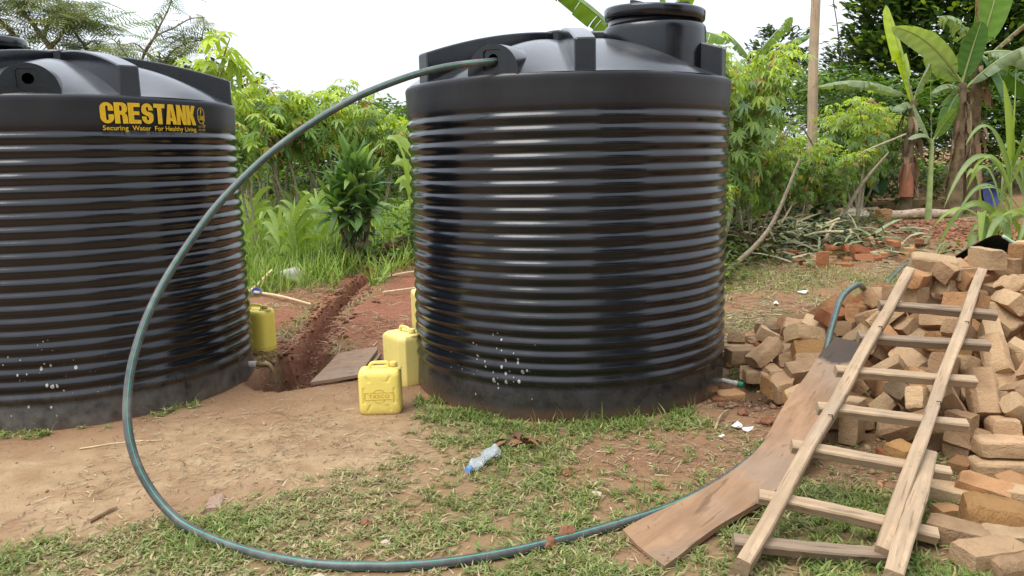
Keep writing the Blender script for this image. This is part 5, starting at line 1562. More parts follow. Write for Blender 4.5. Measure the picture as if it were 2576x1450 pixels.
def palm_leaf(nl=7, droop=.30, seed=0):
    """hand-shaped leaf: nl pointed lobes"""
    rg = np.random.default_rng(seed)
    V = []; T = []
    for a in np.linspace(-125, 125, nl):
        L_ = (1 - .42 * abs(a) / 125) * rg.uniform(.92, 1.06); wd = .115 * L_ + .03
        ca_, sa_ = math.cos(R(a)), math.sin(R(a))
        b = len(V)
        for (f, s, z) in ((0, 0, 0), (.5, -1, .03), (.5, 1, .03), (.55, 0, -.015), (.8, -.62, 0), (.8, .62, 0), (1, 0, 0)):
            l = f * L_; sx = s * wd
            zz = z - droop * f ** 2 * L_
            V.append((sa_ * l + ca_ * sx, ca_ * l - sa_ * sx, zz))
        T += [(b, b+3, b+1), (b, b+2, b+3), (b+1, b+3, b+4), (b+2, b+5, b+3), (b+3, b+6, b+4), (b+3, b+5, b+6)]
    return np.array(V), np.array(T)
PALM = [palm_leaf(7, .28, 1), palm_leaf(5, .42, 2), palm_leaf(7, .6, 3)]

UPV = np.array([0, 0, 1.0])
def frames_leaf(az, el, roll, rg=rng):
    f = np.stack([np.cos(el) * np.cos(az), np.cos(el) * np.sin(az), np.sin(el)], -1)
    up = UPV[None] + np.stack([np.sin(az) * roll, -np.cos(az) * roll, 0 * az], -1)
    return frames(f, up)

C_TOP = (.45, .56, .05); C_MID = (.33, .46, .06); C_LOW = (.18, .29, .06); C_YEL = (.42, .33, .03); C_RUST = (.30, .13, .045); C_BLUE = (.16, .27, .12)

def cassava(seed, h, stems=3, leaves=26, lsize=.17, spread=.35, low=.12):
    rg = np.random.default_rng(seed); rd = random.Random(seed)
    st = MB(); lv = Leaves()
    for s in range(stems):
        az = rd.uniform(0, 6.28); r0 = rd.uniform(0, .12)
        p0 = Vector((r0 * math.cos(az), r0 * math.sin(az), -.05))
        ln_ = rd.uniform(.1, spread)
        p1 = p0 + Vector((ln_ * math.cos(az), ln_ * math.sin(az), h * rd.uniform(.48, .62)))
        mid = (p0 + p1) / 2 + Vector((rd.uniform(-.06, .06), rd.uniform(-.06, .06), 0))
        sp = spline([p0, mid, p1], 5)
        st.tube(sp, np.linspace(.024, .017, len(sp)), 6)
        tips = []
        for k in range(rd.choice((2, 3))):
            a2 = az + rd.uniform(-1.6, 1.6); l2 = h * rd.uniform(.28, .42)
            p2 = p1 + Vector((l2 * .55 * math.cos(a2), l2 * .55 * math.sin(a2), l2 * .85))
            sp2 = spline([p1, (p1 + p2) / 2 + Vector((0, 0, -.03)), p2], 4)
            st.tube(sp2, np.linspace(.015, .008, len(sp2)), 5)
            tips.append((p1, p2))
        for (a_, b_2) in tips:
            n = leaves
            t = rg.uniform(low, 1.02, n)
            base = np.array(a_)[None] * (1 - t)[:, None] + np.array(b_2)[None] * t[:, None]
            a3 = np.arange(n) * 2.4 + rg.uniform(0, 6)
            pet = rg.uniform(.12, .30, n) * (1.15 - .35 * t)
            pe = .55 - 1.1 * (1 - t) + rg.uniform(-.25, .25, n)
            dirv = np.stack([np.cos(a3) * np.cos(pe), np.sin(a3) * np.cos(pe), np.sin(pe)], -1)
            pos = base + dirv * pet[:, None]
            el = -.25 - .75 * (1 - t) + rg.uniform(-.35, .25, n)
            Rm = frames_leaf(a3 + rg.uniform(-.5, .5, n), el, rg.uniform(-.35, .35, n))
            sc_ = lsize * rg.uniform(.75, 1.2, n) * (.72 + .38 * (1 - np.abs(t - .6)))
            hh = pos[:, 2] / h
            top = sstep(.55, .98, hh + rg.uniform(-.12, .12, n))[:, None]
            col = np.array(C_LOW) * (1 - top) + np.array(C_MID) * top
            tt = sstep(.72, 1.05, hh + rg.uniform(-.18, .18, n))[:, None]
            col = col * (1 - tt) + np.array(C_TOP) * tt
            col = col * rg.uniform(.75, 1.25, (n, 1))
            odd = rg.uniform(0, 1, n)
            col[(odd < .05) & (hh < .85)] = C_YEL
            col[(odd > .97)] = C_RUST
            col[(odd > .78) & (odd < .86)] = np.array(C_BLUE)
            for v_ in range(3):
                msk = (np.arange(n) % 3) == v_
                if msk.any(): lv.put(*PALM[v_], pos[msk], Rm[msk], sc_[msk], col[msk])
            # leaf stalks
            m2 = rg.uniform(0, 1, n) < .6
            b0 = base[m2]; p_ = pos[m2]; sd_ = np.cross(norm(p_ - b0), UPV) * .0035
            V = np.stack([b0 - sd_, b0 + sd_, p_], 1).reshape(-1, 3)
            lv.raw(V, np.arange(len(V)).reshape(-1, 3), np.array((.28, .17, .06)))
    return st.mesh('stem', STEM, True), lv.mesh('crown', LEAF)

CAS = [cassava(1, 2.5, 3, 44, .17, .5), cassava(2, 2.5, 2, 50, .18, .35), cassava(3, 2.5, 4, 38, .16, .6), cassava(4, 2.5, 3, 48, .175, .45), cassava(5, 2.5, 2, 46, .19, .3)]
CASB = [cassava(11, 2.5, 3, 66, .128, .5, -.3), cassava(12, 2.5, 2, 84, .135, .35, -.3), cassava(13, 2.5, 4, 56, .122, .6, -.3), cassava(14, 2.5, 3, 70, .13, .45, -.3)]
CASD = [cassava(24, 2.5, 2, 16, .235, .16, .35)]
def plant_pair(name, i, x, y, h, rz, label, group, cat='cassava plant', wide=1.0, base=2.5, z=None, src=None):
    src = src or CAS
    t = empty(name, (x, y, float(gz(x, y)) if z is None else z), rz)
    k = h / base; t.scale = (k * wide, k * wide, k)
    link('stem', src[i % len(src)][0], t); link('crown', src[i % len(src)][1], t)
    return tag(t, label, cat, group)
rd = random.Random(21)
# grove between the tanks
G1 = 'cassava plants of the grove between the tanks'
def Z(x, y): return float(gz(x, y))
FRONT = [(-4.72, 14.0, 2.45, 'tall leafy cassava plant at the right edge of the lettered tank'), (-3.62, 11.4, 2.2, 'lone front cassava with a leaning bare stem and reddish top leaves'),
         (-4.35, 15.0, 2.55, None), (-3.9, 14.4, 2.55, None), (-4.0, 16.2, 2.55, None), (-3.45, 15.0, 2.5, None), (-3.3, 16.3, 2.25, None), (-4.9, 15.6, 2.5, None),
         (-3.5, 18.2, 1.85, None), (-2.95, 17.0, 1.85, None), (-2.75, 18.6, 1.75, None), (-2.2, 16.4, 1.85, None), (-2.0, 18.0, 1.75, None), (-2.55, 15.4, 1.75, None), (-1.75, 15.0, 1.95, 'cassava plant just left of the hose-fed tank edge')]
for i, (x, y, h, lab) in enumerate(FRONT):
    plant_pair('cassava_plant', i, x, y, h * 1.1, rd.uniform(0, 6.28), lab or ('tall cassava plant in the grove between the two tanks' if h > 2.2 else 'lower cassava plant at the right of the grove between the tanks'), G1)
for i in range(13):
    x = -6.4 + i * .43 + rd.uniform(-.15, .15); y = 20 + rd.uniform(-1, 1.5)
    plant_pair('cassava_plant', i + 2, x, y, 2.25 if x < -4.4 else 1.75, rd.uniform(0, 6.28), 'cassava plant in the rear row of the grove between the tanks', G1)
plant_pair('cassava_plant', 0, -3.82, 9.4, 2.95, 1.0, 'tall cassava with drooping leaves rising behind the lettered tank', G1, wide=.8, src=CASD)
plant_pair('cassava_plant', 1, -7.6, 10.5, 2.9, 2.0, 'yellow-green cassava at the far left edge above the lettered tank', G1, wide=.9)
# thicket right of the hose-fed tank
G2 = 'cassava plants of the thicket right of the tank'
for i, (x, y, h) in enumerate([(2.35, 8.3, 2.58), (2.72, 8.9, 2.60), (3.2, 9.5, 2.52), (3.35, 8.9, 2.1), (4.0, 10.0, 2.25), (4.55, 10.6, 2.15), (5.35, 11.2, 1.9), (5.75, 11.9, 1.9), (2.5, 9.9, 2.5), (3.5, 10.6, 2.45),
                               (5.1, 12.4, 2.05), (6.1, 12.9, 1.85), (4.2, 11.9, 2.3), (2.1, 10.6, 2.6), (3.0, 11.8, 2.5), (6.6, 13.6, 1.7), (2.0, 7.6, 1.6)]):
    lab = {0: 'tall cassava plant touching the right side of the tank', 16: 'short cassava plant at the right foot of the tank', 15: 'rightmost low cassava plant before the banana stems', 7: 'cassava plant with bare prickly branches left of the bananas'}.get(i)
    plant_pair('cassava_plant', i + 1, x * 1.06 - (.3 if i in (1, 3) else 0), y * 1.06 + .9, h * (1.14 if i in (0, 1, 2, 8, 13) else .66 if i in (4, 5, 10) else 1.15 if i in (6, 7, 11, 15) else .82), rd.uniform(0, 6.28), lab or ('dense cassava plant close beside the right side of the tank' if x / (y + .9) < .29 else 'dense cassava plant in the thicket just left of the pole' if x / (y + .9) < .36 else 'low cassava plant in the thicket before the pole' if y < 11.5 else 'low cassava plant in the thicket right of the pole'), G2, wide=.85 if i in (0, 1, 3) else 1.1, src=CASB)

# ---- bare branches of the thicket
BR = simple('grey_branch', (.34, .28, .21), .85, .3, 25, .5, .005, .1)
for i, pts in enumerate([[(4.9, 12.2, 0), (5.05, 12.1, .8), (5.3, 12.0, 1.15), (6.0, 11.9, 1.45)], [(5.1, 12.3, 0), (4.9, 12.2, 1.0), (4.5, 12.1, 1.6)], [(5.0, 12.0, 0), (5.4, 12.0, .7), (5.75, 11.9, 1.2)], [(2.5, 9.0, 0), (3.0, 9.0, .5), (3.3, 8.9, 1.3)]]):
    pz_ = [(x, y, Z(x, y) + z) for x, y, z in pts]
    sp = spline(pz_, 5)
    tag(MB().tube(sp, np.linspace(.035, .014, len(sp)), 7).build('bare_branch', BR, None, True, 60), ('thick bare forked branch rising at the right of the thicket', 'thin grey branch leaning left in the thicket', 'straight grey branch leaning right in the thicket', 'crooked bare branch beside the tank at the thicket foot')[i], 'branch', 'bare branches in the thicket')

# ---- dense mass of bushes behind
def bushmass(name, boxes, n, size, cols, wts, label, seed, kindstuff=True):
    rg = np.random.default_rng(seed); lv = Leaves()
    for (x0, x1, y0, y1, h) in boxes:
        m_ = int(n * (x1 - x0) * h)
        x = rg.uniform(x0, x1, m_); y = rg.uniform(y0, y1, m_)
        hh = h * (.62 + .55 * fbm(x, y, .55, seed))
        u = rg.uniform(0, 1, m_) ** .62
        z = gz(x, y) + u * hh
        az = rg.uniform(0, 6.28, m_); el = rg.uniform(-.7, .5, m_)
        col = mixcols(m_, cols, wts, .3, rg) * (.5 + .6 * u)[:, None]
        lv.put(ELL_V, ELL_T, np.stack([x, y, z], -1), frames_leaf(az, el, rg.uniform(-.5, .5, m_)), np.stack([size * rg.uniform(.3, .5, m_), size * rg.uniform(.7, 1.3, m_), np.full(m_, size)], -1), col)
    o = link(name, lv.mesh(name, LEAF))
    return tag(o, label, 'bushes', kind='stuff')
DK = [(.07, .14, .03), (.12, .22, .035), (.20, .31, .04), (.045, .095, .025)]
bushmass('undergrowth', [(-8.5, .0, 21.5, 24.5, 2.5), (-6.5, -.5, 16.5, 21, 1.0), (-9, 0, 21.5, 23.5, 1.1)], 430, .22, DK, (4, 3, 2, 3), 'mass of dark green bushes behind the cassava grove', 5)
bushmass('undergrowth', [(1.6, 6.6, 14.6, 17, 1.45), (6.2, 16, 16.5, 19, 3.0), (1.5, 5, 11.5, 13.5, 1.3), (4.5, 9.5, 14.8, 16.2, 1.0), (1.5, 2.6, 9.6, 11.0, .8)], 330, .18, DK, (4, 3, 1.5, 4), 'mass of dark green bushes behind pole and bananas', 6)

# ---- broad-leaved trees
def crown_tree(name, x, y, trunk_h, blobs, n, size, cols, wts, label, seed, tr=.2, upright=.6, bright=None):
    rg = np.random.default_rng(seed); z0 = Z(x, y)
    t = empty(name, (x, y, z0)); tag(t, label, 'tree')
    tk = MB(); sp = spline([(0, 0, -.2), (.1, 0, trunk_h * .5), (0, .1, trunk_h)], 5)
    tk.tube(sp, np.linspace(tr, tr * .6, len(sp)), 9)
    for (bx, by, bz, rx, ry, rz_) in blobs:
        sp = spline([(0, .1, trunk_h), (bx * .5, by * .5, (trunk_h + bz) / 2 + .2), (bx, by, bz)], 4)
        tk.tube(sp, np.linspace(tr * .5, tr * .12, len(sp)), 6)
    tk.build('trunk', BARK, t, True, 60)
    lv = Leaves(); vol = sum(b[3] * b[5] for b in blobs)
    for (bx, by, bz, rx, ry, rz_) in blobs:
        m_ = int(n * rx * rz_ / vol)
        nc = max(6, m_ // 26)                      # twigs carrying bunches of leaves
        d = norm(rg.normal(0, 1, (nc, 3))); rad = rg.uniform(.62, 1.06, nc) + .16 * (fbm(d[:, 0] * 3 + 9, d[:, 2] * 3 + d[:, 1] * 2, 1.0, seed) - .5) * 2
        cen = d * rad[:, None] * np.array([rx, ry, rz_]) + np.array([bx, by, bz])
        k = rg.integers(0, nc, m_)
        pos = cen[k] + rg.normal(0, 1, (m_, 3)) * np.array([.20, .20, .17]) * (rx / 1.6) ** .5
        out_ = norm(pos - np.array([bx, by, bz]) + rg.normal(0, .35, (m_, 3)))
        az = np.arctan2(out_[:, 1], out_[:, 0]) + rg.uniform(-.7, .7, m_)
        el = upright * rg.uniform(-.4, 1.6, m_)
        col = mixcols(m_, cols, wts, .3, rg)
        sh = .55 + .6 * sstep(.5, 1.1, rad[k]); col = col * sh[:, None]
        lv.put(ELL_V, ELL_T, pos, frames_leaf(az, el, rg.uniform(-.4, .4, m_)), np.stack([size * rg.uniform(.42, .62, m_), size * rg.uniform(.75, 1.25, m_), np.full(m_, size)], -1), col)
    link('crown', lv.mesh('crown', LEAF), t)
    return t
JK = [(.050, .10, .030), (.085, .15, .040), (.26, .38, .05), (.035, .07, .025)]
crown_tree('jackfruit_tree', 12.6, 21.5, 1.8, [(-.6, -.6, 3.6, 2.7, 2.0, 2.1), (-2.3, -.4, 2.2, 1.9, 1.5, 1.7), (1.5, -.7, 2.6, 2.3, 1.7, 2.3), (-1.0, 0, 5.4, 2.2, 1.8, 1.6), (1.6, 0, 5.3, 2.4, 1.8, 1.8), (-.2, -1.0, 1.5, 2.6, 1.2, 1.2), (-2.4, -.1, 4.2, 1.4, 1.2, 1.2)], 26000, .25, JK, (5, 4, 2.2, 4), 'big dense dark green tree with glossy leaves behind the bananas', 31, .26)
FARC = [(.075, .115, .06), (.10, .14, .07), (.055, .09, .05)]
crown_tree('far_tree', 11.6, 34, 2.2, [(0, 0, 4.9, 1.0, 1.0, 1.0), (-.7, 0, 4.0, .9, .9, .8), (.7, 0, 3.6, 1.1, 1, 1.0), (.2, 0, 2.4, 1.8, 1, 1.1)], 2600, .28, FARC, (1, 1, 1), 'small greyish tree in the distance left of the pole', 41, .12)
crown_tree('far_tree', 15.2, 36, 2.0, [(0, 0, 4.3, 1.0, 1.0, .9), (.5, 0, 3.1, 1.5, 1, 1.1), (-.9, 0, 2.6, 1.3, 1, 1.0)], 2600, .28, FARC, (1, 1, 1), 'small greyish tree in the distance right of the pole', 42, .12)
crown_tree('far_tree', -10.8, 30, 1.8, [(0, 0, 3.2, 1.4, 1.0, .9), (-1.6, 0, 3.4, 1.2, 1, 1.0), (1.0, 0, 2.6, .9, 1, .7)], 2400, .25, [(.04, .075, .03), (.06, .10, .035)], (1, 1), 'dark round tree behind the cassava grove at left', 43, .12)
crown_tree('far_tree', -6.3, 34, 1.4, [(0, 0, 2.4, .9, .8, .7), (1.0, 0, 2.2, 1.0, .8, .6)], 1200, .28, FARC, (1, 1, 1), 'low hazy tree behind the grove in the middle', 44, .12)

# ---- feathery-leaved trees at the upper left
def feather(np_=9):
    V = []; T = []
    V += [(-.008, 0, 0), (.008, 0, 0), (0, 1, -.16)]; T.append((0, 1, 2))
    for i in range(np_):
        f = .12 + .86 * i / (np_ - 1); L_ = .24 * (1 - .5 * abs(f - .5)) * (1.1 - .4 * f)
        z = -.16 * f * f
        for s in (-1, 1):
            b = len(V)
            V += [(0, f - .016, z), (0, f + .016, z), (s * L_, f + .10 + .02, z - .05), (s * L_, f + .10 - .015, z - .05)]
            T += [(b, b+1, b+2), (b, b+2, b+3)] if s > 0 else [(b, b+2, b+1), (b, b+3, b+2)]
    return np.array(V), np.array(T)
FEA = feather()
FEAM = leafmat('feathery_leaf', .4, .6, .15, (1.1, 1.15, .7))
def feather_tree(name, trunk, branches, clouds, n, label, seed, y0, size, tr0=.075):
    rg = np.random.default_rng(seed)
    b = trunk[0]; z0 = Z(b[0], b[1])
    t = empty(name, (b[0], b[1], z0)); tag(t, label, 'tree')
    off = np.array([b[0], b[1], z0])
    tk = MB(); pts = []
    for (pl, r0, r1) in [(trunk, tr0, tr0 * .3)] + branches:
        sp = spline(pl, 5); tk.tube(sp - off, np.linspace(r0, r1, len(sp)), 7); 
        if (pl is not trunk): pts.append(sp)
        else: pts.append(sp[len(sp) // 2:])
    lv = Leaves(); tw = MB()
    allp = np.concatenate(pts)
    for (c, rad, k) in clouds:
        m_ = int(n * k)
        pos = np.array(c) + rg.normal(0, .5, (m_, 3)) * np.array(rad)
        # twigs join the leaf bunches to the nearest branch
        for q_ in pos[:max(3, m_ // 14)]:
            a = allp[np.argmin(np.linalg.norm(allp - q_, axis=1))]
            md = (a + q_) / 2 + np.array([0, 0, .08])
            tw.tube(spline([a - off, md - off, q_ - off], 3), np.linspace(.014, .005, 7), 4, cap=False)
        az = rg.uniform(0, 6.28, m_); el = rg.uniform(-.55, .35, m_)
        col = mixcols(m_, [(.24, .28, .13), (.32, .36, .16), (.16, .20, .10)], (4, 3, 3), .25, rg)
        lv.put(*FEA, pos - off, frames_leaf(az, el, rg.uniform(-.4, .4, m_)), size * rg.uniform(.7, 1.25, m_), col)
    tk.v += []; tk.build('trunk', BARK, t, True, 60)
    tw.build('twigs', BARK, t, True)['kind'] = 'stuff'; link('crown', lv.mesh('crown', FEAM), t)
Y1 = 15.0
feather_tree('feathery_tree', [(-7.75, Y1, Z(-7.75, Y1) - .1), (-7.9, Y1, 2.18), (-8.24, Y1, 3.14), (-8.49, Y1, 3.71), (-8.65, Y1, 3.97), (-8.82, Y1, 4.23), (-9.03, Y1, 4.51), (-9.3, Y1, 4.9)],
    [([(-8.3, Y1, 3.25), (-8.83, Y1 - .1, 3.66), (-9.16, Y1 - .2, 4.09), (-9.35, Y1 - .2, 4.29), (-9.8, Y1 - .2, 4.6)], .055, .02), ([(-8.49, Y1, 3.71), (-8.19, Y1 - .2, 3.86), (-7.98, Y1 - .3, 4.03), (-7.83, Y1 - .3, 4.17), (-7.4, Y1 - .3, 4.35)], .045, .012),
     ([(-8.59, Y1, 3.9), (-8.6, Y1 + .2, 4.15), (-8.42, Y1 + .2, 4.36), (-8.25, Y1 + .2, 4.75)], .045, .015), ([(-7.9, Y1, 2.3), (-7.7, Y1 + .2, 3.2), (-7.95, Y1 + .2, 3.75), (-8.19, Y1 + .2, 4.14), (-8.35, Y1 + .2, 4.5)], .04, .012)],
    [((-8.4, Y1, 4.5), (.75, .8, .28), 1.0), ((-7.75, Y1 - .2, 4.15), (.55, .6, .25), .8), ((-7.9, Y1, 3.75), (.5, .6, .2), .5), ((-9.1, Y1 - .1, 4.1), (.5, .6, .3), .45), ((-8.0, Y1 + .3, 3.35), (.75, .5, .16), .6), ((-9.2, Y1, 4.75), (.6, .5, .2), .4), ((-7.3, Y1, 3.35), (.35, .5, .14), .25), ((-8.9, Y1 + .3, 3.4), (.5, .5, .2), .4)],
    150, 'large feathery-leaved tree at the upper left corner', 51, Y1, .56)
Y2 = 13.0
feather_tree('feathery_tree', [(-6.35, Y2, Z(-6.35, Y2) - .1), (-6.2, Y2, 1.6), (-6.12, Y2, 2.52), (-5.9, Y2, 3.19), (-5.73, Y2, 3.45), (-5.54, Y2, 3.75), (-5.39, Y2, 3.99), (-5.25, Y2, 4.3)],
    [([(-5.9, Y2, 3.19), (-5.77, Y2 - .1, 3.36), (-5.53, Y2 - .2, 3.54), (-5.26, Y2 - .2, 3.65), (-4.99, Y2 - .2, 3.78), (-4.75, Y2 - .2, 3.80)], .022, .007), ([(-6.12, Y2, 2.52), (-5.75, Y2 + .1, 3.0), (-5.45, Y2 + .1, 3.32), (-5.21, Y2 + .1, 3.45), (-4.95, Y2 + .1, 3.5)], .025, .007), ([(-6.05, Y2, 2.8), (-6.15, Y2 + .1, 3.2), (-6.33, Y2 + .1, 3.5)], .022, .008)],
    [((-5.35, Y2, 4.15), (.16, .25, .22), .14), ((-5.6, Y2, 3.75), (.16, .25, .2), .10), ((-5.3, Y2, 3.52), (.4, .3, .12), .40), ((-4.95, Y2, 3.7), (.25, .3, .12), .15), ((-6.25, Y2, 3.4), (.25, .3, .14), .28), ((-5.8, Y2, 3.12), (.5, .3, .12), .45), ((-5.15, Y2 + .1, 3.35), (.3, .3, .13), .22)],
    140, 'slender feathery tree rising above the lettered tank', 52, Y2, .40, .030)

# ---- bananas
BANL = leafmat('banana_leaf', .38, .38, .4, (1.35, 1.35, .28))
BSTEM = simple('banana_stem', (.19, .14, .075), .7, .5, 5, .4, .01, .3, (.06, .04, .03), .85, 7)
BGREEN = simple('banana_stalk', (.30, .38, .14), .55, .25, 8, .1, .004, .35, (.12, .10, .05), .5, 6)
def banana_leaf(base, tip, lift, width, seed, col, torn=.4, droop=.35, stalk=.12, twist=0.0):
    """one blade from base to tip, midrib lifted in the middle, halves hanging from it"""
    rg = np.random.default_rng(seed); base, tip = np.array(base, float), np.array(tip, float)
    n = 22
    t = np.linspace(0, 1, n + 1)[:, None]
    ctl = (base + tip) / 2 + np.array([0, 0, lift])
    mid = (1 - t) ** 2 * base + 2 * t * (1 - t) * ctl + t ** 2 * tip
    tg = norm(np.gradient(mid, axis=0)); side = norm(np.cross(tg, UPV + np.array([0, 0, 0])[None]))
    side = norm(side + twist * np.cross(side, tg)); nrm = np.cross(side, tg)
    nrm = np.where(nrm[:, 2:3] < 0, -nrm, nrm) if abs(twist) < .6 else nrm
    s = t[:, 0]
    wd = width * np.where(s < stalk, 0.03, np.sin(np.pi * np.clip((s - stalk) / (1 - stalk), 0, 1) ** .9) ** .36)
    wd = np.maximum(wd, .012)
    lv = Leaves()
    for sg in (-1, 1):
        grp_droop = droop + rg.uniform(-.12, .12)
        V = []; T = []
        for i in range(n):
            if i and rg.uniform() < torn: grp_droop = droop + rg.uniform(-.35, .55) * (.3 + torn); gap = .22 * torn
            else: gap = 0
            b = len(V)
            for (k, g_) in ((i, gap), (i + 1, 0)):
                kk = k + g_
                pk = mid[min(int(kk), n)] * (1 - (kk % 1)) + mid[min(int(kk) + 1, n)] * (kk % 1)
                e1 = pk + side[k] * sg * wd[k] * .27 * math.cos(grp_droop * .6) - nrm[k] * wd[k] * .27 * math.sin(grp_droop * .6)
                e2 = e1 + side[k] * sg * wd[k] * .27 * math.cos(grp_droop * 1.5) - nrm[k] * wd[k] * .27 * math.sin(grp_droop * 1.5)
                V += [mid[k] if g_ == 0 else pk, e1, e2]
            q_ = [(b, b+3, b+4), (b, b+4, b+1), (b+1, b+4, b+5), (b+1, b+5, b+2)]
            T += q_ if sg > 0 else [(x, z_, y) for x, y, z_ in q_]
        V = np.array(V)
        c = np.array(col)[None] * (1 + .12 * np.sin(np.arange(len(V)) * 1.7 + seed))[:, None]
        lv.raw(V, T, c)
    rb = MB().tube(mid - nrm * .004, np.linspace(.026, .005, n + 1) * (width / .5) ** .5, 5, cap=False)
    T = [];
    for f in rb.f: T += [(f[0], f[1], f[2]), (f[0], f[2], f[3])]
    lv.raw(np.array(rb.v), T, np.array((.50, .55, .26)))
    return lv
GRN = (.14, .26, .05); DGRN = (.075, .165, .04); GREY = (.26, .34, .20); LIME = (.44, .56, .03); DEAD = (.30, .21, .12)
def banana(x, y, crown, leaves, r, label, seed, bunch=False):
    z0 = Z(x, y); t = empty('banana_plant', (x, y, z0)); tag(t, label, 'banana plant', 'banana plants')
    off = np.array([x, y, z0]); cr_ = np.array(crown) - off
    sp = spline([(0, 0, -.1), (cr_[0] * .3, cr_[1] * .3, cr_[2] * .45), tuple(cr_)], 8)
    m = MB().tube(sp, np.linspace(r * 1.15, r * .62, len(sp)), 14)
    m.build('trunk', BSTEM if r > .08 else BGREEN, t, True, 60)
    for i, (tip, lift, wd, col, torn, droop, tw) in enumerate(leaves):
        st = (sp[-2] if i % 2 else sp[-1])
        lv = banana_leaf(st, np.array(tip) - off, lift, wd, seed * 20 + i, col, torn, droop, .12, tw)
        link('leaf', lv.mesh('leaf', BANL, True), t)
    if r > .08:                                    # dry leaf sheaths hanging round the trunk
        rg = np.random.default_rng(seed + 500); lv = Leaves(); n = 34
        f = rg.uniform(.35, 1.0, n); k = (f * (len(sp) - 1)).astype(int); a = rg.uniform(0, 6.28, n)
        pos = sp[k] + np.stack([np.cos(a), np.sin(a), 0 * a], -1) * r * 1.0
        lv.put(ARC_V, ARC_T, pos, frames_leaf(a, -1.42 + rg.uniform(-.12, .22, n), rg.uniform(-.6, .6, n)), np.stack([rg.uniform(.03, .10, n), rg.uniform(.18, .6, n), np.full(n, .3)], -1), mixcols(n, [(.22, .14, .08), (.32, .23, .14), (.14, .09, .06)], (1, 1, 1), .2, rg))
        link('dry_sheaths', lv.mesh('dry_sheaths', STRAW), t)['kind'] = 'stuff'
    if bunch:
        BG = simple('green_banana', (.10, .17, .035), .5, .25, 12)
        hub = cr_ + np.array([.12, -.12, -.15]); bo = MB().tube([tuple(cr_), tuple(hub), tuple(hub + np.array([.02, -.02, -.45]))], [.03, .03, .015], 7).build('bunch_stalk', BGREEN, t, True)
        fm = MB().tube(spline([(0, 0, 0), (.05, 0, .0), (.085, 0, .05), (.10, 0, .10)], 3), [.008, .014, .018, .019, .019, .019, .018, .015, .011, .006], 7).mesh('banana', BG, True)
        for row in range(6):
            for k in range(9):
                a = 6.28 * k / 9 + row * .35
                o = link('banana', fm, bo, tuple(hub + np.array([.02 * math.cos(a), .02 * math.sin(a), -.02 - .068 * row])), (0, 0, a)); o.scale = (1.15 - .06 * row,) * 3
    return t
B = 14.0
banana(8.0, 14.0, (7.99, B, 2.62), [((6.46, B - .5, 3.52), .40, .40, GREY, .14, .32, -.75), ((7.22, B - .4, 2.42), .30, .30, GREY, .35, .75, -.5), ((8.10, B - .25, 3.62), .05, .36, DGRN, .10, .15, 1.4), ((9.15, B - .5, 3.22), .42, .38, GREY, .45, .80, -.4), ((7.45, B + .3, 3.12), .05, .40, GREY, .2, .3, -.6), ((7.56, B - .2, 1.72), .35, .32, GRN, .1, .6, 1.0)], .125, 'banana plant with one long leaf reaching up left', 1)
banana(8.45, 14.3, (8.36, B + .2, 3.12), [((7.50, B, 3.75), .42, .50, GREY, .7, .95, -.4), ((8.15, B, 4.55), .02, .12, DEAD, .8, .9, .6), ((8.62, B, 4.75), .02, .52, GRN, .1, .15, 1.5), ((9.45, B, 3.95), .10, .16, DEAD, .8, 1.3, .2), ((9.60, B - .2, 2.62), .45, .50, GREY, .35, .75, -.3), ((9.4, B, 2.2), .45, .46, DGRN, .3, .7, .2), ((8.75, B - .4, 1.9), .5, .40, DGRN, .3, .7, .6)], .12, 'taller banana plant with a green bunch and dead brown leaves', 2, True)
banana(7.22, 14.2, (7.25, B + .2, 2.35), [((6.62, B + .1, 3.98), .05, .52, LIME, .10, .12, 1.45), ((6.95, B + .1, 3.25), .05, .34, LIME, .1, .2, 1.4), ((5.45, B, 2.62), .40, .32, GREY, .45, .85, -.3), ((6.75, B - .2, 2.15), .25, .26, GREY, .3, .6, .2), ((7.5, B + .2, 3.0), .1, .30, GREY, .1, .3, .9)], .095, 'banana plant with glowing lime leaf and terracotta-coloured patch on its stem', 3)
patch = MB().tube([(-.02, -.045, .35), (-.02, -.045, .95)], [.125, .11], 14, cap=False).build('dry_bark_patch', simple('terracotta_sheath', (.36, .15, .08), .8, .2, 10), bpy.data.objects['banana_plant.002'], True)
banana(7.28, 13.5, (7.26, 13.5, 1.62), [((6.80, 13.4, 1.66), .22, .20, GREY, .1, .5, .2), ((6.90, 13.5, 2.25), .08, .16, GREY, .2, .5, .8), ((7.58, 13.4, 2.15), .10, .26, GRN, .1, .3, 1.2), ((7.16, 13.5, 2.80), .0, .05, GREY, 0, .2, .3)], .05, 'slim young banana plant in front of the bigger bananas', 4)
banana(1.55, 9.7, (1.60, 9.6, 2.60), [((.46, 9.4, 3.50), .25, .36, (.17, .28, .06), .35, .7, -.6), ((2.22, 9.4, 3.55), .1, .34, (.24, .36, .04), .5, .6, .9), ((2.62, 9.4, 2.78), .45, .34, (.20, .32, .05), .6, .8, -.3), ((1.85, 9.6, 3.36), .1, .3, (.18, .30, .05), .3, .5, .7)], .12, 'banana plant standing hidden behind the hose-fed tank', 5)
banana(4.9, 16.3, (4.95, 16.2, 3.3), [((5.68, 16, 4.12), .12, .38, (.20, .30, .12), .4, .4, .6), ((6.05, 16, 3.78), .28, .36, (.15, .25, .08), .5, .7, .0), ((4.3, 16, 3.9), .15, .36, (.17, .28, .08), .4, .6, .5)], .13, 'banana plant whose pale leaves show above the thicket', 6)
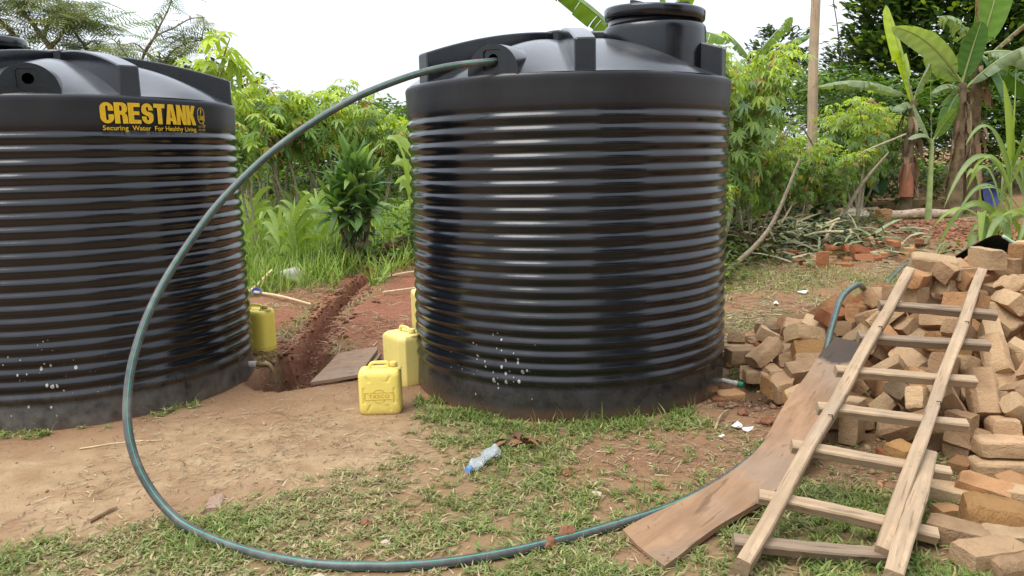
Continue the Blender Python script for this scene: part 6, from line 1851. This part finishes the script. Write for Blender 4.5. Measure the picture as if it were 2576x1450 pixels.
banana(-4.5, 26, (-4.45, 26, 2.75), [((-5.15, 25.8, 2.75), .40, .40, GREY, .5, .8, .0), ((-4.1, 25.8, 3.42), .2, .40, GREY, .5, .6, .4), ((-3.6, 25.8, 2.75), .35, .36, GRN, .4, .7, .0), ((-4.7, 25.8, 3.3), .1, .36, GREY, .3, .5, .8)], .14, 'small distant banana plant above the grove', 7)

# ---- tall cane grass at the right edge
CANE = leafmat('cane_leaf', .35, .4, .35, (1.3, 1.35, .35))
def blade(base, tip, lift, width, seed, col, n=14, edge=None):
    base, tip = np.array(base, float), np.array(tip, float)
    t = np.linspace(0, 1, n + 1)[:, None]
    ctl = base * .45 + tip * .55 + np.array([0, 0, lift])
    mid = (1 - t) ** 2 * base + 2 * t * (1 - t) * ctl + t ** 2 * tip
    tg = norm(np.gradient(mid, axis=0)); rg = np.random.default_rng(seed)
    hint = norm(np.array([rg.uniform(-.6, .6), -1, rg.uniform(-.2, .9)]))
    side = norm(np.cross(tg, np.cross(tg, hint[None] * np.ones_like(tg))) * .55 + np.cross(tg, hint[None] * np.ones_like(tg)) * .9)
    nrm = np.cross(side, tg); s = t[:, 0]
    wd = 1.55 * width * np.minimum(1, .45 + s * 3) * (1 - s ** 2.2) ** .8 + .001
    V = np.stack([mid + side * wd[:, None] * .5 + nrm * wd[:, None] * .14, mid, mid - side * wd[:, None] * .5 + nrm * wd[:, None] * .14], 1).reshape(-1, 3)
    T = []
    for i in range(n):
        b = i * 3
        T += [(b, b+3, b+4), (b, b+4, b+1), (b+1, b+4, b+5), (b+1, b+5, b+2)]
    c = np.tile(np.array([col, np.array(col) * .6 + np.array((.30, .34, .16)) * .5, col]), (n + 1, 1))
    lv = Leaves(); lv.raw(V, T, c); return lv
def cane_plant(x, y, h, leaves, label, seed, lean=(0, 0)):
    z0 = Z(x, y); t = empty('cane_grass', (x, y, z0)); tag(t, label, 'cane grass', 'cane grass at the right edge')
    sp = spline([(0, 0, -.05), (lean[0] * .4, lean[1] * .4, h * .5), (lean[0], lean[1], h)], 6)
    MB().tube(sp, np.linspace(.020, .010, len(sp)), 8).build('stalk', BGREEN, t, True)
    off = np.array([x, y, z0])
    for i, (f, tip, lift, wd, col) in enumerate(leaves):
        b = sp[int(f * (len(sp) - 1))]
        link('leaf', blade(b, np.array(tip) - off, lift, wd, seed * 30 + i, col).mesh('leaf', CANE, True), t)
CG = (.16, .26, .05); CB = (.22, .31, .12); CL = (.30, .42, .05)
cane_plant(4.27, 6.55, 1.45, [(.95, (3.98, 6.4, 2.03), .1, .062, CL), (1.0, (4.14, 6.5, 2.12), .0, .060, CL), (.9, (3.66, 6.3, 1.52), .55, .045, CG), (.8, (3.52, 6.3, 1.02), .75, .045, CB), (.7, (3.62, 6.3, .92), .50, .042, CG), (.75, (3.75, 6.35, 1.28), .45, .04, CL),
    (.6, (3.80, 6.2, .62), .35, .045, CB), (.85, (4.62, 6.4, 1.55), .5, .05, CL), (.95, (4.46, 6.5, 1.95), .15, .05, CG), (.5, (3.92, 6.15, .50), .30, .05, CG)], 'tall cane grass with long arching leaves right of the brick heap', 1, (-.08, 0))
cane_plant(4.42, 6.35, 1.15, [(.95, (4.12, 6.2, 1.62), .1, .058, CB), (1.0, (4.42, 6.2, 1.72), .05, .060, CB), (.9, (3.95, 6.0, .72), .45, .06, CB), (.8, (4.02, 6.0, .45), .55, .055, CG), (.7, (4.10, 6.0, .40), .30, .05, CG), (.85, (4.70, 6.1, 1.2), .5, .05, CG), (.6, (4.2, 5.95, .42), .40, .055, CB), (.6, (3.86, 6.1, .95), .30, .035, CL)], 'shorter cane grass with greyish hanging leaves at the right edge', 2, (-.02, -.03))
cane_plant(4.10, 6.75, .95, [(.9, (3.98, 6.5, .45), .55, .055, CG), (.85, (3.9, 6.4, .62), .5, .05, CL), (.9, (4.2, 6.4, .5), .5, .05, CB), (.8, (4.06, 6.45, .40), .6, .055, CG), (.95, (4.04, 6.5, .42), .45, .05, CL), (.8, (4.14, 6.5, .38), .40, .055, CG), (.7, (3.88, 6.55, .48), .40, .05, CB), (1.0, (3.8, 6.5, 1.25), .35, .04, CL)], 'low cane grass with leaves hanging behind the top bricks', 3, (0, 0))

rd = random.Random(99)
for k in range(3):
    px_, py_ = (4.45, 6.9), (4.62, 6.6); x_, y_ = (4.36 + .16 * k, 6.9 - .15 * k)
    lf = []
    for i in range(11):
        a = rd.uniform(2.2, 5.2); r_ = rd.uniform(.25, .6); f_ = rd.uniform(.25, 1.0)
        lf.append((f_, (x_ + r_ * math.cos(a), y_ + r_ * math.sin(a) * .6, .3 + 1.5 * f_ - rd.uniform(.0, .8)), rd.uniform(.25, .6), rd.uniform(.035, .055), rd.choice((CG, CB, CL))))
    cane_plant(x_, y_, 1.25 + .15 * k, lf, 'cane grass standing in the dense clump at the right edge', 10 + k)

# ---- dracaena bush
def strap_bush(x, y, label):
    rg = np.random.default_rng(61); z0 = Z(x, y)
    t = empty('strap_leaved_bush', (x, y, z0)); tag(t, label, 'bush')
    heads = [(0, 0, 1.28), (-.10, .05, 1.14), (.12, .0, 1.16), (.03, -.10, 1.02), (-.18, -.05, .94), (.20, .05, .97), (-.03, .10, .92), (.10, -.10, .80), (-.12, -.10, .80), (.24, -.02, .82), (-.24, 0, .82)]
    m = MB()
    for (hx, hy, hz_) in heads:
        sp = spline([(hx * .25, hy * .25, -.05), (hx * .7, hy * .7, hz_ * .5), (hx, hy, hz_)], 4); m.tube(sp, np.linspace(.022, .014, len(sp)), 6)
    m.build('stems', BARK, t, True)['kind'] = 'stuff'
    lv = Leaves()
    for (hx, hy, hz_) in heads:
        n = 18; a = np.arange(n) * 2.4 + rg.uniform(0, 6); f = np.linspace(0, 1, n)
        el = 1.25 - 1.75 * (1 - f) + rg.uniform(-.2, .2, n)
        pos = np.stack([hx + .02 * np.cos(a), hy + .02 * np.sin(a), hz_ - .22 * (1 - f)], -1)
        col = mixcols(n, [(.10, .19, .065), (.15, .26, .08), (.25, .37, .12)], (4, 4, 2), .25, rg)
        lv.put(ARC_V, ARC_T, pos, frames_leaf(a, el, rg.uniform(-.3, .3, n)), np.stack([rg.uniform(.075, .10, n), rg.uniform(.36, .50, n), rg.uniform(.1, .4, n)], -1), col)
    # dead and climbing leaves low down
    n = 150; a = rg.uniform(0, 6.28, n); r = rg.uniform(.03, .22, n)
    pos = np.stack([r * np.cos(a), r * np.sin(a), rg.uniform(.02, .80, n)], -1)
    lv.put(ELL_V, ELL_T, pos, frames_leaf(a, rg.uniform(-1.2, -.2, n), rg.uniform(-.4, .4, n)), np.stack([rg.uniform(.06, .10, n), rg.uniform(.10, .17, n), np.full(n, .12)], -1), mixcols(n, [(.10, .17, .06), (.20, .15, .08), (.07, .13, .05)], (3, 2, 3), .25, rg))
    link('foliage', lv.mesh('foliage', LEAF), t)
strap_bush(-1.98, 9.85, 'dark green strap-leaved bush standing at the grass edge between the tanks')

# ---- young maize in the field
def maize(seed, h):
    rg = np.random.default_rng(seed); lv = Leaves()
    sp = spline([(0, 0, -.03), (.01, 0, h * .35), (0, .01, h * .7)], 4)
    m = MB().tube(sp, np.linspace(.013, .006, len(sp)), 6)
    for i in range(9):
        f = .15 + .85 * i / 8; a = i * 3.14 + rg.uniform(-.7, .7); L_ = h * rg.uniform(.55, .8) * (1.1 - .35 * f)
        b = np.array([0, 0, h * .7 * f]); up_ = L_ * (.25 + .45 * f)
        tip = b + np.array([math.cos(a) * L_ * .8, math.sin(a) * L_ * .8, up_ - .35 * L_ * (1 - f)])
        bl = blade(b, tip, L_ * .45, .055 * h / .7, seed * 11 + i, np.array((.32, .46, .09)) * rg.uniform(.75, 1.2), 8)
        lv.raw(bl.V[0], bl.T[0], bl.c[0])
    return m.mesh('stem', BGREEN, True), lv.mesh('leaves', LEAF, True)
MZ = [maize(i, .75) for i in range(1, 5)]
def mz(x, y, h, i, lab, grp):
    t = empty('maize_plant', (x, y, Z(x, y)), i * 1.3); t.scale = (h / .75,) * 3
    link('stem', MZ[i % 4][0], t); lo_ = link('leaves', MZ[i % 4][1], t); lo_['kind'] = 'stuff'
    tag(t, lab, 'maize plant', grp)
rd = random.Random(77)
for i in range(26):
    y = 9.6 + (i % 9) * .62 + rd.uniform(-.2, .2); x = -.250 * y - 1.05 + (i // 9) * .62 + rd.uniform(-.22, .22)
    if abs(x + 1.98) < .35 and y < 10.4: x -= .6
    mz(x, y, rd.uniform(.55, .85), i, 'young bright green maize plant in the grass between the tanks', 'young maize between the tanks')
mz(-1.36, 10.6, 1.35, 1, 'tall maize plant right of the strap-leaved bush', 'tall maize by the tank'); mz(-1.12, 11.2, 1.5, 2, 'tallest maize plant at the left edge of the hose-fed tank', 'tall maize by the tank')
mz(6.15, 14.3, .95, 3, 'single maize plant left of the taro leaves', 'maize at the back right'); mz(3.3, 12.6, .8, 0, 'maize plant at the back of the thicket foot', 'maize at the back right')

# ---- taro
def taro(x, y, k, label, seed):
    rg = np.random.default_rng(seed); z0 = Z(x, y); t = empty('taro_plant', (x, y, z0)); tag(t, label, 'taro plant', 'taro plants before the dark tree')
    outl = [(0, -.28), (-.22, -.42), (-.40, -.30), (-.46, .0), (-.36, .36), (-.16, .70), (0, .9), (.16, .70), (.36, .36), (.46, 0), (.40, -.30), (.22, -.42)]
    V = [(0, 0, -.04)] + [(a, b, -.05 * abs(a) * 2 - .12 * max(0, b)) for a, b in outl]; T = [(0, 1 + (i + 1) % 12, 1 + i) for i in range(12)]
    for i in range(8):
        a = i * 2.4 + rg.uniform(-.4, .4); h = rg.uniform(.45, 1.0) * k; r = rg.uniform(.1, .4) * k
        tip = np.array([r * math.cos(a), r * math.sin(a), h])
        st = MB().tube(spline([(0, 0, 0), tuple(tip * [.35, .35, .6]), tuple(tip)], 4), .012, 6).build('leaf_stalk', BGREEN, t, True)
        lv = Leaves(); lv.put(np.array(V), np.array(T), tip[None], frames_leaf(np.array([a]), np.array([-.75 + rg.uniform(-.3, .3)]), np.array([rg.uniform(-.3, .3)])), np.array([.46 * k]), jit(1, (.05, .115, .035), .3, rg))
        link('leaf', lv.mesh('leaf', LEAF, False), st)
taro(6.45, 14.8, 1.0, 'dark taro clump behind the back log', 1); taro(7.0, 15.2, 1.15, 'dark taro clump left of the banana stems', 2); taro(5.9, 15.4, .8, 'lower taro clump right of the pole', 3)

# ---- leafy weeds at the foot of the bush and along the thicket
def weeds(name, pts, n, h, size, cols, wts, label, seed):
    rg = np.random.default_rng(seed); lv = Leaves()
    k = rg.integers(0, len(pts), n); P = np.array(pts)[k]
    x = P[:, 0] + rg.normal(0, 1, n) * P[:, 2]; y = P[:, 1] + rg.normal(0, 1, n) * P[:, 2]
    z = gz(x, y) + np.abs(rg.normal(0, .5, n)) * h * P[:, 3]
    lv.put(ELL_V, ELL_T, np.stack([x, y, z], -1), frames_leaf(rg.uniform(0, 6.28, n), rg.uniform(-.6, .6, n), rg.uniform(-.5, .5, n)), np.stack([size * rg.uniform(.35, .7, n), size * rg.uniform(.6, 1.3, n), np.full(n, size)], -1), mixcols(n, cols, wts, .3, rg))
    return tag(link(name, lv.mesh(name, LEAF)), label, 'weeds', kind='stuff')
weeds('weeds', [(-1.5, 9.9, .22, 1.2), (-1.2, 10.2, .25, 1.6), (-2.2, 9.8, .25, .7), (-1.25, 10.8, .3, 2.4), (-.95, 10.5, .3, 2.0), (-2.6, 10.2, .4, .6)], 1500, .32, .10, [(.08, .16, .035), (.14, .25, .04), (.05, .11, .03)], (3, 3, 2), 'leafy green weeds around the strap-leaved bush', 71)
weeds('weeds', [(2.3, 9.6, .35, 1.0), (2.1, 8.6, .25, 1.2), (3.0, 10.4, .4, .8), (2.6, 11.2, .4, 1.2), (4.6, 12.4, .5, .6), (5.6, 13.2, .5, .6)], 2600, .35, .09, [(.10, .17, .03), (.17, .24, .04), (.06, .11, .03), (.24, .20, .07)], (3, 3, 2, 1), 'low leafy weeds at the foot of the cassava thicket', 72)

# ---- heap of cut stems and leaves behind the tank
rg = np.random.default_rng(81); lv = Leaves()
n = 2600
x = rg.normal(3.9, .85, n); y = rg.normal(11.3, .75, n); z = gz(x, y) + np.abs(rg.normal(0, .09, n)) + .01
lv.put(ELL_V, ELL_T, np.stack([x, y, z], -1), frames_leaf(rg.uniform(0, 6.28, n), rg.uniform(-.5, .5, n), rg.uniform(-.8, .8, n)), np.stack([rg.uniform(.03, .07, n), rg.uniform(.08, .2, n), np.full(n, .1)], -1), mixcols(n, [(.10, .15, .07), (.16, .20, .10), (.22, .17, .09), (.08, .12, .05)], (4, 3, 1.5, 3), .3, rg))
n = 420
x = rg.normal(3.6, .8, n); y = rg.normal(10.9, .6, n); z = gz(x, y) + np.abs(rg.normal(0, .08, n)) + .02
lv.put(ARC_V, ARC_T, np.stack([x, y, z], -1), frames_leaf(rg.uniform(0, 6.28, n), rg.uniform(-.25, .45, n), rg.uniform(-.8, .8, n)), np.stack([rg.uniform(.02, .045, n), rg.uniform(.3, .8, n), rg.uniform(.2, .5, n)], -1), mixcols(n, [(.36, .33, .20), (.24, .28, .14), (.44, .36, .20)], (3, 3, 2), .25, rg))
tag(link('cut_leaves', lv.mesh('cut_leaves', STRAW)), 'heap of cut wilting leaves and stalks behind the tank', 'debris', kind='stuff')
for i in range(16):
    a = rd.uniform(0, 6.28); x, y = rd.gauss(3.6, .55), rd.gauss(10.8, .4); L_ = rd.uniform(.35, .75)
    p = [(x, y, Z(x, y) + rd.uniform(.05, .15)), (x + math.cos(a) * L_ * .5, y + math.sin(a) * L_ * .3, Z(x, y) + rd.uniform(.10, .22)), (x + math.cos(a) * L_, y + math.sin(a) * L_ * .6, Z(x, y) + rd.uniform(.03, .3))]
    tag(MB().tube(spline(p, 4), .017, 6).build('cut_stalk', PALES, None, True), 'pale cut stalk on the heap of cut leaves', 'stalk', 'pale cut stalks on the debris heap')

# ================================================================ GRASS
def scatter_pts(n, x0, x1, y0, y1, dens, rg):
    x = rg.uniform(x0, x1, n); y = rg.uniform(y0, y1, n)
    k = rg.uniform(0, 1, n) < dens(x, y)
    return x[k], y[k]
rg = np.random.default_rng(91)
lv = Leaves()
GCOL = [(.27, .275, .105), (.185, .235, .075), (.37, .32, .16), (.48, .39, .23)]
def blades(x, y, lmin, lmax, wmin, wmax, emin, emax, lw):
    n = len(x); lsh = lush(x, y)
    w4 = np.stack([.8 + 0 * lsh, .40 + 1.8 * lsh, .95 - .6 * lsh, .62 - .55 * lsh], -1); w4 /= w4.sum(1, keepdims=True)
    k = (rg.uniform(0, 1, n)[:, None] > np.cumsum(w4, 1)).sum(1).clip(0, 3)
    col = np.array(GCOL)[k] * rg.uniform(.7, 1.3, (n, 1)) * (1 + rg.uniform(-.08, .08, (n, 3)))
    g_ = lsh[:, None] * np.array((-.10, .06, -.2)); col = col * (1 + g_)
    az = rg.uniform(0, 6.28, n); el = rg.uniform(emin, emax, n) * (.6 + .8 * lsh)
    L_ = rg.uniform(lmin, lmax, n) * (.75 + .5 * lsh)
    pos = np.stack([x, y, gz(x, y) + .002 + rg.uniform(0, .010, n) * (lw > .5)], -1)
    lv.put(BLA_V, BLA_T, pos, frames_leaf(az, el, rg.uniform(-.5, .5, n)), np.stack([rg.uniform(wmin, wmax, n), L_, L_ * rg.uniform(.5, 2.2, n)], -1), col)
def clumps(n, box, dens, per, spread):
    x, y = scatter_pts(n, *box, dens, rg)
    k = rg.integers(per[0], per[1], len(x)); x, y = np.repeat(x, k), np.repeat(y, k)
    return x + rg.normal(0, spread, len(x)), y + rg.normal(0, spread, len(y))
x, y = clumps(14500, (-3.4, 2.8, 2.25, 4.75), grass_dens, (5, 13), .011)
blades(x, y, .020, .054, .0045, .0105, .03, .60, 1)
x, y = clumps(1500, (-3.4, 2.8, 2.25, 4.75), lambda a, b: grass_dens(a, b) ** 2, (8, 18), .016)
blades(x, y, .03, .07, .004, .008, .2, 1.0, 0)
x, y = scatter_pts(4500, -3.4, 2.8, 2.25, 4.75, lambda a, b: grass_dens(a, b) * (.15 + .85 * lush(a, b)), rg)
blades(x, y, .04, .095, .003, .006, .6, 1.3, 0)
x, y = scatter_pts(900, -.7, 1.2, 4.0, 4.75, lambda a, b: (np.hypot(a - .385, b - 5.28) - 1.055 < .16) * (np.hypot(a - .385, b - 5.28) > 1.06) * sstep(.45, .6, fbm(a, b, 3, 5)), rg)
blades(x, y, .05, .13, .005, .011, .3, 1.25, 0)
x, y = scatter_pts(52000, -3.2, 4.6, 4.75, 9.5, grass_dens, rg)
blades(x, y, .03, .09, .005, .011, .1, 1.1, 0)
# sparse weeds on the bare path
x, y = scatter_pts(5000, -3.4, 1.6, 2.9, 5.2, lambda a, b: .5 * sstep(.55, .72, fbm(a, b, 3, 15)) * (np.hypot(a - .385, b - 5.28) > 1.07) * (np.hypot(a + 2.94, b - 5.32) > 1.07) * (1 - polymask(a, b, PIT, .05)), rg)
blades(x, y, .018, .045, .003, .006, .0, .8, 1)
tag(link('grass', lv.mesh('grass', GRASS)), 'short creeping grass on the yard around tanks and ladder', 'grass', kind='stuff')

lv = Leaves()
def tall(n, x0, x1, y0, y1, dens, lmin, lmax, w0, w1, cols, wts):
    x, y = scatter_pts(n, x0, x1, y0, y1, dens, rg); n = len(x)
    L_ = rg.uniform(lmin, lmax, n); az = rg.uniform(0, 6.28, n)
    lv.put(ARC_V, ARC_T, np.stack([x, y, gz(x, y)], -1), frames_leaf(az, rg.uniform(.45, 1.4, n), rg.uniform(-.3, .3, n)), np.stack([rg.uniform(w0, w1, n), L_, L_ * rg.uniform(-.6, .8, n)], -1), mixcols(n, cols, wts, .25, rg))
FG = [(.26, .38, .075), (.35, .47, .10), (.18, .28, .06), (.40, .39, .17)]
tall(30000, -6.5, -1.0, 8.4, 15, lambda a, b: grass_dens(a, b) * (a > -.42 * b) * np.clip(.35 + fbm(a, b, 1.1, 8), 0, 1), .16, .46, .008, .018, FG, (4, 3, 3, 1))
tall(9000, -7.5, 1.0, 15, 20, lambda a, b: .8 + 0 * a, .2, .5, .012, .025, FG, (4, 3, 3, 1))
tall(6000, 1.6, 9.5, 9.5, 16, lambda a, b: .5 * grass_dens(a, b), .08, .25, .006, .014, FG, (3, 2, 3, 3))
tag(link('field_grass', lv.mesh('field_grass', GRASS)), 'lush tall field grass between the tanks', 'grass', kind='stuff')

# straw and dead bits strewn over the soil
lv = Leaves()
def straw(n, x0, x1, y0, y1, dens, lmin, lmax, w0, w1, cols, wts):
    x, y = scatter_pts(n, x0, x1, y0, y1, dens, rg); n = len(x)
    L_ = rg.uniform(lmin, lmax, n)
    lv.put(BLA_V, BLA_T, np.stack([x, y, gz(x, y) + rg.uniform(.003, .012, n)], -1), frames_leaf(rg.uniform(0, 6.28, n), rg.uniform(-.02, .12, n), rg.uniform(-.5, .5, n)), np.stack([rg.uniform(w0, w1, n), L_, L_ * rg.uniform(.0, .6, n)], -1), mixcols(n, cols, wts, .25, rg))
SC = [(.46, .37, .22), (.34, .25, .14), (.20, .14, .08), (.52, .45, .30)]
notank = lambda a, b: (np.hypot(a - .385, b - 5.28) > 1.06) * (np.hypot(a + 2.94, b - 5.32) > 1.06)
straw(20000, -2.2, 2.7, 2.3, 4.6, lambda a, b: (.40 + .60 * np.maximum(polymask(a, b, BARE1, .2), polymask(a, b, BARE2, .15))) * notank(a, b) * fbm(a, b, 3, 19) * 1.3, .025, .09, .002, .006, SC, (3, 3, 3, 1))
straw(4500, -3.2, -.4, 2.4, 5.2, lambda a, b: .28 * sstep(.42, .7, fbm(a, b, 2.2, 23)) * notank(a, b), .015, .06, .0015, .004, SC, (3, 3, 4, 1))
straw(14000, 1.3, 5.5, 5.2, 11, lambda a, b: notank(a, b) * sstep(.3, .6, fbm(a, b, 1.3, 29)), .05, .22, .004, .011, SC, (4, 3, 2, 2))
straw(7000, -3.2, -.4, 5.6, 10.8, lambda a, b: notank(a, b) * sstep(.4, .65, fbm(a, b, 1.8, 33)), .04, .20, .003, .008, SC, (4, 3, 2, 1))
straw(3500, 5, 10, 10.5, 14.5, lambda a, b: sstep(.3, .6, fbm(a, b, 1.3, 37)) + (b > 13), .1, .35, .006, .016, SC, (4, 3, 3, 1))
tag(link('straw_litter', lv.mesh('straw_litter', STRAW)), 'dry straw and leaf bits strewn over the bare soil', 'straw', kind='stuff')

# withered leaves by the bottle
rg = np.random.default_rng(7); lv = Leaves(); n = 16
pos = np.stack([rg.normal(.02, .07, n), rg.normal(3.93, .03, n), gz(rg.normal(.02, .05, n), np.full(n, 3.93)) + rg.uniform(.01, .045, n)], -1)
lv.put(ELL_V, ELL_T, pos, frames_leaf(rg.uniform(0, 6.28, n), rg.uniform(-.4, .5, n), rg.uniform(-1, 1, n)), np.stack([rg.uniform(.02, .045, n), rg.uniform(.06, .12, n), rg.uniform(.1, .5, n)], -1), mixcols(n, [(.22, .12, .06), (.30, .18, .09), (.15, .09, .05)], (1, 1, 1), .2, rg))
tag(link('withered_leaves', lv.mesh('withered_leaves', STRAW)), 'withered brown leaves lying above the crushed bottle', 'leaves', kind='stuff')

# ================================================================ BEHIND THE PHOTOGRAPHER (mirrored in the tank walls)
hs = empty('brick_house', (6.4, -3.2, 0), R(14)); tag(hs, 'brown brick house behind the photographer, seen only mirrored in the tank', 'house')
HW = simple('house_wall', (.25, .13, .08), .9, .3, 6, .4, .01, .1); HR = simple('rusty_roof_sheet', (.20, .12, .08), .55, .3, 3, .2, .01, .4); HD = simple('house_door', (.12, .07, .04), .6, .2, 8)
MB().box((-3.6, -5, -.1), (3.6, 0, 2.7)).build('wall', HW, hs)
m = MB(); m.add([(-4.0, .7, 2.55), (4.0, .7, 2.55), (4.0, -2.5, 4.3), (-4.0, -2.5, 4.3), (-4.0, -5.7, 2.55), (4.0, -5.7, 2.55)], [(0, 1, 2, 3), (3, 2, 5, 4)]); m.add([(-3.6, .0, 2.7), (-3.6, -5, 2.7), (-3.6, -2.5, 4.22), (3.6, 0, 2.7), (3.6, -5, 2.7), (3.6, -2.5, 4.22)], [(0, 2, 1), (3, 4, 5)])
m.build('roof', HR, hs)
MB().box((-.45, .003, 0), (.45, .05, 2.05)).build('door', HD, hs)
for wx_ in (-2.2, 2.2): MB().box((wx_ - .5, .003, .95), (wx_ + .5, .04, 1.95)).build('window', HD, hs)
bushmass('hedge', [(-17, 3, -16, -13.5, 4.6), (-17, -14.5, -13, 2, 4.4)], 60, .55, DK, (3, 3, 1, 3), 'dark hedge far behind the photographer, seen only mirrored in the tanks', 97)
crown_tree('yard_tree', 4.9, -1.9, 3.0, [(-.4, 0, 5.4, 2.2, 2.0, 1.7), (1.6, .2, 6.2, 2.2, 2.0, 1.8), (.4, -.3, 7.4, 2.2, 1.9, 1.6), (3.2, 0, 5.4, 1.9, 1.7, 1.5)], 9000, .30, DK, (3, 3, 1, 3), 'broad tree behind the photographer, seen only mirrored in the tank', 95, .22)

# crumbs of soil along trench, pit and bare ground
rg = np.random.default_rng(123); lv = Leaves()
ico = bmesh.new(); bmesh.ops.create_icosphere(ico, subdivisions=1, radius=1.0)
IV = np.array([tuple(v.co) for v in ico.verts]); ico.verts.index_update(); IT = np.array([[v.index for v in f.verts] for f in ico.faces]); ico.free()
for vv in range(4):
    Vv = IV * (1 + rg.uniform(-.35, .35, (len(IV), 1))) * np.array([1, .85, .65])
    for (n, box, fn, r0, r1, cols) in (
        (1500, (-2.6, -.9, 5.0, 10.8), lambda a, b: np.exp(-((seg_dist(a, b, TRENCH)[0] - .10) / .16) ** 2) + .25 * polymask(a, b, PIT, .1), .008, .030, [(.26, .11, .06), (.32, .15, .085), (.18, .075, .045)]),
        (700, (-3.4, 1.9, 2.5, 5.2), lambda a, b: .35 * notank(a, b) * (1 - .6 * grass_dens(a, b)), .003, .010, [(.38, .26, .16), (.33, .21, .12), (.46, .35, .24)]),
        (60, (1.0, 1.9, 3.9, 5.2), lambda a, b: np.exp(-(np.hypot(a - 1.42, b - 4.5) / .35) ** 2) * notank(a, b), .008, .03, [(.17, .095, .06), (.26, .14, .08)]),
        (900, (1.6, 3.2, 2.5, 5.4), lambda a, b: .7 + 0 * a, .006, .022, [(.46, .30, .16), (.38, .21, .11), (.52, .38, .22)]),
        (500, (-2.2, -.9, 9.6, 11), lambda a, b: .8 + 0 * a, .02, .06, [(.24, .10, .055), (.30, .14, .08)]),
        (500, (6, 9, 10.6, 13.2), lambda a, b: .6 + 0 * a, .015, .05, [(.34, .16, .085), (.28, .12, .065)])):
        x, y = scatter_pts(n, *box, fn, rg); m_ = len(x)
        if m_ == 0: continue
        r = r0 + (r1 - r0) * rg.uniform(0, 1, m_) ** 2.5
        lv.put(Vv, IT, np.stack([x, y, gz(x, y) + r * .35], -1), frames_leaf(rg.uniform(0, 6.28, m_), rg.uniform(-.5, .5, m_), rg.uniform(-.5, .5, m_)), r, mixcols(m_, cols, [1] * len(cols), .2, rg))
tag(link('soil_crumbs', lv.mesh('soil_crumbs', STRAW)), 'crumbs of soil and brick strewn over bare ground and trench', 'soil', kind='stuff')
